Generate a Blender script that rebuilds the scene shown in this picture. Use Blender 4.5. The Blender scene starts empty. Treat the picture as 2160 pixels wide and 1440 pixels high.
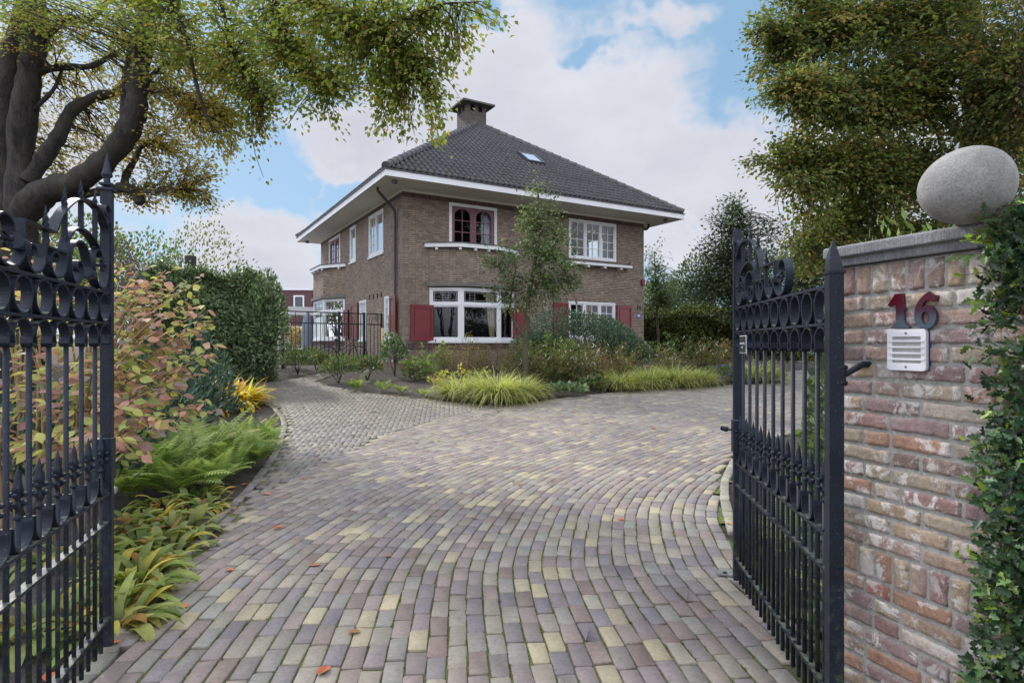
import bpy, math, random
import numpy as np
from mathutils import Vector, Matrix
rng = np.random.default_rng(7)
random.seed(7)
scene = bpy.context.scene
COL = scene.collection
PI = math.pi

# ------------------------------------------------------------------ camera geometry used to survey the place
FPX, CXP, HYP, CAMH = 1260.0, 1080.0, 726.0, 1.5
def terrain(x, y):
    """height of the ground: level by the gate, rising gently towards the house"""
    t = (y - 8.6) / 11.4
    if t <= 0: h = 0.0
    elif t >= 1: h = 0.75
    else:
        h = 0.75 * t
        if t < 0.1: h = 0.75 * t * t / 0.1 * 0.5 + 0.75 * t * 0.5
    return h
def P(px, py, Y):
    """survey point: photo pixel at a known distance"""
    return Vector(((px - CXP) / FPX * Y, Y, CAMH + (HYP - py) / FPX * Y))
def gp(px, py):
    """survey point on the ground"""
    a = (py - HYP) / FPX
    lo, hi = 0.3, 200.0
    for _ in range(60):
        m = 0.5 * (lo + hi)
        if CAMH - a * m > terrain(0, m): lo = m
        else: hi = m
    return Vector(((px - CXP) / FPX * lo, lo, terrain(0, lo)))

# ------------------------------------------------------------------ colours and materials
def lin(r, g, b):
    def f(c):
        c = c / 255.0
        return c / 12.92 if c <= 0.04045 else ((c + 0.055) / 1.055) ** 2.4
    return (f(r), f(g), f(b))
class NT:
    def __init__(s, name):
        s.m = bpy.data.materials.new(name); s.m.use_nodes = True
        s.t = s.m.node_tree; s.n = s.t.nodes; s.l = s.t.links
        s.b = s.n['Principled BSDF']; s.out = s.n['Material Output']
    def add(s, typ, **kw):
        n = s.n.new(typ)
        for k, v in kw.items():
            if k in n.inputs: n.inputs[k].default_value = v
            else: setattr(n, k, v)
        return n
    def link(s, a, b): s.l.new(a, b)
    def coord(s, out='Object'): return s.add('ShaderNodeTexCoord').outputs[out]
    def noise(s, scale, detail=4, rough=0.55, vec=None, dist=0.0):
        n = s.add('ShaderNodeTexNoise')
        n.inputs['Scale'].default_value = scale; n.inputs['Detail'].default_value = detail
        n.inputs['Roughness'].default_value = rough; n.inputs['Distortion'].default_value = dist
        s.link(vec if vec is not None else s.coord(), n.inputs['Vector'])
        return n.outputs['Fac']
    def ramp(s, fac, stops):
        r = s.add('ShaderNodeValToRGB'); e = r.color_ramp.elements
        while len(e) < len(stops): e.new(0.5)
        for i, (p, c) in enumerate(stops):
            e[i].position = p
            e[i].color = (c, c, c, 1) if isinstance(c, (int, float)) else (*c[:3], 1)
        s.link(fac, r.inputs['Fac']); return r.outputs['Color']
    def mix(s, fac, a, b, mode='MIX'):
        m = s.add('ShaderNodeMix'); m.data_type = 'RGBA'; m.blend_type = mode
        for v, i in ((fac, 0), (a, 6), (b, 7)):
            if hasattr(v, 'is_output') or isinstance(v, bpy.types.NodeSocket): s.link(v, m.inputs[i])
            elif isinstance(v, (int, float)): m.inputs[i].default_value = v if i == 0 else (v, v, v, 1)
            else: m.inputs[i].default_value = (*v[:3], 1)
        return m.outputs[2]
    def math(s, op, a, b=0.0):
        m = s.add('ShaderNodeMath'); m.operation = op
        for v, i in ((a, 0), (b, 1)):
            if isinstance(v, (int, float)): m.inputs[i].default_value = v
            else: s.link(v, m.inputs[i])
        return m.outputs[0]
    def bump(s, h, strength=0.3, dist=0.01):
        b = s.add('ShaderNodeBump'); b.inputs['Strength'].default_value = strength
        b.inputs['Distance'].default_value = dist
        s.link(h, b.inputs['Height']); s.link(b.outputs[0], s.b.inputs['Normal'])
    def color(s, v):
        if isinstance(v, bpy.types.NodeSocket): s.link(v, s.b.inputs['Base Color'])
        else: s.b.inputs['Base Color'].default_value = (*v[:3], 1)
    def rough(s, v):
        if isinstance(v, bpy.types.NodeSocket): s.link(v, s.b.inputs['Roughness'])
        else: s.b.inputs['Roughness'].default_value = v
def simple(name, col, rough=0.6, metal=0.0, var=0.15, scale=6.0, bump=0.0, bscale=40.0, spec=0.5):
    t = NT(name)
    n = t.noise(scale, 5, 0.6)
    dark = tuple(c * (1 - var) for c in col); light = tuple(min(1, c * (1 + var)) for c in col)
    t.color(t.ramp(n, [(0.3, dark), (0.7, light)]))
    t.rough(rough); t.b.inputs['Metallic'].default_value = metal
    t.b.inputs['Specular IOR Level'].default_value = spec
    if bump > 0: t.bump(t.noise(bscale, 4), bump, 0.01)
    return t.m
M = {}
M['white_paint'] = simple('white_paint', lin(226, 228, 230), 0.45, var=0.05, scale=3)
M['eave_white'] = simple('eave_white', lin(222, 224, 228), 0.5, var=0.06, scale=2)
def mk_soffit():
    t = NT('soffit_boards'); uv = t.coord('Object')
    sep = t.add('ShaderNodeSeparateXYZ'); t.link(uv, sep.inputs[0])
    s = t.math('PINGPONG', t.math('ADD', sep.outputs[1], 0.0), 0.05)
    line = t.math('LESS_THAN', s, 0.004)
    base = t.ramp(t.noise(2.0), [(0.3, lin(226, 224, 216)), (0.7, lin(236, 234, 226))])
    t.color(t.mix(line, base, lin(170, 170, 164))); t.rough(0.6)
    return t.m
M['soffit'] = mk_soffit()
M['red_paint'] = simple('red_paint', lin(112, 24, 30), 0.3, var=0.12, scale=3)
M['maroon_paint'] = simple('maroon_paint', lin(120, 78, 92), 0.4, var=0.1, scale=3)
M['brownred_paint'] = simple('brownred_paint', lin(118, 52, 34), 0.35, var=0.12, scale=3)
M['dark_gutter'] = simple('dark_gutter', lin(66, 68, 74), 0.5)
M['lead'] = simple('lead', lin(150, 152, 158), 0.6, var=0.2)
M['concrete'] = simple('concrete', lin(112, 110, 104), 0.85, var=0.25, scale=4, bump=0.3)
M['concrete_dark'] = simple('concrete_dark', lin(84, 82, 80), 0.85, var=0.3, scale=4, bump=0.3)
M['dark_room'] = simple('dark_room', (0.012, 0.012, 0.013), 0.9)
M['curtain_cream'] = simple('curtain_cream', lin(196, 178, 140), 0.8, var=0.2, scale=12)
M['curtain_white'] = simple('curtain_white', lin(205, 210, 222), 0.8, var=0.1, scale=12)
M['curtain_green'] = simple('curtain_green', lin(120, 135, 125), 0.8, var=0.2, scale=12)
M['black_iron'] = simple('black_iron', lin(26, 28, 34), 0.4, var=0.2)
M['zinc'] = simple('zinc', lin(120, 124, 130), 0.45, metal=0.3)
M['wood_stake'] = simple('wood_stake', lin(190, 160, 110), 0.8, var=0.2)
M['blue_enamel'] = simple('blue_enamel', lin(70, 90, 180), 0.3)
M['white_plastic'] = simple('white_plastic', lin(222, 223, 228), 0.4, var=0.03)
M['blue_plastic'] = simple('blue_plastic', lin(50, 60, 130), 0.4, var=0.05)
M['lamp_glass'] = simple('lamp_glass', lin(190, 190, 188), 0.25, var=0.15, scale=60)
M['galvanised'] = simple('galvanised', lin(150, 148, 142), 0.4, metal=0.4, var=0.3, scale=30)
M['pod_white'] = simple('pod_white', lin(205, 200, 190), 0.6)
M['tank_grey'] = simple('tank_grey', lin(120, 132, 150), 0.6, var=0.1)
M['black_rubber'] = simple('black_rubber', lin(22, 22, 24), 0.7)
def mk_glass():
    t = NT('window_glass')
    gl = t.add('ShaderNodeBsdfGlossy'); gl.inputs['Roughness'].default_value = 0.01
    gl.inputs['Color'].default_value = (0.92, 0.95, 1.0, 1)
    tr = t.add('ShaderNodeBsdfTransparent'); tr.inputs['Color'].default_value = (0.86, 0.9, 0.9, 1)
    lw = t.add('ShaderNodeFresnel'); lw.inputs['IOR'].default_value = 1.5
    f = t.math('ADD', t.math('MULTIPLY', lw.outputs[0], 0.75), 0.01)
    bn = t.add('ShaderNodeBump'); bn.inputs['Strength'].default_value = 0.04; bn.inputs['Distance'].default_value = 0.02
    t.link(t.noise(2.2, 1), bn.inputs['Height']); t.link(bn.outputs[0], gl.inputs['Normal'])
    mx = t.add('ShaderNodeMixShader'); t.link(f, mx.inputs[0])
    t.link(tr.outputs[0], mx.inputs[1]); t.link(gl.outputs[0], mx.inputs[2])
    t.link(mx.outputs[0], t.out.inputs['Surface']); return t.m
M['glass'] = mk_glass()
def mk_gate():
    t = NT('gate_paint')
    n = t.noise(5.0, 4); sp = t.noise(170.0, 2, 0.5)
    base = t.ramp(n, [(0.3, lin(17, 25, 37)), (0.7, lin(29, 39, 54))])
    geo = t.add('ShaderNodeNewGeometry'); sep = t.add('ShaderNodeSeparateXYZ'); t.link(geo.outputs['Normal'], sep.inputs[0])
    pos = t.add('ShaderNodeSeparateXYZ'); t.link(geo.outputs['Position'], pos.inputs[0])
    top = t.math('MULTIPLY', t.math('GREATER_THAN', sep.outputs[2], 0.8), t.math('LESS_THAN', pos.outputs[2], 1.75))
    algae = t.ramp(t.noise(22.0, 4), [(0.42, 0.0), (0.6, 0.85)])
    base = t.mix(t.math('MULTIPLY', top, algae), base, lin(112, 118, 104))
    low = t.math('SUBTRACT', 1.0, t.math('MULTIPLY', pos.outputs[2], 1.25))
    low = t.math('MAXIMUM', t.math('MINIMUM', low, 1.0), 0.0)
    green = t.math('MULTIPLY', low, t.ramp(t.noise(30.0, 5), [(0.52, 0.0), (0.64, 0.8)]))
    base = t.mix(green, base, lin(74, 86, 52))
    spk = t.ramp(sp, [(0.66, 0.0), (0.72, 1.0)])
    base = t.mix(t.math('MULTIPLY', spk, 0.5), base, lin(120, 124, 130))
    t.color(base); t.rough(t.ramp(n, [(0.3, 0.46), (0.7, 0.6)]))
    t.b.inputs['Specular IOR Level'].default_value = 0.36
    t.bump(t.noise(45.0, 4), 0.08, 0.004)
    return t.m
M['gate'] = mk_gate()
def mk_house_brick(name='house_brick', tint=1.0, grey=0.0):
    t = NT(name); uv = t.coord('UV')
    br = t.add('ShaderNodeTexBrick'); br.offset = 0.5; br.squash = 0.55; br.squash_frequency = 2
    t.link(uv, br.inputs['Vector'])
    a, b, c = lin(171, 153, 136), lin(124, 110, 98), lin(106, 96, 91)
    br.inputs['Color1'].default_value = (*[q * tint for q in a], 1); br.inputs['Color2'].default_value = (*[q * tint for q in b], 1)
    br.inputs['Mortar'].default_value = (*[q * tint for q in c], 1)
    for k, v in (('Scale', 1.0), ('Mortar Size', 0.007), ('Mortar Smooth', 0.2), ('Bias', 0.0), ('Brick Width', 0.215), ('Row Height', 0.0625)):
        br.inputs[k].default_value = v
    sv = t.add('ShaderNodeSeparateXYZ'); t.link(uv, sv.inputs[0]); pg = t.math('PINGPONG', sv.outputs[1], 0.03125); hl = t.ramp(pg, [(0.0055, 1.0), (0.009, 0.0)])
    n1 = t.noise(0.9, 5, 0.6, uv); n2 = t.noise(9.0, 3, 0.6, uv)
    col = t.mix(1.0, br.outputs['Color'], t.ramp(n1, [(0.3, (0.78, 0.77, 0.78)), (0.7, (1.12, 1.1, 1.06))]), 'MULTIPLY')
    col = t.mix(0.25, col, t.ramp(n2, [(0.35, tuple(q * tint for q in lin(100, 88, 84))), (0.65, tuple(q * tint for q in lin(160, 142, 126)))]))
    col = t.mix(t.math('MULTIPLY', hl, 0.85), col, tuple(q * tint for q in lin(58, 53, 51)))
    sp = t.add('ShaderNodeSeparateXYZ'); t.link(uv, sp.inputs[0])
    lowf = t.math('SUBTRACT', 1.0, t.math('MULTIPLY', sp.outputs[1], 1.25)); lowf = t.math('MULTIPLY', t.math('MAXIMUM', lowf, 0.0), 0.5)
    col = t.mix(lowf, col, lin(84, 66, 72))
    if grey: col = t.mix(grey, col, lin(66, 65, 66))
    t.color(col); t.rough(0.85)
    t.bump(t.math('SUBTRACT', 1.0, br.outputs['Fac']), 0.5, 0.008)
    return t.m
M['house_brick'] = mk_house_brick(); M['chimney_brick'] = mk_house_brick('chimney_brick', 0.5, 0.5)
def mk_soldier():
    t = NT('soldier_brick'); uv = t.coord('UV')
    mp = t.add('ShaderNodeMapping'); mp.inputs['Rotation'].default_value = (0, 0, PI / 2); t.link(uv, mp.inputs['Vector'])
    br = t.add('ShaderNodeTexBrick'); br.offset = 0.0; t.link(mp.outputs[0], br.inputs['Vector'])
    br.inputs['Color1'].default_value = (*lin(112, 86, 82), 1); br.inputs['Color2'].default_value = (*lin(82, 64, 62), 1)
    br.inputs['Mortar'].default_value = (*lin(60, 54, 52), 1)
    for k, v in (('Scale', 1.0), ('Mortar Size', 0.008), ('Brick Width', 0.21), ('Row Height', 0.0625)): br.inputs[k].default_value = v
    t.color(br.outputs['Color']); t.rough(0.85); return t.m
M['soldier'] = mk_soldier()
def mk_tile():
    t = NT('roof_tile')
    n = t.noise(1.2, 4); f = t.noise(14.0, 5, 0.7)
    col = t.ramp(f, [(0.25, lin(44, 45, 48)), (0.5, lin(70, 71, 74)), (0.75, lin(104, 104, 106))])
    mo = t.ramp(t.noise(2.6, 6, 0.7), [(0.54, 0.0), (0.68, 0.65)])
    sp = t.add('ShaderNodeSeparateXYZ'); t.link(t.coord(), sp.inputs[0])
    lowm = t.math('MAXIMUM', t.math('SUBTRACT', 1.0, t.math('MULTIPLY', t.math('SUBTRACT', sp.outputs[2], 5.9), 0.45)), 0.15)
    col = t.mix(t.math('MULTIPLY', mo, lowm), col, lin(86, 88, 56))
    col = t.mix(1.0, col, t.ramp(n, [(0.3, 0.85), (0.7, 1.15)]), 'MULTIPLY')
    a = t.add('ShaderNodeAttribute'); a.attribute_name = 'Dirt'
    col = t.mix(1.0, col, t.ramp(a.outputs['Fac'], [(0.0, 0.28), (0.5, 0.9), (1.0, 1.5)]), 'MULTIPLY')  # painted shading: valleys and overlaps darkened, crests lightened
    t.color(col); t.rough(0.75); t.bump(f, 0.3, 0.01); return t.m
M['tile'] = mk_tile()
M['tile_ridge'] = simple('ridge_tile', lin(84, 84, 84), 0.8, var=0.4, scale=3, bump=0.3)
def mk_attr(name, rough=0.8, scale=60.0, spots=None, bump=0.25, bs=120.0, vlo=0.8, vhi=1.15, dist=0.004):
    t = NT(name); a = t.add('ShaderNodeAttribute'); a.attribute_name = 'Col'
    n = t.noise(scale, 5, 0.65)
    col = t.mix(1.0, a.outputs['Color'], t.ramp(n, [(0.3, vlo), (0.7, vhi)]), 'MULTIPLY')
    if spots: col = spots(t, col)
    t.color(col); t.rough(rough)
    if bump: t.bump(t.noise(bs, 5, 0.65), bump, dist)
    return t.m
def paver_spots(t, col):
    d = t.ramp(t.noise(5.0, 5, 0.6), [(0.45, 0.0), (0.72, 0.38)])
    col = t.mix(d, col, lin(140, 134, 120))
    big = t.ramp(t.noise(0.8, 5, 0.6), [(0.35, 0.82), (0.65, 1.08)]); col = t.mix(1.0, col, big, 'MULTIPLY')
    e = t.ramp(t.noise(22.0, 6, 0.75), [(0.30, 0.45), (0.44, 0.0)]); col = t.mix(e, col, lin(84, 76, 74))
    w = t.ramp(t.noise(36.0, 4, 0.7), [(0.62, 0.0), (0.72, 0.4)])
    col = t.mix(w, col, lin(176, 172, 166))
    k = t.ramp(t.noise(210.0, 2), [(0.27, 0.5), (0.33, 0.0)])
    return t.mix(k, col, lin(54, 50, 50))
M['paver'] = mk_attr('paver', 0.62, 40.0, paver_spots, 0.35, 90.0)
def wall_spots(t, col):
    d = t.ramp(t.noise(16.0, 5, 0.65), [(0.3, 0.6), (0.46, 0.0)])
    col = t.mix(d, col, lin(92, 76, 66))
    o = t.ramp(t.noise(11.0, 3, 0.6, None, 0.4), [(0.55, 0.0), (0.75, 0.5)])
    col = t.mix(o, col, lin(170, 152, 128))
    w = t.ramp(t.noise(12.5, 8, 0.75, None, 0.6), [(0.515, 0.0), (0.58, 0.9)])
    a2 = t.add('ShaderNodeAttribute'); a2.attribute_name = 'Lime'
    w = t.math('MULTIPLY', w, a2.outputs['Fac'])
    col = t.mix(w, col, lin(206, 200, 196))
    k = t.ramp(t.noise(90.0, 3), [(0.27, 0.55), (0.34, 0.0)])
    return t.mix(k, col, lin(60, 52, 50))
M['pillar_brick'] = mk_attr('pillar_brick', 0.9, 70.0, wall_spots, 0.7, 110.0, 0.72, 1.2, 0.006)
def mk_mortar():
    t = NT('mortar'); f = t.noise(60.0, 6, 0.7)
    col = t.ramp(f, [(0.25, lin(136, 135, 132)), (0.6, lin(176, 174, 169)), (0.8, lin(204, 200, 194))])
    g = t.ramp(t.noise(5.0, 4), [(0.5, 0.0), (0.75, 0.35)])
    t.color(t.mix(g, col, lin(120, 122, 96))); t.rough(0.95); t.bump(f, 0.8, 0.008); return t.m
M['mortar'] = mk_mortar()
def mk_stone(name, a, b, streak=True):
    t = NT(name); n = t.noise(6.0, 6, 0.7); f = t.noise(140.0, 3, 0.6)
    mp = t.add('ShaderNodeMapping'); mp.inputs['Scale'].default_value = (220, 220, 2); t.link(t.coord(), mp.inputs['Vector'])
    s = t.noise(1.0, 3, 0.6, mp.outputs[0])
    col = t.ramp(n, [(0.3, a), (0.7, b)])
    col = t.mix(1.0, col, t.ramp(f, [(0.35, 0.78), (0.65, 1.18)]), 'MULTIPLY')
    if streak: col = t.mix(1.0, col, t.ramp(s, [(0.35, 0.8), (0.65, 1.15)]), 'MULTIPLY')
    k = t.ramp(t.noise(30.0, 5, 0.7), [(0.66, 0.0), (0.74, 0.5)])
    col = t.mix(k, col, lin(205, 205, 208))
    t.color(col); t.rough(0.85); t.bump(f, 0.45, 0.004); return t.m
M['coping'] = mk_stone('coping_stone', lin(104, 104, 108), lin(140, 140, 142))
M['egg'] = mk_stone('egg_stone', lin(116, 114, 110), lin(158, 157, 156), False)
def mk_bark(name, a, b, moss=0.0):
    t = NT(name); mp = t.add('ShaderNodeMapping'); mp.inputs['Scale'].default_value = (5, 5, 1.6); t.link(t.coord(), mp.inputs['Vector'])
    n = t.noise(1.6, 7, 0.7, mp.outputs[0], 0.4)
    col = t.ramp(n, [(0.3, a), (0.7, b)])
    if moss: col = t.mix(t.math('MULTIPLY', t.ramp(t.noise(1.7, 5), [(0.45, 0.0), (0.65, 1.0)]), moss), col, lin(84, 88, 58))
    n2 = t.noise(9.0, 6, 0.7, mp.outputs[0]); col = t.mix(1.0, col, t.ramp(n2, [(0.35, 0.65), (0.65, 1.2)]), 'MULTIPLY')
    t.color(col); t.rough(0.9); t.bump(t.math('ADD', n, n2), 1.0, 0.06); return t.m
M['beech_bark'] = mk_bark('beech_bark', lin(26, 24, 24), lin(86, 80, 76), 0.25)
M['young_bark'] = mk_bark('young_bark', lin(72, 68, 54), lin(118, 112, 90), 0.4)
M['twig'] = simple('twig', lin(74, 60, 46), 0.85, var=0.3)
M['stem_tan'] = simple('stem_tan', lin(150, 128, 92), 0.8, var=0.25)
def mk_leaf(name, rough=0.45, trans=0.3, spec=0.4, vein=0.15):
    t = NT(name); a = t.add('ShaderNodeAttribute'); a.attribute_name = 'Col'
    n = t.noise(25.0, 3); col = t.mix(1.0, a.outputs['Color'], t.ramp(n, [(0.3, 1 - vein), (0.7, 1 + vein)]), 'MULTIPLY')
    t.color(col); t.rough(rough); t.b.inputs['Specular IOR Level'].default_value = spec
    tr = t.add('ShaderNodeBsdfTranslucent')
    t.link(t.mix(1.0, col, (1.25, 1.3, 0.75), 'MULTIPLY'), tr.inputs['Color'])
    mx = t.add('ShaderNodeMixShader'); mx.inputs[0].default_value = trans
    t.link(t.b.outputs[0], mx.inputs[1]); t.link(tr.outputs[0], mx.inputs[2]); t.link(mx.outputs[0], t.out.inputs['Surface'])
    return t.m
M['leaf'] = mk_leaf('leaf')
M['leaf_thin'] = mk_leaf('leaf_thin', 0.55, 0.5, 0.3)
M['leaf_gloss'] = mk_leaf('leaf_gloss', 0.46, 0.14, 0.4, 0.25)
M['petal'] = mk_leaf('petal', 0.6, 0.4, 0.2)

# ------------------------------------------------------------------ object helpers
def tag(o, label=None, cat=None, group=None, kind=None):
    if label: o['label'] = label
    if cat: o['category'] = cat
    if group: o['group'] = group
    if kind: o['kind'] = kind
    return o
def empty(name, loc, label, cat, group=None, rz=0.0):
    o = bpy.data.objects.new(name, None); COL.objects.link(o)
    o.location = loc; o.rotation_euler = (0, 0, rz); o.empty_display_size = 0.2
    o['_mw'] = 0
    del o['_mw']
    return tag(o, label, cat, group)
def world_to_local(parent):
    """matrix that takes world coordinates into a thing's own frame"""
    m = Matrix.Identity(4)
    while parent is not None:
        lm = Matrix.Translation(parent.location) @ parent.rotation_euler.to_matrix().to_4x4()
        m = lm @ m
        parent = parent.parent
    return m.inverted()
def link_mesh(name, me, mat, parent=None, world=True):
    o = bpy.data.objects.new(name, me); COL.objects.link(o)
    if mat is not None: me.materials.append(mat)
    if parent is not None:
        o.parent = parent
        if world: me.transform(world_to_local(parent))
    return o
class MB:
    """collects polygons; build() links them as one mesh object"""
    def __init__(s): s.v = []; s.f = []; s.uv = []; s.hasuv = False; s.smooth = []; s.col = None
    def poly(s, pts, uvs=None, smooth=False):
        i = len(s.v); s.v += [tuple(p) for p in pts]; s.f.append(tuple(range(i, i + len(pts))))
        s.uv.append(uvs); s.smooth.append(smooth)
        if uvs: s.hasuv = True
    def grid(s, rows, closed=False, smooth=True, caps=False):
        base = len(s.v); n = len(rows[0])
        for r in rows: s.v += [tuple(p) for p in r]
        for i in range(len(rows) - 1):
            for j in range(n if closed else n - 1):
                k = (j + 1) % n
                s.f.append((base + i * n + j, base + i * n + k, base + (i + 1) * n + k, base + (i + 1) * n + j)); s.uv.append(None); s.smooth.append(smooth)
        if caps:
            s.f.append(tuple(base + j for j in range(n))[::-1]); s.uv.append(None); s.smooth.append(False)
            b2 = base + (len(rows) - 1) * n
            s.f.append(tuple(b2 + j for j in range(n))); s.uv.append(None); s.smooth.append(False)
    def box(s, x0, x1, y0, y1, z0, z1, fr=None, uv=False):
        c = [(x0, y0, z0), (x1, y0, z0), (x1, y1, z0), (x0, y1, z0), (x0, y0, z1), (x1, y0, z1), (x1, y1, z1), (x0, y1, z1)]
        if fr: c = [fr.pt(*p) for p in c]
        for q in ((0, 3, 2, 1), (4, 5, 6, 7), (0, 1, 5, 4), (1, 2, 6, 5), (2, 3, 7, 6), (3, 0, 4, 7)):
            s.poly([c[k] for k in q])
    def obox(s, c, ax, ay, az, hx, hy, hz):
        c = Vector(c); ax = Vector(ax).normalized() * hx; ay = Vector(ay).normalized() * hy; az = Vector(az).normalized() * hz
        p = [c + ax * i + ay * j + az * k for k in (-1, 1) for j, i in ((-1, -1), (-1, 1), (1, 1), (1, -1))]
        for q in ((0, 3, 2, 1), (4, 5, 6, 7), (0, 1, 5, 4), (1, 2, 6, 5), (2, 3, 7, 6), (3, 0, 4, 7)): s.poly([p[k] for k in q])
    def tube(s, path, rad, n=8, caps=True, smooth=True, ref=None):
        path = [Vector(p) for p in path]; m = len(path)
        if isinstance(rad, (int, float)): rad = [rad] * m
        rows = []; prev = None
        for i in range(m):
            t = (path[min(i + 1, m - 1)] - path[max(i - 1, 0)])
            t = t.normalized() if t.length > 1e-9 else Vector((0, 0, 1))
            if prev is None:
                a = Vector(ref) if ref else (Vector((0, 0, 1)) if abs(t.z) < 0.9 else Vector((1, 0, 0)))
                u = (a - t * a.dot(t)).normalized()
            else:
                u = (prev - t * prev.dot(t)); u = u.normalized() if u.length > 1e-6 else prev
            prev = u; w = t.cross(u)
            rows.append([path[i] + (u * math.cos(2 * PI * (k + .5) / n) + w * math.sin(2 * PI * (k + .5) / n)) * rad[i] for k in range(n)])
        s.grid(rows, True, smooth, caps)
    def strap(s, path, nrm, half, thick):
        """flat bar of width 2*half along nrm, bent along the path"""
        path = [Vector(p) for p in path]; nrm = Vector(nrm).normalized(); m = len(path); rows = []
        for i in range(m):
            t = (path[min(i + 1, m - 1)] - path[max(i - 1, 0)]).normalized(); b = nrm.cross(t).normalized()
            c = path[i]; h = half
            rows.append([c + nrm * h + b * thick / 2, c - nrm * h + b * thick / 2, c - nrm * h - b * thick / 2, c + nrm * h - b * thick / 2])
        s.grid(rows, True, False, True)
    def lathe(s, base, axis, prof, n=10):
        axis = Vector(axis).normalized(); a = Vector((1, 0, 0)) if abs(axis.x) < 0.9 else Vector((0, 1, 0))
        u = (a - axis * a.dot(axis)).normalized(); w = axis.cross(u); base = Vector(base)
        rows = [[base + axis * h + (u * math.cos(2 * PI * k / n) + w * math.sin(2 * PI * k / n)) * r for k in range(n)] for r, h in prof]
        s.grid(rows, True, True, True)
    def build(s, name, mat, parent=None, world=True, bevel=0.0):
        me = bpy.data.meshes.new(name); me.from_pydata(s.v, [], s.f)
        me.polygons.foreach_set('use_smooth', s.smooth)
        if s.hasuv:
            uvl = me.uv_layers.new(name='UVMap'); k = 0; d = uvl.data
            for f, uv in zip(s.f, s.uv):
                for j in range(len(f)):
                    if uv: d[k].uv = uv[j]
                    k += 1
        me.update()
        o = link_mesh(name, me, mat, parent, world)
        if bevel > 0:
            b = o.modifiers.new('Bevel', 'BEVEL'); b.width = bevel; b.segments = 2; b.limit_method = 'ANGLE'
        return o
def np_mesh(name, V, F, mat, parent=None, col=None, smooth=False, world=True, extra=None):
    """fast mesh from arrays; F is (m,k) of equal-sized faces or a list of such arrays"""
    Fs = F if isinstance(F, list) else [F]
    me = bpy.data.meshes.new(name)
    nl = sum(f.size for f in Fs); npol = sum(len(f) for f in Fs)
    me.vertices.add(len(V)); me.vertices.foreach_set('co', np.ascontiguousarray(V, dtype=np.float32).ravel())
    me.loops.add(nl); me.loops.foreach_set('vertex_index', np.concatenate([f.ravel() for f in Fs]).astype(np.int32))
    tot = np.concatenate([np.full(len(f), f.shape[1]) for f in Fs]).astype(np.int32)
    st = np.concatenate([[0], np.cumsum(tot)[:-1]]).astype(np.int32)
    me.polygons.add(npol); me.polygons.foreach_set('loop_start', st)
    try: me.polygons.foreach_set('loop_total', tot)
    except Exception: pass
    if smooth: me.polygons.foreach_set('use_smooth', np.ones(npol, dtype=bool))
    if col is not None:
        a = me.attributes.new('Col', 'FLOAT_COLOR', 'POINT')
        a.data.foreach_set('color', np.concatenate([col, np.ones((len(col), 1))], 1).astype(np.float32).ravel())
    if extra is not None:
        a = me.attributes.new(extra[0], 'FLOAT', 'POINT'); a.data.foreach_set('value', extra[1].astype(np.float32))
    me.update(calc_edges=True); me.validate()
    return link_mesh(name, me, mat, parent, world)
class Fr:
    """a facade's own frame: a along the wall, b outwards, z up"""
    def __init__(s, o, ex, eo): s.o = Vector(o); s.ex = Vector(ex).normalized(); s.eo = Vector(eo).normalized(); s.z = Vector((0, 0, 1))
    def pt(s, a, b, z): return s.o + s.ex * a + s.eo * b + s.z * z
def crom(pts, n=8):
    """smooth curve through points"""
    pts = [Vector(p) for p in pts]; out = []
    q = [pts[0] * 2 - pts[1]] + pts + [pts[-1] * 2 - pts[-2]]
    for i in range(1, len(q) - 2):
        for k in range(n):
            t = k / n; a, b, c, d = q[i - 1], q[i], q[i + 1], q[i + 2]
            out.append(0.5 * ((2 * b) + (c - a) * t + (2 * a - 5 * b + 4 * c - d) * t * t + (3 * b - a - 3 * c + d) * t ** 3))
    out.append(pts[-1]); return out
def text_mesh(body, size, extrude, loc, xdir, updir, mat, name, parent, align='CENTER'):
    cu = bpy.data.curves.new(name, 'FONT'); cu.body = body; cu.size = size; cu.extrude = extrude; cu.align_x = align; cu.align_y = 'CENTER'
    to = bpy.data.objects.new('t', cu); COL.objects.link(to)
    dg = bpy.context.evaluated_depsgraph_get(); me = bpy.data.meshes.new_from_object(to.evaluated_get(dg))
    bpy.data.objects.remove(to); x = Vector(xdir).normalized(); y = Vector(updir).normalized(); z = x.cross(y)
    m = Matrix((x, y, z)).transposed().to_4x4(); m.translation = Vector(loc); me.transform(m)
    me.materials.clear(); me.name = name
    return link_mesh(name, me, mat, parent)
# ------------------------------------------------------------------ camera, light, sky
cam = bpy.data.cameras.new('camera'); co = bpy.data.objects.new('camera', cam); COL.objects.link(co)
co.location = (0, 0, CAMH); co.rotation_euler = (PI / 2, 0, 0)
cam.lens = 36.0 * FPX / 2160.0; cam.sensor_width = 36; cam.shift_y = 6 / 2160.0; cam.clip_end = 3000; cam.clip_start = 0.05
scene.camera = co
SUN_EL, SUN_AZ = math.radians(36), math.radians(-42)      # azimuth from straight ahead, left is negative
sl = bpy.data.lights.new('sun', 'SUN'); so = bpy.data.objects.new('sun', sl); COL.objects.link(so)
sl.energy = 3.4; sl.angle = math.radians(8); sl.color = (1.0, 0.95, 0.88)
sd = Vector((math.sin(SUN_AZ) * math.cos(SUN_EL), math.cos(SUN_AZ) * math.cos(SUN_EL), math.sin(SUN_EL)))
so.rotation_euler = sd.to_track_quat('Z', 'Y').to_euler(); so.location = (-10, 10, 20)
w = bpy.data.worlds.new('World'); scene.world = w; w.use_nodes = True
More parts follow.
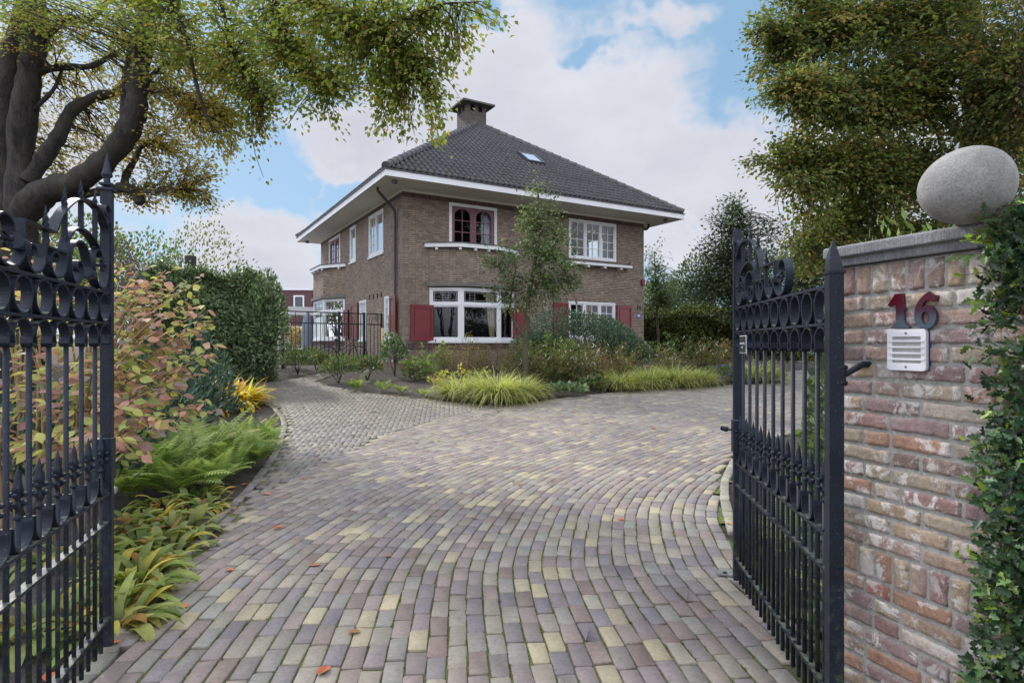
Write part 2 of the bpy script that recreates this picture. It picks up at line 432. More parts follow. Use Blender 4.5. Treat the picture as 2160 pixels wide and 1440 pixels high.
def make_world():
    nt = w.node_tree; N = nt.nodes; L = nt.links; N.clear()
    out = N.new('ShaderNodeOutputWorld'); sky = N.new('ShaderNodeTexSky'); sky.sky_type = 'NISHITA'; sky.sun_disc = False
    sky.sun_elevation = SUN_EL; sky.sun_rotation = SUN_AZ; sky.air_density = 1.0; sky.dust_density = 0.6; sky.ozone_density = 1.5
    tc = N.new('ShaderNodeTexCoord')
    def vm(op, a, b=None):
        n = N.new('ShaderNodeVectorMath'); n.operation = op
        for v, i in ((a, 0), (b, 1)):
            if v is None: continue
            if isinstance(v, (tuple, list)): n.inputs[i].default_value = v
            else: L.new(v, n.inputs[i])
        return n
    def ma(op, a, b=0.0, c=None, clamp=False):
        n = N.new('ShaderNodeMath'); n.operation = op; n.use_clamp = clamp
        for v, i in ((a, 0), (b, 1), (c, 2)):
            if v is None: continue
            if isinstance(v, (int, float)): n.inputs[i].default_value = v
            else: L.new(v, n.inputs[i])
        return n.outputs[0]
    d = vm('NORMALIZE', tc.outputs['Generated']).outputs[0]
    wn = N.new('ShaderNodeTexNoise'); wn.inputs['Scale'].default_value = 3.2; wn.inputs['Detail'].default_value = 5; wn.inputs['Roughness'].default_value = 0.62; L.new(d, wn.inputs['Vector'])
    dw = vm('ADD', d, vm('MULTIPLY', vm('SUBTRACT', wn.outputs['Color'], (0.5, 0.5, 0.5)).outputs[0], (0.42, 0.42, 0.34)).outputs[0]).outputs[0]
    # cloud layer coordinates: directions flattened so that clouds get thinner towards the horizon
    sc = vm('MULTIPLY', d, (1.0, 1.0, 2.1)).outputs[0]
    def noise(vec, scale, det=7, rough=0.56, dist=0.0):
        n = N.new('ShaderNodeTexNoise'); n.inputs['Scale'].default_value = scale; n.inputs['Detail'].default_value = det
        n.inputs['Roughness'].default_value = rough; n.inputs['Distortion'].default_value = dist; L.new(vec, n.inputs['Vector']); return n.outputs['Fac']
    big = noise(sc, 2.2, 5, 0.58, 0.15)
    fine = noise(vm('ADD', sc, (3.1, 1.7, 0.4)).outputs[0], 6.5, 6, 0.62, 0.2)
    def blob(px, py, rx, ry):
        v = Vector(((px - CXP) / FPX, 1, (HYP - py) / FPX)).normalized()
        df = vm('SUBTRACT', dw, tuple(v)).outputs[0]
        sc_ = vm('MULTIPLY', df, (FPX / rx, FPX / rx, FPX / ry)).outputs[0]
        ln = vm('LENGTH', sc_).outputs['Value']
        return ma('SUBTRACT', 1.0, ln, clamp=True)
    blobs = [(1250, 330, 620, 300), (1130, 150, 300, 170), (1480, 470, 420, 190), (1850, 300, 500, 300), (730, 290, 150, 75), (520, 500, 260, 85), (600, 600, 300, 90), (60, 250, 300, 300), (1380, 30, 140, 50)]
    acc = None
    for b in blobs:
        o = blob(*b); acc = o if acc is None else ma('MAXIMUM', acc, o)
    holes = [(1590, 120, 230, 130), (830, 400, 130, 60), (520, 380, 200, 110), (1010, 60, 90, 40), (1440, 510, 60, 35), (1330, 60, 80, 40)]
    ha = None
    for b in holes:
        o = blob(*b); ha = o if ha is None else ma('MAXIMUM', ha, o)
    dens = ma('ADD', ma('MULTIPLY', ma('POWER', acc, 0.55), 0.95), ma('MULTIPLY', ma('SUBTRACT', big, 0.5), 1.6))
    dens = ma('ADD', dens, ma('MULTIPLY', ma('SUBTRACT', fine, 0.5), 0.75))
    dens = ma('SUBTRACT', dens, ma('MULTIPLY', ha, 0.9))
    sep = N.new('ShaderNodeSeparateXYZ'); L.new(d, sep.inputs[0])
    # elsewhere in the sky (behind the photographer, overhead): broken cloud from the same noise
    beh = ma('SUBTRACT', 1.0, ma('MULTIPLY', ma('ADD', sep.outputs[1], 0.1), 3.0), clamp=True)
    up = ma('MULTIPLY', ma('SUBTRACT', sep.outputs[2], 0.62), 4.0, clamp=True)
    dens = ma('ADD', dens, ma('MULTIPLY', ma('MAXIMUM', beh, up), 0.65))
    mr = N.new('ShaderNodeMapRange'); mr.interpolation_type = 'SMOOTHSTEP'; L.new(dens, mr.inputs[0])
    mr.inputs[1].default_value = 0.22; mr.inputs[2].default_value = 0.72
    mask = mr.outputs[0]
    # shading of the clouds: bright rims, grey bellies
    sh = noise(vm('ADD', sc, (0.0, 0.0, 0.12)).outputs[0], 3.1, 4, 0.5, 0.1)
    shade = ma('ADD', ma('MULTIPLY', dens, 0.45), ma('MULTIPLY', sh, 0.75))
    cr = N.new('ShaderNodeValToRGB'); e = cr.color_ramp.elements
    e[0].position = 0.35; e[0].color = (*lin(236, 237, 242), 1); e[1].position = 1.0; e[1].color = (*lin(196, 199, 210), 1)
    m_ = e.new(0.66); m_.color = (*lin(216, 218, 228), 1)
    L.new(shade, cr.inputs[0])
    bs = N.new('ShaderNodeBackground'); bs.inputs['Strength'].default_value = 0.11
    tint = N.new('ShaderNodeMix'); tint.data_type = 'RGBA'; tint.blend_type = 'MULTIPLY'; tint.inputs[0].default_value = 1.0
    tint.inputs[7].default_value = (0.98, 1.0, 1.03, 1); L.new(sky.outputs[0], tint.inputs[6]); L.new(tint.outputs[2], bs.inputs['Color'])
    haze = N.new('ShaderNodeBackground'); haze.inputs['Color'].default_value = (*lin(160, 202, 236), 1); haze.inputs['Strength'].default_value = 1.0
    hz = N.new('ShaderNodeMixShader'); hz.inputs[0].default_value = 0.7; L.new(bs.outputs[0], hz.inputs[1]); L.new(haze.outputs[0], hz.inputs[2])
    bc = N.new('ShaderNodeBackground')
    # clouds behind the camera and overhead brightened as added fill light
    L.new(ma('ADD', 1.04, ma('MULTIPLY', ma('MAXIMUM', beh, up), 2.1)), bc.inputs['Strength']); L.new(cr.outputs[0], bc.inputs['Color'])
    mx = N.new('ShaderNodeMixShader'); L.new(mask, mx.inputs[0]); L.new(hz.outputs[0], mx.inputs[1]); L.new(bc.outputs[0], mx.inputs[2])
    L.new(mx.outputs[0], out.inputs['Surface'])
make_world()
scene.view_settings.view_transform = 'Standard'; scene.view_settings.look = 'None'; scene.view_settings.exposure = 0
scene.render.engine = 'CYCLES'
scene.cycles.max_bounces = 7; scene.cycles.transparent_max_bounces = 16; scene.cycles.diffuse_bounces = 3
scene.cycles.use_denoising = True
try: scene.cycles.denoiser = 'OPENIMAGEDENOISE'
except Exception: pass

# ------------------------------------------------------------------ ground
def poly_contains(poly, x, y):
    x = np.asarray(x); y = np.asarray(y); inside = np.zeros(x.shape, bool); n = len(poly)
    for i in range(n):
        x0, y0 = poly[i]; x1, y1 = poly[(i + 1) % n]
        c = ((y0 > y) != (y1 > y))
        inside ^= c & (x < (x1 - x0) * (y - y0) / ((y1 - y0) if y1 != y0 else 1e-9) + x0)
    return inside
def G2(px, py): v = gp(px, py); return (v.x, v.y)
left_edge = [G2(*q) for q in [(200, 1428), (276, 1336), (337, 1260), (371, 1214), (438, 1134), (469, 1092), (505, 1061), (545, 1018), (590, 953), (600, 922), (606, 900), (602, 881), (590, 866), (574, 853), (530, 840), (480, 830), (430, 822), (370, 818)]]
left_edge = [(-2.0, 0.3), (-1.9, 1.9)] + left_edge
top_edge = [G2(*q) for q in [(330, 797), (450, 798), (580, 804), (625, 798), (690, 783), (700, 790), (668, 803), (700, 814), (780, 828), (840, 836), (900, 841), (950, 846), (1035, 853), (1100, 851), (1140, 845), (1200, 837), (1260, 831), (1310, 826), (1400, 820), (1550, 812), (1644, 807), (1660, 795), (1662, 780)]]
right_edge = [G2(1800, 780), (14.0, 17.0), (14.0, 9.0)] + [G2(*q) for q in [(1775, 884), (1660, 908), (1600, 925), (1545, 962), (1520, 1000), (1513, 1030), (1516, 1070), (1528, 1120), (1560, 1165), (1650, 1262)]] + [(1.3, 2.55), (1.3, 0.3)]
PAVE = left_edge + top_edge + right_edge
Bl = [G2(*q) for q in [(360, 1250), (395, 1200), (480, 1110), (560, 1040), (660, 985), (790, 925), (900, 890), (1000, 866), (1100, 853)]]
HERR = left_edge[6:] + top_edge[:14] + Bl[::-1]
def make_ground():
    xs = np.concatenate([[-900, -300, -120, -60, -35], np.arange(-25, 25.1, 0.5), [35, 60, 120, 300, 900]])
    ys = np.concatenate([[-300, -60, -20, -6], np.arange(0, 26, 0.5), [28, 32, 40, 60, 120, 300, 1200]])
    X, Y = np.meshgrid(xs, ys); Z = np.vectorize(terrain)(X, Y) - 0.03
    nx, ny = len(xs), len(ys); V = np.stack([X.ravel(), Y.ravel(), Z.ravel()], 1)
    i, j = np.meshgrid(np.arange(nx - 1), np.arange(ny - 1)); a = (j * nx + i).ravel()
    F = np.stack([a, a + 1, a + nx + 1, a + nx], 1)
    t = NT('soil'); f = t.noise(9.0, 8, 0.7); g = t.noise(45.0, 4, 0.7)
    col = t.ramp(f, [(0.3, lin(56, 50, 46)), (0.55, lin(84, 76, 70)), (0.75, lin(110, 100, 90))])
    col = t.mix(t.ramp(g, [(0.64, 0.0), (0.7, 0.6)]), col, lin(140, 104, 74))
    col = t.mix(t.ramp(t.noise(1.3, 4), [(0.5, 0.0), (0.7, 0.35)]), col, lin(78, 84, 54))
    t.color(col); t.rough(0.95); t.bump(t.math('ADD', f, g), 1.0, 0.05)
    o = np_mesh('ground', V, F, t.m, smooth=True); tag(o, kind='structure')
make_ground()
def ngon_sheet(name, poly, dz, mat):
    """sheet over a polygon that follows the terrain"""
    x0, x1 = min(p[0] for p in poly), max(p[0] for p in poly); y0, y1 = min(p[1] for p in poly), max(p[1] for p in poly)
    s = 0.25; xs = np.arange(x0 - s, x1 + 2 * s, s); ys = np.arange(y0 - s, y1 + 2 * s, s)
    X, Y = np.meshgrid(xs, ys); C = poly_contains(poly, X[:-1, :-1] + s / 2, Y[:-1, :-1] + s / 2)
    Z = np.vectorize(terrain)(X, Y) + dz; nx = len(xs)
    j, i = np.nonzero(C); a = j * nx + i
    F = np.stack([a, a + 1, a + nx + 1, a + nx], 1)
    u, inv = np.unique(F.ravel(), return_inverse=True)
    V = np.stack([X.ravel(), Y.ravel(), Z.ravel()], 1)[u]
    return tag(np_mesh(name, V, inv.reshape(F.shape), mat, smooth=True), kind='structure')
def mk_joint():
    t = NT('joint_sand'); f = t.noise(50.0, 5, 0.7)
    col = t.ramp(f, [(0.3, lin(60, 56, 50)), (0.7, lin(104, 98, 86))])
    mo = t.ramp(t.noise(2.4, 6, 0.7), [(0.40, 0.0), (0.54, 0.9)])
    mc = t.ramp(t.noise(80.0, 3), [(0.35, lin(62, 70, 32)), (0.65, lin(116, 124, 52))])
    t.color(t.mix(mo, col, mc)); t.rough(0.95); t.bump(t.noise(120.0, 4), 0.8, 0.01); return t.m
M['joint'] = mk_joint()
ngon_sheet('driveway_bedding', PAVE, -0.011, M['joint'])

# --- the paving bricks
PC = [(lin(141, 128, 126), 24), (lin(150, 133, 125), 18), (lin(133, 124, 127), 12), (lin(157, 145, 131), 18), (lin(147, 142, 133), 14), (lin(163, 153, 136), 11), (lin(178, 165, 134), 8), (lin(186, 173, 138), 4), (lin(138, 119, 110), 7)]
HC = [(lin(122, 114, 114), 30), (lin(130, 121, 114), 24), (lin(114, 108, 113), 18), (lin(140, 130, 116), 14), (lin(126, 124, 112), 14), (lin(118, 98, 92), 8)]
def pick(pal, n):
    w_ = np.array([p[1] for p in pal], float); w_ /= w_.sum(); k = rng.choice(len(pal), n, p=w_)
    return np.array([p[0] for p in pal])[k]
bricks = []      # x, y, angle, half length, half width, palette
def inside_margin(poly, x, y, ang, hl, hw):
    ok = np.ones(len(x), bool); c, s = np.cos(ang), np.sin(ang)
    for a in (-0.7, 0.7):
        ok &= poly_contains(poly, x + c * hl * a, y + s * hl * a)
    return ok
A = crom([(-0.15, 0.2, 0), (-0.22, 1.2, 0), (-0.34, 2.65, 0), (-0.42, 3.54, 0), (-0.43, 4.2, 0), (-0.28, 5.15, 0), (-0.08, 5.95, 0), (0.42, 7.08, 0), (1.55, 8.75, 0), (3.0, 10.2, 0), (5.0, 11.5, 0), (8.0, 12.6, 0), (12.0, 13.3, 0), (16, 13.6, 0)], 40)
A = np.array([(p.x, p.y) for p in A])
PB = A.copy(); seg = np.hypot(*np.diff(A, axis=0).T); S = np.concatenate([[0], np.cumsum(seg)])
ss = np.arange(0, S[-1], 0.05); A = np.stack([np.interp(ss, S, A[:, 0]), np.interp(ss, S, A[:, 1])], 1)
for _ in range(30): A[1:-1] = 0.25 * A[:-2] + 0.5 * A[1:-1] + 0.25 * A[2:]
T = np.gradient(A, axis=0); T /= np.hypot(*T.T)[:, None]; Nn = np.stack([-T[:, 1], T[:, 0]], 1)
rows_x, rows_y, rows_a, rows_p = [], [], [], []
for k in range(-30, 62):
    Q = A + Nn * (k * 0.098)
    d = np.diff(Q, axis=0); fwd = (d * T[:-1]).sum(1) > 0
    Q = np.concatenate([Q[:1], Q[1:][fwd]])
    sg = np.hypot(*np.diff(Q, axis=0).T); SS = np.concatenate([[0], np.cumsum(sg)])
    q = np.arange(rng.uniform(0, 0.2), SS[-1], 0.206); q = q + rng.normal(0, 0.004, len(q))
    x = np.interp(q, SS, Q[:, 0]); y = np.interp(q, SS, Q[:, 1])
    x2 = np.interp(q + 0.05, SS, Q[:, 0]); y2 = np.interp(q + 0.05, SS, Q[:, 1]); x1 = np.interp(q - 0.05, SS, Q[:, 0]); y1 = np.interp(q - 0.05, SS, Q[:, 1])
    rows_x.append(x); rows_y.append(y); rows_a.append(np.arctan2(y2 - y1, x2 - x1))
X_, Y_, A_ = np.concatenate(rows_x), np.concatenate(rows_y), np.concatenate(rows_a)
ok = inside_margin(PAVE, X_, Y_, A_, 0.1, 0.05) & ~poly_contains(HERR, X_, Y_) & (Y_ > 0.9) & (X_ < 13)
X_, Y_, A_ = X_[ok], Y_[ok], A_[ok]
BX = [X_]; BY = [Y_]; BA = [A_]; BHL = [np.full(len(X_), 0.1005)]; BHW = [np.full(len(X_), 0.0462)]; BC = [pick(PC, len(X_))]
# herringbone
LB, WB = 0.176, 0.088; th = math.radians(6)
I, J = np.meshgrid(np.arange(-175, 100), np.arange(0, 260)); I = I.ravel(); J = J.ravel(); mm = (I - J) % 4
hx = np.concatenate([(I[mm == 0] + 1.0), (I[mm == 3] + 0.5)]) * WB; hy = np.concatenate([(J[mm == 0] + 0.5), (J[mm == 3] + 1.0)]) * WB
ha_ = np.concatenate([np.zeros((mm == 0).sum()), np.full((mm == 3).sum(), PI / 2)])
gx = -1.0 + hx * math.cos(th) - hy * math.sin(th); gy = 2.0 + hx * math.sin(th) + hy * math.cos(th); ga = ha_ + th
ok = inside_margin(PAVE, gx, gy, ga, 0.1, 0.05) & poly_contains(HERR, gx, gy)
gx, gy, ga = gx[ok], gy[ok], ga[ok]
BX.append(gx); BY.append(gy); BA.append(ga); BHL.append(np.full(len(gx), 0.0855)); BHW.append(np.full(len(gx), 0.0415)); BC.append(pick(HC, len(gx)))
# edge courses along the left bed, laid end to end
def course(pts, pal, off=0.05, step=0.206, start=0):
    c = np.array([(p.x, p.y) for p in crom([(a, b, 0) for a, b in pts], 12)])
    sg = np.hypot(*np.diff(c, axis=0).T); SS = np.concatenate([[0], np.cumsum(sg)]); q = np.arange(0.1, SS[-1], step)
    x = np.interp(q, SS, c[:, 0]); y = np.interp(q, SS, c[:, 1]); x2 = np.interp(q + 0.05, SS, c[:, 0]); y2 = np.interp(q + 0.05, SS, c[:, 1])
    x1 = np.interp(q - 0.05, SS, c[:, 0]); y1 = np.interp(q - 0.05, SS, c[:, 1]); a = np.arctan2(y2 - y1, x2 - x1)
    BX.append(x - np.sin(a) * off); BY.append(y + np.cos(a) * off); BA.append(a); BHL.append(np.full(len(x), 0.099)); BHW.append(np.full(len(x), 0.045)); BC.append(pick(pal, len(x)))
course(left_edge[1:18], HC, 0.05)
course([G2(*q) for q in [(1775, 884), (1660, 908), (1600, 925), (1545, 962), (1520, 1000), (1513, 1030), (1516, 1070), (1528, 1120)]], [(lin(150, 146, 132), 1), (lin(170, 166, 150), 1)], 0.07)
def build_bricks(x, y, a, hl, hw, col, name, mat, depth=0.05, jit=0.003):
    n = len(x)
    z = np.array([terrain(p, q) for p, q in zip(x, y)]) + rng.normal(0, 0.0018, n)
    # slope of the ground under each brick plus a little settling
    zs = np.array([terrain(p, q + 0.1) - terrain(p, q - 0.1) for p, q in zip(x, y)]) / 0.2 + rng.normal(0, 0.006, n)
    zt = rng.normal(0, 0.008, n)
    hl = hl * rng.uniform(0.96, 1.0, n); hw = hw * rng.uniform(0.94, 1.0, n); a = a + rng.normal(0, 0.012, n)
    # outline with clipped corners, twelve points; three rings: top, shoulder, foot
    cx_ = np.array([-1, -.93, .93, 1, 1, .93, -.93, -1]); cy_ = np.array([-.85, -1, -1, -.85, .85, 1, 1, .85])
    rings = [(0.0, -0.003), (-0.0035, 0.0), (-depth, 0.0)]
    V = []
    ox = cx_[None] * hl[:, None] + rng.normal(0, jit, (n, 8)); oy = cy_[None] * hw[:, None] + rng.normal(0, jit, (n, 8))
    for dz, ins in rings:
        lx = ox * (1 + ins / hl[:, None]); ly = oy * (1 + ins / hw[:, None])
        wx = x[:, None] + lx * np.cos(a)[:, None] - ly * np.sin(a)[:, None]; wy = y[:, None] + lx * np.sin(a)[:, None] + ly * np.cos(a)[:, None]
        wz = z[:, None] + (wy - y[:, None]) * zs[:, None] + (wx - x[:, None]) * zt[:, None] + dz
        V.append(np.stack([wx, wy, wz], 2))
    V = np.stack(V, 1).reshape(n, 24, 3)
    b = (np.arange(n) * 24)[:, None]
    top = b + np.arange(8)[None]
    sides = []
    for r in (0, 1):
        for k in range(8):
            sides.append(b + np.array([r * 8 + k, (r + 1) * 8 + k, (r + 1) * 8 + (k + 1) % 8, r * 8 + (k + 1) % 8])[None])
    col = col * rng.uniform(0.86, 1.1, (n, 1)) * rng.normal(1, 0.012, (n, 3))
    C = np.repeat(col[:, None], 24, 1); C[:, 8:16] *= 0.95; C[:, 16:] *= 0.6
    return np_mesh(name, V.reshape(-1, 3), [top, np.concatenate(sides)], mat, col=C.reshape(-1, 3))
bx, by, ba, bhl, bhw, bc = [np.concatenate(q) for q in (BX, BY, BA, BHL, BHW, BC)]
# mossy, greener and browner bricks at the far left of the drive
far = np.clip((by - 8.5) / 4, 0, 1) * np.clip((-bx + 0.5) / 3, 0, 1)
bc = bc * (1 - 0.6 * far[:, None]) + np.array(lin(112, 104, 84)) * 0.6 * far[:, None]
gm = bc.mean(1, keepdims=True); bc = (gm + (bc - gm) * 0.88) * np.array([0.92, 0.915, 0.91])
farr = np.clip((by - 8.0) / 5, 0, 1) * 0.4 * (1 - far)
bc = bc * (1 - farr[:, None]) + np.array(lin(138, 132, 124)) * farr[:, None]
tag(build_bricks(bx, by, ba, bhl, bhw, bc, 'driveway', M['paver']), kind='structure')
print('pavers', len(bx))
# ------------------------------------------------------------------ the wrought iron gate leaves
def gate_leaf(free, hdir, side, dz, pitch, label, capped):
    """free: foot of the meeting stile; hdir: direction to the hinge; side: unit vector towards the drive"""
    h = Vector((*hdir, 0)).normalized(); nrm = Vector((side[0], side[1], 0)).normalized(); F0 = Vector((free[0], free[1], 0))
    root = empty('gate_leaf', F0 + Vector((0, 0, 0)), label, 'gate', 'pair of open driveway gate leaves')
    k = pitch / 0.16
    def q(d, z, b=0.0): return F0 + h * (d) + nrm * b + Vector((0, 0, z + dz))
    def qo(d, z, b=0.0): return q((d - 0.05) * k, z, b)           # ornament survey coordinates
    nb = 10; Lg = nb * pitch; g = M['gate']
    zt, z2, zu, zl, zb = 1.745, 1.60, 0.785, 0.648, 0.188
    # rails: flat bars
    for z in (zt, z2, zu, zl, zb):
        mb = MB(); mb.obox(q(Lg / 2 + 0.0, z), h, nrm, (0, 0, 1), Lg / 2 - 0.012, 0.019, 0.006); mb.build('rail', g, root, bevel=0.0015)
    # meeting stile and its head
    mb = MB(); mb.obox(q(0, (2.24 + 0.05) / 2), h, nrm, (0, 0, 1), 0.019, 0.024, (2.24 - 0.05) / 2); st = mb.build('stile', g, root, bevel=0.002)
    if capped:
        mb = MB(); b = q(0, 2.24)
        mb.obox(b + Vector((0, 0, 0.006)), h, nrm, (0, 0, 1), 0.028, 0.033, 0.006); mb.obox(b + Vector((0, 0, 0.03)), h, nrm, (0, 0, 1), 0.024, 0.028, 0.005)
        mb.lathe(b + Vector((0, 0, 0.01)), (0, 0, 1), [(0.016, 0), (0.016, 0.045), (0.013, 0.05), (0.027, 0.062), (0.026, 0.07), (0.02, 0.085), (0.013, 0.12), (0.006, 0.15), (0.001, 0.17)], 6)
        mb.build('finial', g, root)
    # hinge stile
    hb = 0.024
    mb = MB(); mb.obox(q(Lg + 0.02, 0.92), h, nrm, (0, 0, 1), hb, 0.026, 0.87); mb.build('hinge_stile', g, root, bevel=0.003)
    mb = MB(); b = q(Lg + 0.02, 1.79)
    mb.obox(b + Vector((0, 0, 0.004)), h, nrm, (0, 0, 1), hb + 0.005, 0.031, 0.005)
    rows = []
    for t in np.linspace(0, 1, 9):
        s_ = 0.023 * (1 - t ** 1.8) + 0.001; off = nrm * (0.0) + h * (-0.012 * math.sin(t * 2.2) )
        c = b + Vector((0, 0, 0.008 + 0.12 * t)) + off
        rows.append([c + h * s_ + nrm * s_, c - h * s_ + nrm * s_, c - h * s_ - nrm * s_, c + h * s_ - nrm * s_])
    mb.grid(rows, True, False, True); mb.build('finial', g, root)
    # rings, arches, cups
    for i in range(nb):
        c = (i + 0.5) * pitch; r = min(pitch / 2 - 0.004, 0.069)
        mb = MB(); pth = [q(c + math.cos(a) * (pitch / 2 - 0.012), (zt + z2) / 2 + math.sin(a) * (r - 0.004)) for a in np.linspace(0, 2 * PI, 33)]
        mb.strap(pth, nrm, 0.018, 0.007); mb.build('ring', g, root)
        mb = MB(); rr = pitch / 2 - 0.012
        pth = [q(c - rr - 0.004, z2 - 0.108), q(c - rr + 0.008, z2 - 0.095), q(c - rr + 0.004, z2 - 0.075)] + [q(c + math.cos(a) * rr, z2 - 0.07 + math.sin(a) * (0.06)) for a in np.linspace(PI, 0, 17)] + [q(c + rr - 0.004, z2 - 0.075), q(c + rr - 0.008, z2 - 0.095), q(c + rr + 0.004, z2 - 0.108)]
        mb.strap(pth, nrm, 0.018, 0.007); mb.build('arch', g, root)
        mb = MB(); pth = [q(c - rr - 0.004, zu + 0.105), q(c - rr, zu + 0.09)] + [q(c + math.cos(a) * rr, zu + 0.068 + math.sin(a) * 0.062) for a in np.linspace(PI, 2 * PI, 17)] + [q(c + rr, zu + 0.09), q(c + rr + 0.004, zu + 0.105)]
        mb.strap(pth, nrm, 0.018, 0.007); mb.build('cup', g, root)
    for i in range(1, nb):
        d = i * pitch
        mb = MB(); mb.obox(q(d, (zt + z2) / 2), h, nrm, (0, 0, 1), 0.006, 0.008, (zt - z2) / 2 - 0.006)
        mb.tube([q(d, z2 - 0.1), q(d, 0.055)], 0.0095, 10); mb.build('bar', g, root)
    for i in range(nb):
        d = (i + 0.5) * pitch
        mb = MB(); mb.tube([q(d, 0.05), q(d, 0.905)], 0.0085, 10)
        # dog spear head with leaves
        mb.lathe(q(d, 0.90), (0, 0, 1), [(0.009, 0), (0.017, 0.006), (0.009, 0.014), (0.008, 0.035), (0.019, 0.045), (0.012, 0.056), (0.008, 0.07), (0.015, 0.08), (0.012, 0.092), (0.019, 0.10), (0.014, 0.115), (0.009, 0.15), (0.001, 0.185)], 8)
        for sgn in (-1, 1):
            for zz in (0.955, 0.985):
                mb.lathe(q(d + sgn * 0.019, zz), (h * sgn + Vector((0, 0, 0.6))), [(0.003, -0.01), (0.009, 0.0), (0.009, 0.006), (0.002, 0.014)], 6)
                mb.lathe(q(d, zz, sgn * 0.019), (nrm * sgn + Vector((0, 0, 0.6))), [(0.003, -0.01), (0.009, 0.0), (0.009, 0.006), (0.002, 0.014)], 6)
        mb.build('spear_bar', g, root)
    # crest scrollwork
    def scroll(name, pts, n=6, half=0.018, th=0.008):
        mb = MB(); mb.strap(crom([qo(*p) for p in pts], n), nrm, half, th); return mb.build(name, g, root)
    def spiral(cd, cz, r0, r1, a0, a1, n=14): return [(cd + r * math.cos(a), cz + r * math.sin(a)) for r, a in zip(np.linspace(r0, r1, n), np.linspace(a0, a1, n))]
    # d grows towards the hinge; the tall arch beside the stile
    scroll('crest_arch', [(0.102, 2.073), (0.15, 2.108), (0.225, 2.128), (0.31, 2.132), (0.39, 2.122), (0.47, 2.095), (0.55, 2.048), (0.615, 1.995), (0.662, 1.931)])
    scroll('scroll', [(0.102, 2.073), (0.078, 2.078), (0.062, 2.10), (0.066, 2.14), (0.092, 2.162), (0.118, 2.148), (0.12, 2.12), (0.104, 2.108)])
    scroll('scroll', [(0.115, 2.078), (0.082, 2.05), (0.074, 1.99), (0.072, 1.92), (0.082, 1.84), (0.11, 1.782), (0.15, 1.762), (0.2, 1.768), (0.24, 1.80), (0.262, 1.85), (0.258, 1.9), (0.225, 1.93), (0.19, 1.928), (0.168, 1.905)])
    scroll('scroll', [(0.56, 1.862), (0.545, 1.915), (0.5, 1.962), (0.44, 1.988), (0.38, 1.994), (0.31, 1.986), (0.25, 1.968), (0.20, 1.94), (0.168, 1.905)])
    scroll('scroll', [(0.308, 1.79), (0.308, 1.83), (0.318, 1.87), (0.345, 1.912), (0.39, 1.935), (0.44, 1.934), (0.49, 1.91), (0.52, 1.862), (0.515, 1.80), (0.49, 1.765), (0.46, 1.757), (0.42, 1.77), (0.398, 1.80), (0.40, 1.835), (0.425, 1.85), (0.452, 1.845), (0.46, 1.82), (0.44, 1.808)])
    for cd, wd in ((0.645, 0.078), (0.835, 0.083)):
        scroll('scroll', [(cd - wd, 1.858), (cd - wd + 0.004, 1.82), (cd - 0.05, 1.775), (cd, 1.758), (cd + 0.045, 1.772), (cd + 0.066, 1.81), (cd + 0.05, 1.845), (cd + 0.02, 1.855), (cd - 0.005, 1.842), (cd - 0.004, 1.822), (cd + 0.016, 1.818)])
    scroll('scroll', [(0.90, 1.86), (0.915, 1.82), (0.95, 1.78), (1.0, 1.76), (1.07, 1.768), (1.11, 1.81), (1.115, 1.87), (1.085, 1.915), (1.04, 1.925), (1.0, 1.905), (0.99, 1.875)])
    # stepped bars
    mb = MB(); mb.strap([qo(0.655, 1.931), qo(0.915, 1.931)], nrm, 0.018, 0.008); mb.strap([qo(0.918, 1.935), qo(0.918, 1.838)], nrm, 0.018, 0.008); mb.build('stepped_bar', g, root)
    mb = MB(); mb.strap([qo(0.56, 1.866), qo(0.757, 1.866)], nrm, 0.018, 0.008); mb.strap([qo(0.757, 1.87), qo(0.757, 1.80)], nrm, 0.018, 0.008); mb.build('stepped_bar', g, root)
    # uprights with twisted spikes
    for d, z0, z1 in ((0.715, 1.866, 1.94), (0.545, 1.90, 2.058), (0.375, 1.985, 2.125), (0.21, 1.94, 2.122)):
        mb = MB(); mb.obox(qo(d, (z0 + z1) / 2), h, nrm, (0, 0, 1), 0.0085, 0.0085, (z1 - z0) / 2); mb.build('upright', g, root)
        mb = MB(); rows = []
        for t in np.linspace(0, 1, 16):
            c = qo(d, z1 + 0.085 * t * 1.0); s_ = 0.0125 * (0.75 + 0.5 * math.sin(PI * min(1, t * 1.8)) * 0.5) * (1 - t ** 2) + 0.0006; a = t * 5.0
            rows.append([c + (h * math.cos(a + j * PI / 2) + nrm * math.sin(a + j * PI / 2)) * s_ for j in range(4)])
        mb.grid(rows, True, False, True); mb.build('spike', g, root)
    for d, z in ((0.172, 1.868), (1.045, 1.845)):
        mb = MB(); mb.tube([qo(d, z, -0.018), qo(d, z, 0.018)], 0.007, 8)
        for sd in (-1, 1):
            c = qo(d, z, sd * 0.016)
            mb.lathe(c, nrm * sd, [(0.001, 0.022), (0.010, 0.02), (0.012, 0.01), (0.008, 0.0)][::-1], 8)
            for a in np.arange(8) * PI / 4:
                dv = h * math.cos(a) + Vector((0, 0, 1)) * math.sin(a)
                mb.obox(c + dv * 0.02 + nrm * sd * 0.004, dv, nrm.cross(dv), nrm, 0.013, 0.0065, 0.005)
        mb.build('rosette', g, root, bevel=0.003)
    for d, z in ((0.286, 1.815), (0.917, 1.845)):
        mb = MB(); mb.tube([qo(d - 0.03, z - 0.004), qo(d + 0.03, z + 0.004)], 0.0255, 8); mb.build('collar', g, root)
    # lock case on the stile, knob handle
    mb = MB(); mb.obox(q(0.042, 0.955), h, nrm, (0, 0, 1), 0.03, 0.04, 0.098); lk = mb.build('lock_case', g, root, bevel=0.003)
    mb = MB(); c = q(-0.02, 0.775) if capped else q(0.0, 0.985, 0.03)
    ax = -h if capped else (nrm * 0.6 - h)
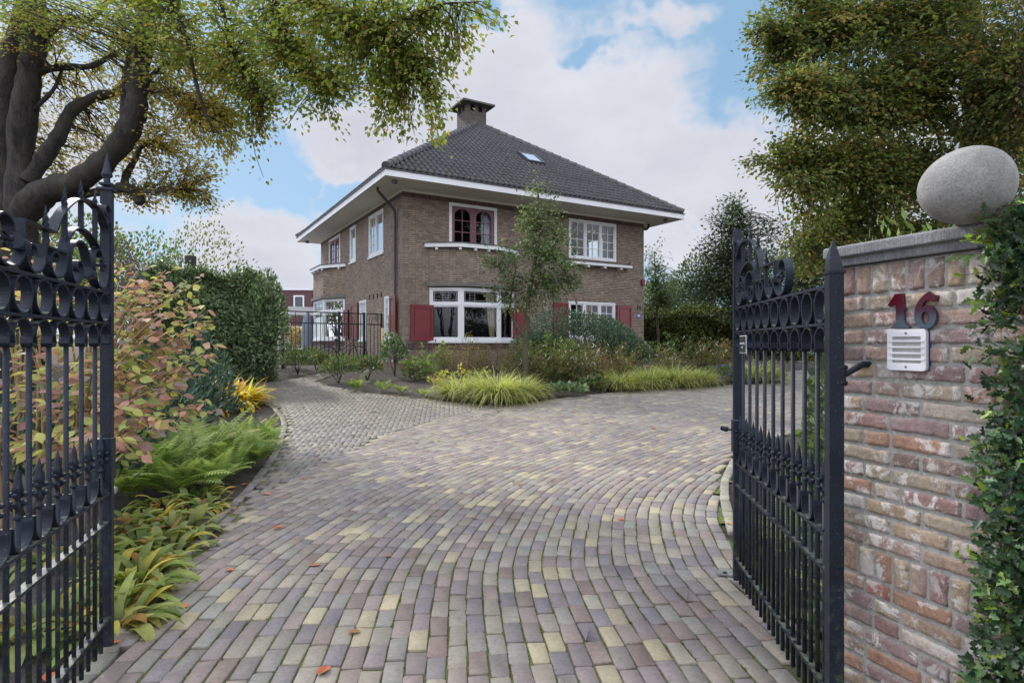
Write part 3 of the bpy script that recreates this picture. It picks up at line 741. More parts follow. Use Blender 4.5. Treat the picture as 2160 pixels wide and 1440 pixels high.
    mb.tube([c, c + ax.normalized() * 0.05], 0.007, 8); mb.lathe(c + ax.normalized() * 0.035, ax, [(0.004, 0), (0.016, 0.01), (0.02, 0.025), (0.012, 0.04), (0.017, 0.052), (0.001, 0.062)], 8)
    mb.build('handle', M['galvanised' if capped else 'gate'], root)
    return root, q
Lh = (0.30, -0.954); Ln = (0.954, 0.30)
Lfree = (-1.969 + 0.05 * 0.30, 2.93 - 0.05 * 0.954)
leafL, qL = gate_leaf(Lfree, Lh, Ln, 0.0, 0.16, 'tall scrolled iron gate leaf with pointed stile finial, opened against the shrub bed', True)
Rh = (-0.1276, -0.9918); Rn = (-0.9918, 0.1276)
Rfree = (1.412, 3.743)
leafR, qR = gate_leaf(Rfree, Rh, Rn, -0.022, 0.147, 'scrolled iron gate leaf carrying a small sign plate, hung on the brick pillar', False)
# hinge on the pillar
mb = MB(); hp = qR(10 * 0.147 + 0.02, 1.405)
mb.lathe(hp + Vector((-0.0, 0.0, -0.04)) + Vector((0.02, 0, 0)), (0, 0, 1), [(0.02, 0), (0.028, 0.004), (0.028, 0.018), (0.022, 0.02), (0.022, 0.06), (0.028, 0.062), (0.028, 0.076), (0.02, 0.08)], 12)
mb.build('hinge', M['gate'], leafR)
# sign plate fixed on the right leaf
def sign():
    c0 = qR(0.235, 1.522, 0.023); x = Vector((Rh[0], Rh[1], 0)) ; n = Vector((Rn[0], Rn[1], 0))
    root = empty('sign_plate', c0, 'small dark sign plate with white border and lettering on the right gate', 'sign')
    mb = MB(); mb.obox(c0, x, n, (0, 0, 1), 0.072, 0.002, 0.052); mb.build('border', M['white_plastic'], root)
    mb = MB(); mb.obox(c0 + n * 0.003, x, n, (0, 0, 1), 0.067, 0.0016, 0.047); mb.build('panel', simple('sign_dark', lin(48, 48, 52), 0.4), root)
    text_mesh('videobewaking', 0.0175, 0.0005, c0 + n * 0.0055 + Vector((0, 0, 0.006)), x, (0, 0, 1), M['white_plastic'], 'lettering', root)
    mb = MB(); mb.obox(c0 + n * 0.0055 + Vector((0, 0, -0.018)), x, n, (0, 0, 1), 0.009, 0.0006, 0.005); mb.build('symbol', M['white_plastic'], root)
sign()

# ------------------------------------------------------------------ the brick pillar
PW = Vector((0.3624, -0.932, 0)).normalized(); PNm = Vector((-0.932, -0.3624, 0)).normalized(); P0 = Vector((1.351, 2.45, 0))
def pp(d, z, b=0.0): return P0 + PW * d + PNm * b + Vector((0, 0, z))
pillar = empty('brick_pillar', P0, 'weathered red and buff brick gate pillar with a grey stone coping', 'gate pillar')
PL = 1.05; PT = 0.52; ZT = 1.812
def make_pillar():
    mb = MB(); mb.obox(pp(PL / 2, ZT / 2 - 0.05, -PT / 2 + 0.004), PW, PNm, (0, 0, 1), PL / 2 - 0.006, PT / 2 - 0.006, ZT / 2 + 0.05)
    mb.build('mortar', M['mortar'], pillar)
    items = []        # (d0, d1, z0, z1)
    course_h = 0.0655; z = ZT - 0.006; r = 0
    def soldiers(z0, z1):
        d = 0.006
        while d < PL:
            w_ = random.uniform(0.052, 0.064); items.append((d, min(d + w_, PL + 0.0), z0, z1)); d += w_ + 0.013
    soldiers(z - 0.108, z); z -= 0.121; r = 0
    while z > -0.1:
        if r == 15:
            soldiers(z - 0.108, z); z -= 0.121; r += 1; continue
        kind = r % 2
        d = 0.0; seq = ([0.10, 0.21, 0.21, 0.21, 0.21, 0.21] if kind == 0 else [0.205, 0.205, 0.21, 0.21, 0.21])
        if random.random() < 0.25: seq = [0.14] + seq
        for i_, w_ in enumerate(seq):
            if random.random() < 0.22 and w_ > 0.15:
                items.append((d, d + 0.097, z - 0.052, z)); d += 0.097 + 0.013
            w2 = w_ + random.uniform(-0.006, 0.004)
            if d > PL - 0.03: break
            items.append((d, min(d + w2, PL), z - 0.052 + random.uniform(-0.002, 0.002), z + random.uniform(-0.002, 0.002))); d += w2 + 0.013
        z -= course_h; r += 1
    pal = np.array([lin(158, 132, 120), lin(164, 136, 116), lin(148, 114, 108), lin(168, 144, 116), lin(158, 142, 122), lin(124, 104, 96), lin(168, 126, 100), lin(182, 166, 152), lin(144, 118, 116), lin(192, 184, 178), lin(154, 98, 84)])
    wts = np.array([12, 12, 10, 12, 12, 8, 7, 10, 9, 5, 4.0]); wts /= wts.sum()
    V, F, C, Lm = [], [], [], []; nv = 0
    for (d0, d1, z0, z1) in items:
        nu = max(5, int((d1 - d0) / 0.014) + 3); nw = max(6, int((z1 - z0) / 0.011) + 3)
        us = np.concatenate([[0], np.linspace(.0035 / (d1 - d0), 1 - .0035 / (d1 - d0), nu - 2), [1]]); ws = np.concatenate([[0], np.linspace(.0035 / (z1 - z0), 1 - .0035 / (z1 - z0), nw - 2), [1]]); U, W = np.meshgrid(us, ws)
        ph = rng.uniform(0, 9, 6); amp = 0.0013
        bx_ = d0 + U * (d1 - d0); bz_ = z0 + W * (z1 - z0)
        ex = amp * (np.sin(W * 7 + ph[0]) + np.sin(W * 17 + ph[1])); ez = amp * (np.sin(U * 6 + ph[2]) + np.sin(U * 19 + ph[3]) + 0.6 * np.sin(U * 41 + ph[5]))
        edge = np.minimum(np.minimum(U * (d1 - d0), (1 - U) * (d1 - d0)), np.minimum(W * (z1 - z0), (1 - W) * (z1 - z0)))
        rnd = np.clip(edge / 0.0035, 0, 1); b = 0.008 * rnd ** .6 - 0.003 + rng.normal(0, 0.0004, U.shape) + rng.uniform(-0.002, 0.002)
        corner = ((np.minimum(U, 1 - U) * (d1 - d0) < 0.003) & (np.minimum(W, 1 - W) * (z1 - z0) < 0.003))
        bx_ = bx_ + ex * (1 if d0 > 0.001 else 0.2) + np.where(corner, np.sign(0.5 - U) * 0.004, 0); bz_ = bz_ + ez + np.where(corner, np.sign(0.5 - W) * 0.004, 0)
        p = np.array(P0)[None, None] + np.array(PW)[None, None] * bx_[..., None] + np.array(PNm)[None, None] * b[..., None]; p[..., 2] += bz_
        idx = nv + np.arange(nu * nw).reshape(nw, nu)
        F.append(np.stack([idx[:-1, :-1], idx[:-1, 1:], idx[1:, 1:], idx[1:, :-1]], 2).reshape(-1, 4)); V.append(p.reshape(-1, 3)); nv += nu * nw
        c = pal[rng.choice(len(pal), p=wts)]; c = (c * .82 + c.mean() * .18) * rng.uniform(0.92, 1.14); C.append(np.repeat(c[None], nu * nw, 0)); Lm.append(np.full(nu * nw, rng.choice([0.15, 0.8, 1.0, 1.1])))
        # return bricks on the pillar's end, seen past the gate
    np_mesh('brickwork', np.concatenate(V), np.concatenate(F), M['pillar_brick'], pillar, np.concatenate(C), True, True, ('Lime', np.concatenate(Lm)))
    # plain end face in the same bricks
    V, F, C = [], [], []; z = ZT - 0.006; r = 0; nv = 0
    while z > -0.1:
        d = 0.0; k = 0
        while d < PT:
            w_ = 0.1 if (r + k) % 3 == 0 else 0.21; w_ = min(w_, PT - d); q_ = [pp(-0.006, z - 0.052, -d), pp(-0.006, z - 0.052, -d - w_), pp(-0.006, z, -d - w_), pp(-0.006, z, -d)]
            q2 = [pp(0.01, z - 0.052, -d), pp(0.01, z - 0.052, -d - w_), pp(0.01, z, -d - w_), pp(0.01, z, -d)]
            V += [tuple(a) for a in q_ + q2]; F.append([nv, nv + 1, nv + 2, nv + 3])
            for e_ in range(4): F.append([nv + e_, nv + (e_ + 1) % 4, nv + 4 + (e_ + 1) % 4, nv + 4 + e_])
            C += [pal[rng.choice(len(pal), p=wts)]] * 8; nv += 8; d += w_ + 0.012; k += 1
        z -= course_h; r += 1
    np_mesh('end_brickwork', np.array(V), np.array(F), M['pillar_brick'], pillar, np.array(C), False, True, ('Lime', np.full(nv, 0.8)))
    # coping: moulded profile, drip below and a sloped shoulder above
    mb = MB(); prof = [(-PT - 0.05, 0.0), (0.028, 0.0), (0.028, 0.030), (0.052, 0.036), (0.052, 0.072), (0.044, 0.080), (-PT - 0.05, 0.080)]
    d0, d1 = -0.045, PL + 0.05; rows = []
    for d in (d0, d0 + 0.5, d1): rows.append([pp(d if d != d0 else d0 + (0.022 if zz < 0.033 else 0.0), ZT + 0.003 + zz, b) for b, zz in prof])
    mb.grid(rows, True, False, True); mb.build('coping', M['coping'], pillar, bevel=0.004)
make_pillar()
# stone egg
def make_egg():
    c = P(2042, 396, 1.93); n = 48; m = 32; rows = []
    ax = (Vector((0.95, -0.25, 0.12))).normalized(); up = Vector((-0.12, 0.0, 1)); up = (up - ax * up.dot(ax)).normalized(); w_ = ax.cross(up)
    zc = ZT + 0.083 + 0.112
    c = P(2036, 396, 1.93); c.z = zc + 0.002
    for i in range(m + 1):
        t = PI * i / m; r = math.sin(t) ** 0.98 if 0 < t < PI else 0.0002; x = -math.cos(t)
        taper = 1.0 + 0.09 * x
        rows.append([c + ax * x * 0.131 + (up * math.sin(2 * PI * k / n) * 0.123 + w_ * math.cos(2 * PI * k / n) * 0.13) * max(r, 0.0002) * taper for k in range(n)])
    mb = MB(); mb.grid(rows, True, True, False)
    o = mb.build('stone_egg', M['egg']); tag(o, 'large smooth grey stone egg lying on the pillar coping', 'stone ornament')
make_egg()
# house number 16 on the pillar
def mk_num():
    t = NT('number_glaze'); sp = t.add('ShaderNodeSeparateXYZ'); g_ = t.add('ShaderNodeNewGeometry'); t.link(g_.outputs['Position'], sp.inputs[0])
    mr = t.add('ShaderNodeMapRange'); t.link(sp.outputs[2], mr.inputs[0]); mr.inputs[1].default_value = 1.585; mr.inputs[2].default_value = 1.655
    t.color(t.ramp(mr.outputs[0], [(0.0, lin(74, 84, 96)), (0.5, lin(66, 34, 52)), (1.0, lin(76, 6, 26))])); t.rough(0.22); return t.m
M['number'] = mk_num()
def outline_obj(name, outlines, depth, mat, place, parent=None, bevel=0.0):
    """outer outline with optional holes filled as a flat shape, extruded"""
    cu = bpy.data.curves.new(name, 'CURVE'); cu.dimensions = '2D'; cu.fill_mode = 'BOTH'; cu.extrude = depth; cu.bevel_depth = bevel; cu.bevel_resolution = 2
    for pts in outlines:
        s = cu.splines.new('POLY'); s.points.add(len(pts) - 1)
        for i, (x, y) in enumerate(pts): s.points[i].co = (x, y, 0, 1)
        s.use_cyclic_u = True
    to = bpy.data.objects.new('t', cu); COL.objects.link(to); dg = bpy.context.evaluated_depsgraph_get()
    me = bpy.data.meshes.new_from_object(to.evaluated_get(dg)); bpy.data.objects.remove(to); me.transform(place); me.materials.clear()
    return link_mesh(name, me, mat, parent)
def sm(pts, n=5): return [(p.x, p.y) for p in crom([(a, b, 0) for a, b in pts] + [(*pts[0], 0)], n)][:-1]
def place_on(d, z, b, s):
    m = Matrix((PW * s, Vector((0, 0, 1)) * s, PNm * s)).transposed().to_4x4(); m.translation = pp(d, z, b); return m
# survey: digit centres on the pillar face
def face_d(px, b=0.026):
    r = (px - CXP) / FPX; x0 = P0.x + PNm.x * b; y0 = P0.y + PNm.y * b; return (x0 - r * y0) / (r * PW.y - PW.x)
d1 = face_d(1896); d6 = face_d(1950); dl = face_d(1912)
def zat(px, py): d = face_d(px); return 1.5 + (HYP - py) / FPX * (P0.y + PW.y * d)
one = [(-0.14, 0.5), (0.10, 0.5), (0.13, -0.30), (0.19, -0.42), (0.28, -0.46), (0.28, -0.5), (-0.26, -0.5), (-0.26, -0.46), (-0.14, -0.40), (-0.11, -0.3), (-0.12, 0.20), (-0.30, 0.13), (-0.36, 0.20)]
H16 = 0.127
o = outline_obj('house_number', [one], 0.055, M['number'], place_on(d1, zat(1896, 656), 0.016, H16), None, 0.0)
tag(o, 'glazed red and grey figure 1 on the pillar, left of the 6', 'house number', 'figures of the house number')
ang = np.linspace(0, 2 * PI, 28, endpoint=False)
six = [(0.30 * math.cos(a) + 0.0, -0.18 + 0.33 * math.sin(a)) for a in np.linspace(math.radians(62), math.radians(-180), 24)]
six += [(-0.30, -0.05), (-0.27, 0.12), (-0.19, 0.28), (-0.06, 0.42), (0.10, 0.52), (0.20, 0.42), (0.33, 0.40), (0.30, 0.26), (0.20, 0.22), (0.10, 0.30), (0.0, 0.27), (-0.07, 0.18), (-0.09, 0.08), (-0.02, 0.13), (0.06, 0.15)]
hole = [(0.11 * math.cos(a) + 0.0, -0.2 + 0.175 * math.sin(a)) for a in ang]
o = outline_obj('house_number', [six, hole], 0.055, M['number'], place_on(d6, zat(1950, 655), 0.016, H16), None, 0.0)
tag(o, 'glazed red and grey figure 6 on the pillar, right of the 1', 'house number', 'figures of the house number')
# lamp with slatted cover
def wall_lamp():
    zc = zat(1912, 738); c = pp(dl, zc, 0.0)
    root = empty('wall_lamp', c, 'square white slatted bulkhead lamp set in the pillar under the number', 'lamp')
    hw, hh = 0.071, 0.0735
    def rr(hw_, hh_, r, n=5):
        o_ = []
        for cx_, cy_, a0 in ((hw_ - r, hh_ - r, 0), (-hw_ + r, hh_ - r, PI / 2), (-hw_ + r, -hh_ + r, PI), (hw_ - r, -hh_ + r, 1.5 * PI)):
            o_ += [(cx_ + r * math.cos(a0 + k * PI / 2 / n), cy_ + r * math.sin(a0 + k * PI / 2 / n)) for k in range(n + 1)]
        return o_
    outline_obj('frame', [rr(hw, hh, 0.012), rr(hw - 0.016, hh - 0.024, 0.004)], 0.006, M['white_plastic'], place_on(dl, zc, 0.022, 1.0), root, 0.0015)
    outline_obj('backplate', [rr(hw + 0.001, hh + 0.001, 0.012)], 0.006, M['blue_plastic'], place_on(dl, zc, 0.008, 1.0), root)
    outline_obj('diffuser', [rr(hw - 0.017, hh - 0.025, 0.004)], 0.001, M['lamp_glass'], place_on(dl, zc, 0.016, 1.0), root)
    for k in range(4):
        mb = MB(); mb.obox(pp(dl, zc + 0.033 - k * 0.022, 0.029), PW, PNm, (0, 0, 1), hw - 0.003, 0.0035, 0.0035); mb.build('slat', M['white_plastic'], root, bevel=0.001)
    for sg in (-1, 1):
        mb = MB(); mb.lathe(pp(dl, zc + sg * 0.061, 0.029), PNm, [(0.0045, 0), (0.0045, 0.002), (0.001, 0.003)], 10); mb.build('screw', M['zinc'], root)
wall_lamp()
# hinge pin into the pillar
mb = MB(); a_ = qR(10 * 0.147 + 0.02, 1.405) + Vector((0.035, 0, 0)); b_ = pp(face_d(1822), zat(1822, 768), 0.0)
mb.tube([a_, b_ + PNm * 0.03, b_ - PNm * 0.02], [0.011, 0.013, 0.013], 10); mb.lathe(a_ + Vector((-0.02, 0, -0.034)), (0, 0, 1), [(0.019, 0), (0.019, 0.068)], 12)
o = mb.build('hinge_pin', M['gate']); tag(o, 'black iron hinge pin let into the brick pillar', 'hinge')
# gate stop plate on the paving
def stop_plate():
    c = gp(1533, 1213); root = empty('gate_stop', c, 'galvanised gate stop plate screwed to the paving by the right gate', 'gate stop')
    mb = MB(); mb.obox(c + Vector((0, 0, 0.012)), (1, -.25, 0), (.25, 1, 0), (0, 0, 1), 0.055, 0.03, 0.005); mb.build('plate', M['galvanised'], root, bevel=0.002)
    mb = MB(); mb.lathe(c + Vector((-0.012, 0, 0.017)), (0, 0, 1), [(0.014, 0), (0.014, 0.006), (0.008, 0.006), (0.008, 0.001)], 12); mb.build('socket', M['black_iron'], root)
stop_plate()
# ------------------------------------------------------------------ the brick house
HC_ = Vector((-3.468, 19.0, 0.75)); HROT = math.atan2(0.506, 0.8627)
house = empty('brick_house', HC_, 'large two storey brown brick house with a hipped tile roof and red shutters', 'house', rz=HROT)
def hb_(mb, name, mat, parent=None, bevel=0.0):
    """build in the house's own frame"""
    return mb.build(name, mat, parent if parent else house, False, bevel)
LX, LY, WH = 10.2, 11.34, 5.70
FRONT = Fr((0, 0, 0), (1, 0, 0), (0, -1, 0)); LEFT = Fr((0, 0, 0), (0, 1, 0), (-1, 0, 0))
def wall_mesh(mb, fr, a0, a1, z0, z1, ops, depth=0.13, u0=0.0):
    xs = sorted({a0, a1, *[o[0] for o in ops], *[o[1] for o in ops]}); zs = sorted({z0, z1, *[o[2] for o in ops], *[o[3] for o in ops]})
    for i in range(len(xs) - 1):
        for j in range(len(zs) - 1):
            xc, zc = (xs[i] + xs[i + 1]) / 2, (zs[j] + zs[j + 1]) / 2
            if any(o[0] < xc < o[1] and o[2] < zc < o[3] for o in ops): continue
            q = [(xs[i], zs[j]), (xs[i + 1], zs[j]), (xs[i + 1], zs[j + 1]), (xs[i], zs[j + 1])]
            mb.poly([fr.pt(a, 0, z) for a, z in q], [(a + u0, z) for a, z in q])
    for o in ops:
        c = [(o[0], o[2]), (o[1], o[2]), (o[1], o[3]), (o[0], o[3])]
        for k in range(4):
            p, q = c[k], c[(k + 1) % 4]
            mb.poly([fr.pt(p[0], 0, p[1]), fr.pt(q[0], 0, q[1]), fr.pt(q[0], -depth, q[1]), fr.pt(p[0], -depth, p[1])], [(p[0], p[1]), (q[0] + 0.01, q[1]), (q[0] + depth, q[1]), (p[0] + depth, p[1] + 0.01)])
FO = [(1.60, 3.41, 4.05, 5.46), (6.47, 8.75, 3.97, 5.45), (6.45, 8.70, 0.95, 2.36)]
mb = MB(); wall_mesh(mb, FRONT, 0, LX, -0.5, WH, FO + [(0.95, 4.07, 0.86, 2.64)]); hb_(mb, 'wall', M['house_brick'])
LO = [(1.95, 3.61, 3.95, 5.46), (5.34, 6.19, 4.06, 5.48), (7.74, 9.70, 4.14, 5.5), (1.02, 1.82, 0.9, 2.38), (3.95, 4.84, 0.92, 2.42)]
mb = MB(); wall_mesh(mb, LEFT, 0, LY, -0.5, WH, LO + [(7.1, 10.9, 0.96, 2.64)], u0=0.1); hb_(mb, 'wall', M['house_brick'])
mb = MB(); wall_mesh(mb, Fr((LX, 0, 0), (0, 1, 0), (1, 0, 0)), 0, LY, -0.5, WH, [(2.0, 3.6, 3.95, 5.4), (6.0, 7.6, 3.95, 5.4)]); hb_(mb, 'wall', M['house_brick'])
mb = MB(); wall_mesh(mb, Fr((0, LY, 0), (1, 0, 0), (0, 1, 0)), 0, LX, -0.5, WH, []); hb_(mb, 'wall', M['house_brick'])
# soldier bands: under the eave and at the foot of the front
def uvbox(mb, fr, a0, a1, b0, b1, z0, z1, uo=0.0):
    c = lambda a, b, z: fr.pt(a, b, z)
    mb.poly([c(a0, b1, z0), c(a1, b1, z0), c(a1, b1, z1), c(a0, b1, z1)], [(a0 + uo, 0), (a1 + uo, 0), (a1 + uo, z1 - z0), (a0 + uo, z1 - z0)])
    for q in (((a0, b0, z0), (a0, b1, z0), (a0, b1, z1), (a0, b0, z1)), ((a1, b1, z0), (a1, b0, z0), (a1, b0, z1), (a1, b1, z1))):
        mb.poly([c(*k) for k in q], [(0, 0), (b1 - b0, 0), (b1 - b0, z1 - z0), (0, z1 - z0)])
    mb.poly([c(a0, b1, z1), c(a1, b1, z1), c(a1, b0, z1), c(a0, b0, z1)], [(a0, 0.02), (a1, 0.02), (a1, 0.03), (a0, 0.03)])
    mb.poly([c(a0, b0, z0), c(a1, b0, z0), c(a1, b1, z0), c(a0, b1, z0)], [(a0, 0.02), (a1, 0.02), (a1, 0.03), (a0, 0.03)])
mb = MB(); uvbox(mb, FRONT, 0.0, LX, -0.05, 0.006, 5.46, 5.67); uvbox(mb, LEFT, 0.0, LY, -0.05, 0.006, 5.505, 5.67); hb_(mb, 'soldier_course', M['soldier'])
for x0_, x1_ in ((-0.006, 0.93), (4.1, LX + 0.006)): mb = MB(); uvbox(mb, FRONT, x0_, x1_, -0.05, 0.008, 0.58, 0.79); hb_(mb, 'soldier_course', M['soldier'])
# dark inner core so that rooms read as rooms, with floors
mb = MB(); mb.box(1.9, LX - 1.6, 1.9, LY - 1.6, -0.3, 5.6); mb.box(0.2, LX - 0.2, 0.2, LY - 0.2, 2.72, 2.95); mb.box(0.15, LX - 0.15, 0.15, LY - 0.15, -0.3, 0.02); hb_(mb, 'interior', M['dark_room'])
def casement_window(fr, a0, a1, z0, z1, lights, cols, rows, fmat='white_paint', label=None, surround=0.075, mid=0.055, sash=0.05, dep=-0.03, sill=True, curtain=None):
    """frame > sashes, panes and glazing bars"""
    mb = MB(); s = surround; f0, f1 = dep - 0.05, dep + 0.045
    mb.box(a0, a1, f0, f1, z1 - s, z1, fr); mb.box(a0, a1, f0, f1, z0, z0 + s, fr)
    mb.box(a0, a0 + s, f0, f1 - .002, z0 + s, z1 - s, fr); mb.box(a1 - s, a1, f0, f1 - .002, z0 + s, z1 - s, fr)
    wl = (a1 - a0 - 2 * s - mid * (lights - 1)) / lights
    for i in range(1, lights): x = a0 + s + i * wl + (i - 1) * mid; mb.box(x, x + mid, f0, f1 - .002, z0 + s, z1 - s, fr)
    w_ = hb_(mb, 'window', M['white_paint'])
    for i in range(lights):
        x = a0 + s + i * (wl + mid); xa, xb, za, zb = x, x + wl, z0 + s, z1 - s
        mb = MB(); g0, g1 = f0 + 0.01, f1 - 0.02
        mb.box(xa, xa + sash, g0, g1, za, zb, fr); mb.box(xb - sash, xb, g0, g1, za, zb, fr); mb.box(xa + sash, xb - sash, g0, g1 - .002, za, za + sash, fr); mb.box(xa + sash, xb - sash, g0, g1 - .002, zb - sash, zb, fr)
        c, r = (cols[i], rows[i]) if isinstance(cols, list) else (cols, rows)
        for k in range(1, c): xx = xa + sash + (xb - xa - 2 * sash) * k / c; mb.box(xx - .011, xx + .011, g0 + .012, g1 - .012, za + sash, zb - sash, fr)
        for k in range(1, r): zz = za + sash + (zb - za - 2 * sash) * k / r; mb.box(xa + sash, xb - sash, g0 + .014, g1 - .014, zz - .011, zz + .011, fr)
        o = hb_(mb, 'sash', M[fmat], w_); 
        mb = MB(); gz = (g0 + g1) / 2; mb.poly([fr.pt(xa + .02, gz, za + .02), fr.pt(xb - .02, gz, za + .02), fr.pt(xb - .02, gz, zb - .02), fr.pt(xa + .02, gz, zb - .02)]); hb_(mb, 'pane', M['glass'], w_)
    if sill:
        mb = MB(); mb.box(a0 - 0.05, a1 + 0.05, -0.08, 0.05, z0 - 0.07, z0 - 0.003, fr); hb_(mb, 'sill', M['white_paint'], w_)
    if curtain:
        for (x0, x1, m_) in curtain: drape(fr, x0, x1, z0 + 0.05, z1 - 0.06, -0.28, m_, w_)
    return w_
def drape(fr, x0, x1, z0, z1, b, mat, parent, gather=0.0):
    mb = MB(); n = max(10, int((x1 - x0) / 0.02)); rows = []
    for t in np.linspace(0, 1, 6):
        z = z0 + (z1 - z0) * t; g_ = 1 - gather * (1 - t) ** 1.3
        rows.append([fr.pt(x1 - (x1 - (x0 + (x1 - x0) * k / n)) * g_ if gather >= 0 else x0 + ((x1 - x0) * k / n) * (1 + gather * (1 - t) ** 1.3), b + 0.03 * math.sin(k * 1.4), z) for k in range(n + 1)])
    mb.grid(rows, False, True); hb_(mb, 'curtain', M[mat], parent)
def arched_doors(fr, a0, a1, z0, z1):
    mb = MB(); s = 0.10; f0, f1 = -0.1, 0.015
    mb.box(a0, a1, f0, f1, z1 - s, z1, fr); mb.box(a0, a0 + s, f0, f1 - .002, z0, z1 - s, fr); mb.box(a1 - s, a1, f0, f1 - .002, z0, z1 - s, fr)
    w_ = hb_(mb, 'french_door', M['white_paint']); mid = (a0 + a1) / 2
    for xa, xb in ((a0 + s, mid), (mid, a1 - s)):
        mb = MB(); st = 0.11; g0, g1 = -0.085, -0.02; W = xb - xa - 2 * st; zt_ = z1 - s - 0.07; rad = W / 2; cz = zt_ - rad * 0.8
        mb.box(xa + 0.004, xa + st, g0, g1, z0, z1 - s - 0.004, fr); mb.box(xb - st, xb - 0.004, g0, g1, z0, z1 - s - 0.004, fr); mb.box(xa + st, xb - st, g0, g1 - .002, z0, z0 + 0.08, fr)
        cxx = (xa + xb) / 2; N_ = 12
        arch = [(cxx + rad * math.cos(a), cz + rad * 0.8 * math.sin(a)) for a in np.linspace(PI, 0, N_ + 1)]
        for k in range(N_):
            (xA, zA), (xB, zB) = arch[k], arch[k + 1]
            for bb, flip in ((g1 - .002, 0), (g0, 1)): mb.poly([fr.pt(xA, bb, zA), fr.pt(xB, bb, zB), fr.pt(xB, bb, z1 - s - 0.004), fr.pt(xA, bb, z1 - s - 0.004)])
            mb.poly([fr.pt(xA, g0, zA), fr.pt(xB, g0, zB), fr.pt(xB, g1 - .002, zB), fr.pt(xA, g1 - .002, zA)])
        mb.box(cxx - .014, cxx + .014, g0 + .015, g1 - .01, z0 + 0.08, zt_, fr)
        for k in (1, 2): zz = z0 + 0.08 + (zt_ - z0 - 0.08) * k / 3; mb.box(xa + st, xb - st, g0 + .017, g1 - .012, zz - .014, zz + .014, fr)
        lf = hb_(mb, 'door_leaf', M['maroon_paint'], w_)
        mb = MB(); mb.poly([fr.pt(xa + st - .02, -0.05, z0 + .05), fr.pt(xb - st + .02, -0.05, z0 + .05), fr.pt(xb - st + .02, -0.05, zt_ + 0.01), fr.pt(xa + st - .02, -0.05, zt_ + 0.01)]); hb_(mb, 'pane', M['glass'], w_)
    return w_
w1 = arched_doors(FRONT, 1.60, 3.41, 4.05, 5.46); drape(FRONT, 2.95, 3.3, 4.1, 5.4, -0.3, 'curtain_white', w1); drape(FRONT, 1.7, 1.85, 4.1, 5.4, -0.3, 'curtain_white', w1)
casement_window(FRONT, 6.47, 8.75, 3.97, 5.45, 3, 2, 4, curtain=[(8.3, 8.62, 'curtain_green'), (7.3, 7.55, 'curtain_cream')], sill=False)
casement_window(FRONT, 6.45, 8.70, 0.95, 2.36, 3, 2, 4, curtain=[(7.95, 8.55, 'curtain_green'), (7.25, 7.8, 'curtain_cream')])
arched_doors(LEFT, 7.74, 9.70, 4.10, 5.5)
casement_window(LEFT, 1.95, 3.61, 3.95, 5.46, 2, [1, 2], [1, 4], sill=True)
casement_window(LEFT, 5.34, 6.19, 4.06, 5.48, 1, 1, 1)
casement_window(LEFT, 1.02, 1.82, 0.9, 2.38, 1, 2, 5); casement_window(LEFT, 3.95, 4.84, 0.92, 2.42, 1, 3, 4)
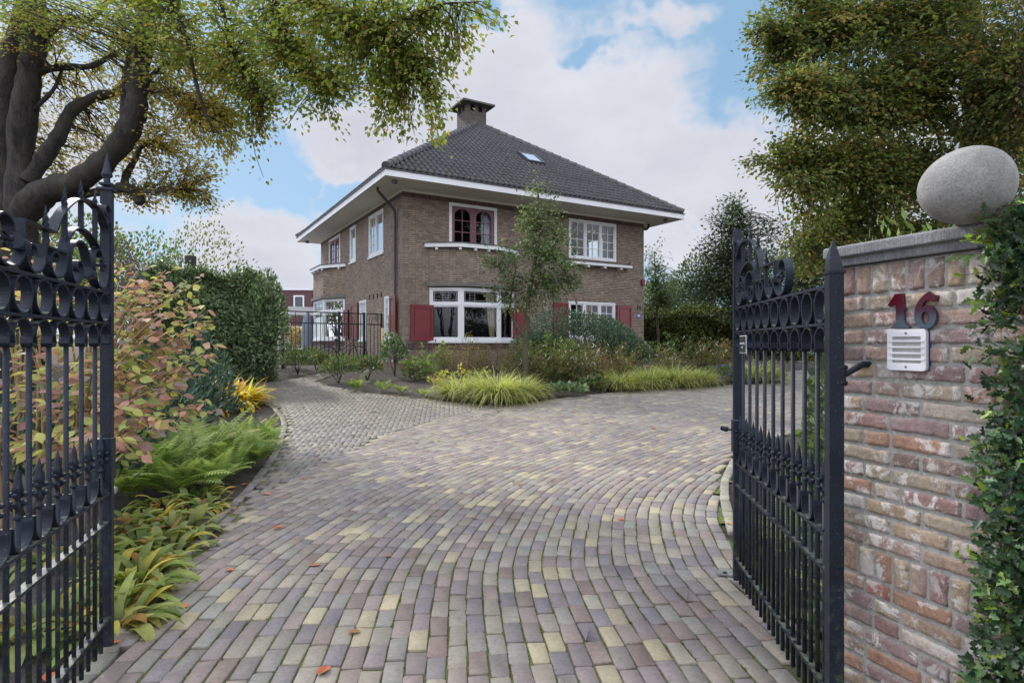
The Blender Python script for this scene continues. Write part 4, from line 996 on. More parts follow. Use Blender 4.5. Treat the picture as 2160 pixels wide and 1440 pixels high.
# --- bay windows
def bay(fr, a0, a1, run, p, sill_z, top_z, band_z, led_z, nwin, curtains):
    pts = [(a0, 0), (a0 + run, p), (a1 - run, p), (a1, 0)]
    def seg_frame(k):
        A_, B_ = pts[k], pts[k + 1]; o = fr.pt(A_[0], A_[1], 0); e = fr.pt(B_[0], B_[1], 0); ex = (e - o); L_ = ex.length; ex.normalize()
        n_ = Vector((ex.y, -ex.x, 0)); out = fr.pt((a0 + a1) / 2, 10, 0) - o
        if n_.dot(out) < 0: n_ = -n_
        return Fr(o, ex, n_), L_
    mb = MB(); u = 0.0
    for k in range(3):
        f_, L_ = seg_frame(k)
        u += L_
    for z0, z1 in ((-0.5, sill_z - 0.07), (band_z + 0.13, led_z)):
        mb = MB(); u = 0.0
        for k in range(3):
            f_, L_ = seg_frame(k)
            mb.poly([f_.pt(0, 0, z0), f_.pt(L_, 0, z0), f_.pt(L_, 0, z1), f_.pt(0, 0, z1)], [(u, z0), (u + L_, z0), (u + L_, z1), (u, z1)]); u += L_
        hb_(mb, 'bay_wall', M['house_brick'])
    mb = MB()
    for k in range(3): f_, L_ = seg_frame(k); uvbox(mb, f_, 0.0, L_, -0.03, 0.006, sill_z - 0.29, sill_z - 0.075)
    hb_(mb, 'soldier_course', M['soldier'])
    def plate(off, z0, z1, name, mat, parent=None):
        q = [fr.pt(a0 - off * 1.3, -0.02, 0), fr.pt(a0 - off * 1.2, 0.0 + off * 0.35, 0), fr.pt(a0 + run - off * 0.32, p + off, 0), fr.pt(a1 - run + off * 0.32, p + off, 0), fr.pt(a1 + off * 1.2, off * 0.35, 0), fr.pt(a1 + off * 1.3, -0.02, 0)]
        mb = MB(); lo = [v + Vector((0, 0, z0)) for v in q]; hi = [v + Vector((0, 0, z1)) for v in q]
        mb.poly(lo[::-1]); mb.poly(hi)
        for k in range(len(q)): mb.poly([lo[k], lo[(k + 1) % 6], hi[(k + 1) % 6], hi[k]])
        return hb_(mb, name, mat, parent)
    plate(0.10, band_z, band_z + 0.13, 'concrete_band', M['concrete'])
    lg = plate(0.14, led_z + 0.02, led_z + 0.15, 'balcony_ledge', M['white_paint']); plate(0.165, led_z + 0.15, led_z + 0.18, 'lead_capping', M['dark_gutter'], lg)
    for k in range(3):
        f_, L_ = seg_frame(k)
        for x in ([0.25, L_ - 0.02] if k != 1 else [L_ * 0.33, L_ * 0.67]):
            mb = MB(); mb.box(x - .04, x + .04, -0.1, 0.11, led_z - 0.06, led_z + 0.018, f_); hb_(mb, 'bracket', M['white_paint'], lg)
    plate(0.05, sill_z - 0.075, sill_z, 'bay_sill', M['white_paint'])
    for k in range(3):
        f_, L_ = seg_frame(k); n = nwin[k]; mb = MB(); s = 0.075; tz = sill_z + (top_z - sill_z) * 0.66
        f0, f1 = -0.09, 0.0
        mb.box(0, L_, f0, f1, top_z - s, top_z, f_); mb.box(0, L_, f0, f1, sill_z, sill_z + s, f_); mb.box(s, L_ - s, f0, f1 + .004, tz, tz + 0.085, f_)
        xs = [0] + [L_ * i / n for i in range(1, n)] + [L_]
        for i, x in enumerate(xs):
            xa = max(0, x - s / 2 if 0 < i < n else (x if i == 0 else x - s)); xb = xa + s * (1.0 if 0 < i < n else 1.0)
            mb.box(xa, xb, f0 + .002, f1 - .002, sill_z + s, top_z - s, f_)
        w_ = hb_(mb, 'bay_window', M['white_paint'])
        for i in range(n):
            xa = xs[i] + (s if i == 0 else s / 2); xb = xs[i + 1] - (s if i == n - 1 else s / 2)
            for za, zb, kind in ((sill_z + s, tz, 0), (tz + 0.085, top_z - s, 1)):
                mb = MB(); q = 0.04; mb.box(xa, xb, f0 + .01, f1 - .02, zb - q, zb, f_); mb.box(xa, xb, f0 + .01, f1 - .02, za, za + q, f_); mb.box(xa, xa + q, f0 + .012, f1 - .022, za + q, zb - q, f_); mb.box(xb - q, xb, f0 + .012, f1 - .022, za + q, zb - q, f_)
                hb_(mb, 'sash', M['white_paint'], w_)
                mb = MB(); mb.poly([f_.pt(xa + .02, -.05, za + .02), f_.pt(xb - .02, -.05, za + .02), f_.pt(xb - .02, -.05, zb - .02), f_.pt(xa + .02, -.05, zb - .02)]); hb_(mb, 'pane', M['glass'], w_)
                if kind:   # leaded lights: lines of lead with small squares
                    mb = MB(); y0, y1 = -.046, -.040; X0, X1, Z0, Z1 = xa + q, xb - q, za + q, zb - q
                    def ln(x0, x1, z0, z1, w=.006):
                        mb.box(min(x0, x1) - w, max(x0, x1) + w, y0, y1, min(z0, z1) - w, max(z0, z1) + w, f_)
                    m_ = .05
                    for xx in (X0 + m_, X1 - m_): ln(xx, xx, Z0, Z1)
                    for zz in (Z0 + m_, Z1 - m_): ln(X0, X1, zz, zz)
                    ng = max(1, int((X1 - X0) / 0.42))
                    for g_ in range(ng):
                        gx_ = X0 + (X1 - X0) * (g_ + .5) / ng; ln(gx_ - .09, gx_ - .09, Z0, Z1, .004); ln(gx_ + .09, gx_ + .09, Z0, Z1, .004); ln(gx_ - .14, gx_ + .14, (Z0 + Z1) / 2 + .05, (Z0 + Z1) / 2 + .05, .004); ln(gx_ - .14, gx_ + .14, (Z0 + Z1) / 2 - .05, (Z0 + Z1) / 2 - .05, .004)
                    hb_(mb, 'leading', M['lead'], w_)
        for (kk, x0, x1, m_, g_) in curtains:
            if kk == k: drape(f_, x0, x1, sill_z + 0.1, top_z - 0.1, -0.22, m_, w_, g_)
FB = bay(FRONT, 0.9, 4.12, 0.885, 0.55, 0.87, 2.6, 2.64, 3.88, [1, 1, 1], [(1, 1.02, 1.36, 'curtain_cream', 0.45)])
LBay = bay(LEFT, 7.0, 11.0, 1.05, 0.65, 0.97, 2.68, 2.70, 3.97, [1, 1, 1], [(0, 0.15, 0.4, 'curtain_cream', -0.3), (2, 0.05, 1.15, 'curtain_green', 0.0), (1, 0.9, 1.75, 'curtain_cream', 0.0)])
# ledge under the upper right window
mb = MB(); mb.box(6.2, 9.37, -0.02, 0.26, 3.74, 3.84, FRONT); lg = hb_(mb, 'window_ledge', M['white_paint'])
mb = MB(); mb.box(6.18, 9.39, -0.01, 0.28, 3.843, 3.865, FRONT); hb_(mb, 'lead_capping', M['dark_gutter'], lg)
for x in (6.45, 7.25, 8.05, 8.85):
    mb = MB(); mb.box(x - .05, x + .05, -0.01, 0.22, 3.66, 3.737, FRONT); hb_(mb, 'bracket', M['white_paint'], lg)
# --- shutters
def shutter(fr, a0, a1, z0, z1, mat, name='shutter', b=0.03, open_deg=0, hinge=None):
    if open_deg:
        o = fr.pt(hinge, 0.03, 0); ang = math.radians(open_deg); ex = fr.ex * (1 if hinge == a0 else -1)
        ex2 = ex * math.cos(ang) + fr.eo * math.sin(ang); n2 = Vector((ex2.y, -ex2.x, 0))
        f_ = Fr(o, ex2, n2); A0, A1, B = 0, a1 - a0, 0.0
    else: f_, A0, A1, B = fr, a0, a1, b
    mb = MB(); t = 0.045; r = 0.085
    mb.box(A0, A1, B + .004, B + t - .028, z0, z1, f_); mb.box(A0 + r + .05, A1 - r - .05, B + .006, B + t - .012, z0 + r * 1.6 + .05, z1 - r * 1.1 - .05, f_)
    mb.box(A0, A0 + r, B, B + t, z0, z1, f_); mb.box(A1 - r, A1, B, B + t, z0, z1, f_); mb.box(A0 + r, A1 - r, B + .001, B + t - .001, z1 - r * 1.1, z1 - .001, f_); mb.box(A0 + r, A1 - r, B + .001, B + t - .001, z0 + .001, z0 + r * 1.6, f_)
    mb.box(A0 - .01, A1 + .01, B - .006, B + t + .006, z1, z1 + .018, f_)
    s_ = hb_(mb, name, mat, None, 0.003)
    mb = MB()
    for zz in (z0 + 0.06, z1 - 0.06):
        mb.box(A0 - .05, A0 + .10, B + t + .001, B + t + .007, zz - .012, zz + .012, f_)
    hb_(mb, 'strap_hinge', mat, s_)
    return s_
shutter(FRONT, 0.24, 1.02, 0.86, 2.01, M['red_paint']); shutter(FRONT, 4.04, 4.72, 0.95, 2.02, M['red_paint'])
shutter(FRONT, 5.75, 6.42, 1.10, 2.26, M['red_paint']); shutter(FRONT, 8.76, 9.52, 1.10, 2.26, M['red_paint'])
shutter(LEFT, 0.42, 1.0, 1.0, 2.34, M['brownred_paint'], open_deg=0, b=0.08); shutter(LEFT, 4.92, 5.86, 0.94, 2.36, M['brownred_paint']); shutter(LEFT, 6.3, 6.95, 0.99, 2.16, M['red_paint'])
# wall anchors, vents, number, plates
mb = MB(); [mb.box(t - .04, t + .04, 0, 0.02, 2.40, 2.56, LEFT) for t in (2.15, 2.6, 3.05, 3.5)]; hb_(mb, 'vent_bricks', M['dark_room'])
mb = MB(); mb.box(2.55, 2.8, 0.002, 0.02, 1.6, 1.85, LEFT); hb_(mb, 'vent_grille', M['concrete_dark'])
text_mesh('16', 0.26, 0.008, house.matrix_world @ Vector((0, 0, 0)) if False else Vector((HC_.x, HC_.y, HC_.z)) + Vector((math.cos(HROT), math.sin(HROT), 0)) * 9.93 + Vector((math.sin(HROT), -math.cos(HROT), 0)) * 0.02 + Vector((0, 0, 2.24)), (math.cos(HROT), math.sin(HROT), 0), (0, 0, 1), M['black_iron'], 'house_number', house)
mb = MB(); mb.box(9.83, 10.02, 0.004, 0.015, 1.82, 1.98, FRONT); bl = hb_(mb, 'enamel_plate', M['blue_enamel'])
mb = MB()
for s_ in (-1, 1): mb.poly([FRONT.pt(9.925 + s_ * 0.055, 0.018, 1.86), FRONT.pt(9.925 + s_ * 0.055, 0.018, 1.94), FRONT.pt(9.925, 0.018, 1.915), FRONT.pt(9.925, 0.018, 1.885)])
mb.box(9.87, 9.98, 0.0165, 0.0175, 1.89, 1.91, FRONT); hb_(mb, 'emblem', M['white_paint'], bl)
mb = MB(); mb.box(10.03, 10.19, 0.004, 0.09, 3.15, 3.36, FRONT); hb_(mb, 'alarm_box', simple('alarm_red', lin(120, 40, 48), 0.4))
mb = MB(); mb.tube([FRONT.pt(9.86, 0.02, 0.78), FRONT.pt(9.86, 0.02, 1.0)], 0.012, 6); mb.tube([FRONT.pt(9.78, 0.025, 0.9), FRONT.pt(9.94, 0.025, 0.94)], 0.012, 6); hb_(mb, 'wall_anchor', M['black_iron'])
mb = MB(); mb.tube([FRONT.pt(9.2, 0.18, 3.86), FRONT.pt(9.24, 0.2, 3.93), FRONT.pt(9.33, 0.2, 4.0)], [0.02, 0.03, 0.012], 6); hb_(mb, 'ledge_bracket', M['black_iron'])
# --- eaves
EX0, EX1, EY0, EY1 = -1.0, 11.17, -1.25, 12.0; ZF0, ZF1 = 5.68, 5.865
mb = MB(); mb.poly([(EX0 + .02, EY0 + .02, 5.70), (EX0 + .02, EY1 - .02, 5.70), (EX1 - .02, EY1 - .02, 5.70), (EX1 - .02, EY0 + .02, 5.70)]); sf = hb_(mb, 'soffit', M['soffit'])
mb = MB()
for x0, x1, y0, y1 in ((EX0, EX1, EY0, EY0 + .03), (EX0, EX1, EY1 - .03, EY1), (EX0, EX0 + .03, EY0 + .03, EY1 - .03), (EX1 - .03, EX1, EY0 + .03, EY1 - .03)): mb.box(x0, x1, y0, y1, ZF0, ZF1)
fa = hb_(mb, 'fascia', M['eave_white'])
mb = MB()
for x0, x1, y0, y1 in ((EX0 - .03, EX1 + .03, EY0 - .03, EY0 + .10), (EX0 - .03, EX1 + .03, EY1 - .10, EY1 + .03), (EX0 - .03, EX0 + .10, EY0 + .10, EY1 - .10), (EX1 - .10, EX1 + .03, EY0 + .10, EY1 - .10)): mb.box(x0, x1, y0, y1, ZF1 + .002, ZF1 + 0.035)
hb_(mb, 'gutter_edge', M['dark_gutter'])
mb = MB(); mb.box(-.035, LX + .035, -.035, -.002, 5.61, 5.695); mb.box(-.035, -.002, -.002, LY, 5.61, 5.695); hb_(mb, 'wall_trim', M['soffit'])
# --- tiled hipped roof
def roof():
    z0 = ZF1 + 0.05; xa, xb, ya, yb = EX0 + .03, EX1 - .03, EY0 + .03, EY1 - .03; W = xb - xa; half = W / 2; rise = 4.32; D = yb - ya
    V, F = [], []; TILE_SHADE = []
    tile = 0.205; gauge = 0.31; slope_len = math.hypot(half, rise); nrow = int(slope_len / gauge)
    def face(org, ex, ein, width, top_w):
        """org: eave corner; ex along the eave; ein inward horizontally; clipped by the two hips"""
        org = Vector(org); ex = Vector(ex); ein = Vector(ein); cs, sn = half / slope_len, rise / slope_len; nn = Vector((0, 0, 1)) * cs - ein * sn
        ncol = int(width / tile) + 1; sub = 6; us = np.arange(0, ncol * sub + 1) * (tile / sub)
        prof = []; DV = TILE_SHADE
        for k in range(sub + 1):
            t = k / sub; prof.append(0.050 * math.sin(t * 2 * PI * 0.92 + 0.3) if t < 0.96 else 0.012)
        for r in range(nrow + 1):
            s0 = r * gauge; s1 = min((r + 1) * gauge + 0.03, slope_len)
            if s0 >= slope_len: break
            lift = [(s0, 0.040 + 0.012), (s1, 0.012)]
            base = len(V); n_ = len(us)
            jit = rng.normal(0, 0.002, ncol + 1)
            for (s_, l_) in [(s0, -0.01)] + lift:
                hd = s_ * cs
                for i, u in enumerate(us):
                    uu = min(max(u, min(hd, width / 2)), max(width - hd, width / 2)) if top_w == 0 else min(max(u, hd), width - hd)
                    p = org + ex * uu + ein * (s_ * cs) + Vector((0, 0, s_ * sn)) + nn * (prof[i % sub] + l_ + jit[i // sub])
                    V.append(tuple(p)); DV.append((.5 + prof[i % sub] / .1 * .85) * (1.0 if l_ > 0.03 else (.62 if l_ > 0 else .2)))  # shade of the tile wave and laps, stored as a colour factor
            for j in range(2):
                for i in range(n_ - 1):
                    a = base + j * n_ + i; lo = us[i]; hd = s0 * cs
                    if us[i + 1] <= hd or us[i] >= width - hd: continue
                    F.append([a, a + 1, a + 1 + n_, a + n_])
    face((xa, ya, z0), (1, 0, 0), (0, 1, 0), W, 0); face((xa, yb, z0), (0, -1, 0), (1, 0, 0), D, 1); face((xb, yb, z0), (-1, 0, 0), (0, -1, 0), W, 0); face((xb, ya, z0), (0, 1, 0), (-1, 0, 0), D, 1)
    rf = np_mesh('roof', np.array(V), np.array(F), M['tile'], house, smooth=True, world=False, extra=('Dirt', np.clip(np.array(TILE_SHADE), 0, 1)))
    a1 = Vector((xa + half, ya + half, z0 + rise)); a2 = Vector((xa + half, yb - half, z0 + rise))
    def ridge(p, q):
        p, q = Vector(p), Vector(q); L_ = (q - p).length; n = int(L_ / 0.36); d = (q - p) / n; mb = MB()
        t = d.normalized(); s = t.cross(Vector((0, 0, 1))).normalized(); up = s.cross(t)
        for k in range(n):
            A_, B_ = p + d * k, p + d * (k + 1.12); rows = []
            for c, r in ((A_, 0.135), (B_, 0.105)): rows.append([c + up * (0.015) + s * r * math.cos(a) + up * (r * math.sin(a) + 0.01) for a in np.linspace(-0.25, PI + 0.25, 9)])
            mb.grid(rows, False, True); mb.poly([A_ + up * 0.015 + s * 0.135 * math.cos(a) + up * (0.135 * math.sin(a) + 0.01) for a in np.linspace(-0.25, PI + 0.25, 9)])
        hb_(mb, 'hip_tiles', M['tile_ridge'], rf)
    ridge((xa, ya, z0 + 0.02), a1); ridge((xb, ya, z0 + 0.02), a1); ridge((xa, yb, z0 + 0.02), a2); ridge((xb, yb, z0 + 0.02), a2); ridge(a1, a2)
    # skylight on the front slope
    cs, sn = half / slope_len, rise / slope_len
    def fp(u, s, h): return Vector((xa + u, ya + s * cs, z0 + s * sn)) + (Vector((0, 0, 1)) * cs - Vector((0, 1, 0)) * sn) * h
    u0, u1, s0, s1 = 6.35, 7.15, 2.95, 3.95
    mb = MB(); c = [(u0, s0), (u1, s0), (u1, s1), (u0, s1)]; w_ = 0.08
    ci = [(u0 + w_, s0 + w_), (u1 - w_, s0 + w_), (u1 - w_, s1 - w_), (u0 + w_, s1 - w_)]
    for k in range(4):
        k2 = (k + 1) % 4
        mb.poly([fp(*c[k], .15), fp(*c[k2], .15), fp(*ci[k2], .15), fp(*ci[k], .15)]); mb.poly([fp(*c[k], 0), fp(*c[k2], 0), fp(*c[k2], .15), fp(*c[k], .15)]); mb.poly([fp(*ci[k], .05), fp(*ci[k2], .05), fp(*ci[k2], .15), fp(*ci[k], .15)])
    sk = hb_(mb, 'skylight', M['dark_gutter'], rf)
    mb = MB(); mb.poly([fp(*q, .12) for q in ci]); hb_(mb, 'pane', NTpane(), rf)
    # chimney
    cx_, cy_, h2 = 4.95, 5.05, 0.47; zb, zt = z0 + rise - 1.2, 10.66
    mb = MB()
    for fr_, in ((Fr((cx_ - h2, cy_ - h2, 0), (1, 0, 0), (0, -1, 0)),), (Fr((cx_ - h2, cy_ - h2, 0), (0, 1, 0), (-1, 0, 0)),), (Fr((cx_ + h2, cy_ - h2, 0), (0, 1, 0), (1, 0, 0)),), (Fr((cx_ - h2, cy_ + h2, 0), (1, 0, 0), (0, 1, 0)),)):
        mb.poly([fr_.pt(0, 0, zb), fr_.pt(2 * h2, 0, zb), fr_.pt(2 * h2, 0, zt), fr_.pt(0, 0, zt)], [(0, zb), (2 * h2, zb), (2 * h2, zt), (0, zt)])
        for k in range(3):
            x0 = k * (2 * h2 - 0.19) / 2
            uvbox(mb, fr_, x0 + 0.001, x0 + 0.19, -0.19, 0.0, zt - 0.001, zt + 0.24)
    mb.poly([(cx_ - h2, cy_ - h2, zt), (cx_ + h2, cy_ - h2, zt), (cx_ + h2, cy_ + h2, zt), (cx_ - h2, cy_ + h2, zt)], [(0, 0), (1, 0), (1, 1), (0, 1)])
    ch = hb_(mb, 'chimney', M['chimney_brick'])
    mb = MB(); mb.box(cx_ - .28, cx_ + .28, cy_ - .28, cy_ + .28, zt + .002, zt + .238); hb_(mb, 'flue_block', M['dark_room'], ch)
    mb = MB(); k = 0.76; rows = [[(cx_ + sx * kk, cy_ + sy * kk, zz) for sx, sy in ((-1, -1), (1, -1), (1, 1), (-1, 1))] for kk, zz in ((0.55, zt + .242), (k, zt + .262), (k, zt + .345), (0.1, zt + .42))]
    mb.grid(rows, True, False, True); hb_(mb, 'chimney_cap', M['concrete_dark'], ch, 0.01)
    mb = MB(); r_ = h2 + 0.10; rows = [[(cx_ + sx * kk, cy_ + sy * kk, zz) for sx, sy in ((-1, -1), (1, -1), (1, 1), (-1, 1))] for kk, zz in ((r_ + .05, z0 + rise - .55), (h2 + .015, z0 + rise - .36), (h2 + .012, z0 + rise - .22))]
    mb.grid(rows, True, False, False); hb_(mb, 'flashing', M['lead'], ch)
def NTpane():
    t = NT('skylight_pane'); t.color(lin(214, 222, 230)); t.rough(0.08); t.b.inputs['Metallic'].default_value = 0.45; return t.m
roof()
# downpipes, eave lamps
mb = MB(); pth = [(-0.95 + 0.2, 0.35 - 0.12, 5.69), (-0.75, 0.24, 5.60), (-0.62, 0.30, 5.50), (-0.12, 0.50, 5.12), (-0.075, 0.53, 4.98), (-0.075, 0.53, 2.5), (-0.075, 0.53, 0.1)]
mb.tube(pth, 0.045, 10)
for z in (4.7, 3.4, 1.9): mb.lathe((-0.075, 0.53, z), (0, 0, 1), [(0.052, 0), (0.052, 0.03)], 10)
hb_(mb, 'downpipe', M['dark_gutter'])
mb = MB(); mb.tube([(LX + .5, 0.25, 5.69), (LX + .48, 0.25, 5.55), (LX + .38, 0.25, 5.47), (LX + .12, 0.25, 5.44), (LX + .06, 0.25, 5.36), (LX + .06, 0.25, 0)], 0.045, 10); hb_(mb, 'downpipe', M['dark_gutter'])
for x, y in ((-0.55, -0.78), (LX + 0.35, -0.85), (-0.6, LY + 0.2)):
    mb = MB(); mb.lathe((x, y, 5.698), (0, 0, -1), [(0.03, 0), (0.09, 0.01), (0.10, 0.05), (0.085, 0.09), (0.03, 0.11)], 14); hb_(mb, 'eave_lamp', M['zinc'])
# low flat canopy beyond the far bay
mb = MB(); mb.box(-1.6, 0.0, LY + 0.3, LY + 3.0, 2.15, 2.55); hb_(mb, 'canopy', M['eave_white'])
for y_ in (LY + .5, LY + 2.8): mb = MB(); mb.box(-1.5, -1.4, y_, y_ + .1, -0.2, 2.149); hb_(mb, 'canopy_post', M['white_paint'])

# ------------------------------------------------------------------ neighbouring house in the distance
def neighbour():
    c = P(632, 726, 52); c.z = 0.75; root = empty('brick_house', c, 'small distant red brick house with flat white roof edge beyond the garden fence', 'house', rz=0.08)
    def b(mb, n, m, p=root): return mb.build(n, m, p, False)
    mb = MB(); mb.box(-3.2, 1.05, 0, 6, -0.5, 5.45); b(mb, 'wall', simple('neighbour_brick', lin(92, 66, 68), 0.9, var=0.2, scale=5))
    mb = MB(); mb.box(-3.25, 1.12, -0.08, 6, 5.452, 5.65); b(mb, 'roof_edge', M['eave_white'])
    mb = MB(); mb.box(1.08, 7.0, 1.0, 6, 4.3, 5.35); b(mb, 'roof_extension', M['zinc']); mb = MB(); mb.box(1.08, 7.0, 1.1, 6, -0.5, 4.298); b(mb, 'wall', M['concrete_dark'])
    for x0, x1, z0, z1, y in ((-0.5, 0.4, 3.6, 5.0, -0.03), (-2.6, -1.6, 3.6, 5.0, -0.03), (-2.6, 0.4, 0.3, 2.3, -0.03), (1.5, 3.0, 2.7, 4.2, 0.95)):
        mb = MB(); fr = Fr((0, y, 0), (1, 0, 0), (0, -1, 0)); s = .12
        mb.box(x0, x1, -0.02, 0.05, z1 - s, z1, fr); mb.box(x0, x1, -0.02, 0.05, z0, z0 + s, fr); mb.box(x0, x0 + s, -0.02, 0.049, z0 + s, z1 - s, fr); mb.box(x1 - s, x1, -0.02, 0.049, z0 + s, z1 - s, fr)
        w_ = b(mb, 'window', M['white_paint']); mb = MB(); mb.box(x0 + s, x1 - s, 0.0, 0.01, z0 + s, z1 - s, fr); b(mb, 'pane', simple('far_pane', lin(70, 76, 84), 0.2), w_)
neighbour()

# ------------------------------------------------------------------ garden fence with gate
def fence():
    A_ = Vector((-7.35, 18.45, 0)); B_ = Vector((-4.53, 20.83, 0)); dr = (B_ - A_); L_ = dr.length; dr.normalize(); nr = Vector((dr.y, -dr.x, 0))
    zt = 2.54; zb = 0.77
    def at(d, z): v = A_ + dr * d; return Vector((v.x, v.y, z))
    def dpx(px): r = (px - CXP) / FPX; return (A_.x - r * A_.y) / (r * dr.y - dr.x)
    segs = [(dpx(596), dpx(710), 'garden_fence', 'long black metal fence panel with squared spiral motifs beside the laurel hedge', 'fence'), (dpx(715), dpx(768), 'garden_gate', 'narrow black metal garden gate between two thicker posts', 'gate'), (dpx(773), L_ - 0.02, 'garden_fence', 'short black metal fence panel joining the house wall', 'fence')]
    for d0, d1, nm, lab, cat in segs:
        root = empty(nm, at(d0, zb), lab, cat); 
        for z in (zt, zt - 0.36, zb + 0.09): mb = MB(); mb.obox(at((d0 + d1) / 2, z), dr, nr, (0, 0, 1), (d1 - d0) / 2, 0.014, 0.018); mb.build('rail', M['black_iron'], root)
        n = max(3, int(round((d1 - d0) / 0.135))); mb = MB()
        for k in range(n + 1):
            d = d0 + (d1 - d0) * k / n; top = zt if k % 3 == 0 else zt - 0.36
            mb = MB(); mb.obox(at(d, (top + zb + 0.05) / 2), dr, nr, (0, 0, 1), 0.009, 0.009, (top - zb - 0.05) / 2); mb.build('bar', M['black_iron'], root)
        w_ = (d1 - d0) / n
        for k in range(0, n - 2, 3):
            c = d0 + (k + 1.5) * w_; mb = MB()
            mb.obox(at(c, zt - 0.12), dr, nr, (0, 0, 1), w_ * 0.75, 0.006, 0.007); mb.obox(at(c - w_ * 0.75, zt - 0.24), dr, nr, (0, 0, 1), 0.007, 0.006, 0.12); mb.obox(at(c + w_ * 0.3, zt - 0.2), dr, nr, (0, 0, 1), w_ * 0.4, 0.006, 0.007); mb.obox(at(c - 0.03, zt - 0.28), dr, nr, (0, 0, 1), 0.007, 0.006, 0.085); mb.build('motif', M['black_iron'], root)
        for d in ((d0, d1) if nm == 'garden_gate' else (d0 if d0 < 0.5 else d1,)): mb = MB(); mb.obox(at(d, (zt + zb) / 2), dr, nr, (0, 0, 1), 0.035, 0.035, (zt - zb) / 2 + 0.04); mb.build('post', M['black_iron'], root)
fence()
# bicycle parked behind the garden gate
def bicycle():
    c = Vector((-6.05, 21.3, terrain(0, 21.3))); ax = Vector((0.93, 0.2, 0)).normalized(); up = Vector((0, 0, 1)); nr = ax.cross(up)
    root = empty('bicycle', c, 'black city bicycle parked behind the narrow garden gate', 'bicycle')
    w1, w2 = c + up * 0.35 - ax * 0.52, c + up * 0.35 + ax * 0.55
    for w_ in (w1, w2):
        mb = MB(); mb.tube([w_ + ax * 0.33 * math.cos(a) + up * 0.33 * math.sin(a) for a in np.linspace(0, 2 * PI, 29)], 0.02, 6, False)
        o = mb.build('wheel', M['black_rubber'], root); mb = MB()
        for a in np.arange(14) * 2 * PI / 14: mb.tube([w_, w_ + ax * 0.32 * math.cos(a) + up * 0.32 * math.sin(a)], 0.002, 3)
        mb.build('spokes', M['zinc'], o)
    bb = c + up * 0.29 - ax * 0.05; st = c + up * 0.82 - ax * 0.2; hd = c + up * 0.86 + ax * 0.36
    mb = MB()
    for a, b in ((bb, st), (bb, hd - up * 0.12), (w1, bb), (w1, st - up * 0.15), (hd, w2), (st - up * .35, hd - up * .05)): mb.tube([a, b], 0.016, 8)
    mb.build('frame', M['black_iron'], root)
    mb = MB(); mb.tube([hd + up * .14 - ax * .1 - nr * .27, hd + up * .16 - nr * .2, hd + up * .17, hd + up * .16 + nr * .2, hd + up * .14 - ax * .1 + nr * .27], 0.012, 8); mb.tube([hd, hd + up * .17], .013, 8); mb.build('handlebar', M['zinc'], root)
    mb = MB(); mb.lathe(st + up * 0.05, up, [(0.01, -.06), (0.03, 0), (0.1, 0.02), (0.11, 0.05), (0.05, 0.075)], 10); mb.build('saddle', M['black_rubber'], root)
bicycle()
# covered parasol on the terrace, seen past the fence
mb = MB(); c = P(648, 735, 25.5); c.z = 0.75; mb.lathe(c, (0, 0, 1), [(0.2, 0), (0.22, 0.3), (0.24, 1.2), (0.16, 1.9), (0.06, 2.15)], 12); o = mb.build('covered_parasol', M['tank_grey']); tag(o, 'folded parasol in a grey blue cover on the far terrace', 'parasol')
# planting stake by the corner
mb = MB(); c = P(806, 770, 18.6); c.z = terrain(0, 18.6); mb.tube([c, c + Vector((0.02, 0, 1.35))], 0.045, 8); o = mb.build('planting_stake', M['wood_stake']); tag(o, 'pale round timber stake beside the shrub at the house corner', 'stake')
# ------------------------------------------------------------------ foliage tools
TPL = {
 'rhomb': (np.array([(0, 0, 0), (.5, .42, .10), (0, 1, -.06), (-.5, .42, .10)]), [np.array([[0, 1, 2, 3]])]),
 'fold': (np.array([(0, 0, 0), (.5, .42, .14), (0, 1, -.10), (-.5, .42, .14)]), [np.array([[0, 1, 2], [0, 2, 3]])]),
 'oval': (np.array([(0, 0, 0), (.40, .25, .06), (.5, .55, .08), (.22, .85, .0), (0, 1.05, -.12), (-.22, .85, .0), (-.5, .55, .08), (-.40, .25, .06), (0, .5, -.02)]), [np.array([[0, 1, 2, 8], [8, 2, 3, 4], [0, 8, 6, 7], [8, 4, 5, 6]])]),
 'holly': (np.array([(0, 0, 0), (.5, .2, .16), (.22, .36, .0), (.55, .56, .18), (.2, .7, .0), (.3, .86, .12), (0, 1.05, -.1), (-.3, .86, .12), (-.2, .7, .0), (-.55, .56, .18), (-.22, .36, .0), (-.5, .2, .16)]), [np.array([[0, 1, 2], [2, 3, 4], [4, 5, 6], [6, 7, 8], [8, 9, 10], [10, 11, 0]]), np.array([[0, 2, 4, 6], [0, 6, 8, 10]])]),
}
def unit(a): return a / np.maximum(np.linalg.norm(a, axis=-1, keepdims=True), 1e-9)
def leaves(name, pos, dirs, nrm, L, W, col, mat='leaf', parent=None, tpl='rhomb'):
    T_, Fs = TPL[tpl]; n = len(pos); y = unit(dirs); z = unit(nrm - y * (nrm * y).sum(1, keepdims=True)); x = np.cross(y, z)
    L = np.broadcast_to(L, (n,))[:, None, None]; W = np.broadcast_to(W, (n,))[:, None, None]
    V = pos[:, None] + x[:, None] * T_[None, :, :1] * W + y[:, None] * T_[None, :, 1:2] * L + z[:, None] * T_[None, :, 2:] * W
    k = len(T_); off = (np.arange(n) * k)[:, None, None]; F = [(f[None] + off).reshape(-1, f.shape[1]) for f in Fs]
    return np_mesh(name, V.reshape(-1, 3), F, M[mat], parent, np.repeat(col, k, 0))
def pal(colors, n, jit=0.18, hue=0.05):
    c = pick([(lin(*q[:3]), q[3]) for q in colors], n)
    return np.clip(c * rng.uniform(1 - jit, 1 + jit, (n, 1)) * rng.normal(1, hue, (n, 3)), 0, 1)
def rdir(n): return unit(rng.normal(size=(n, 3)))
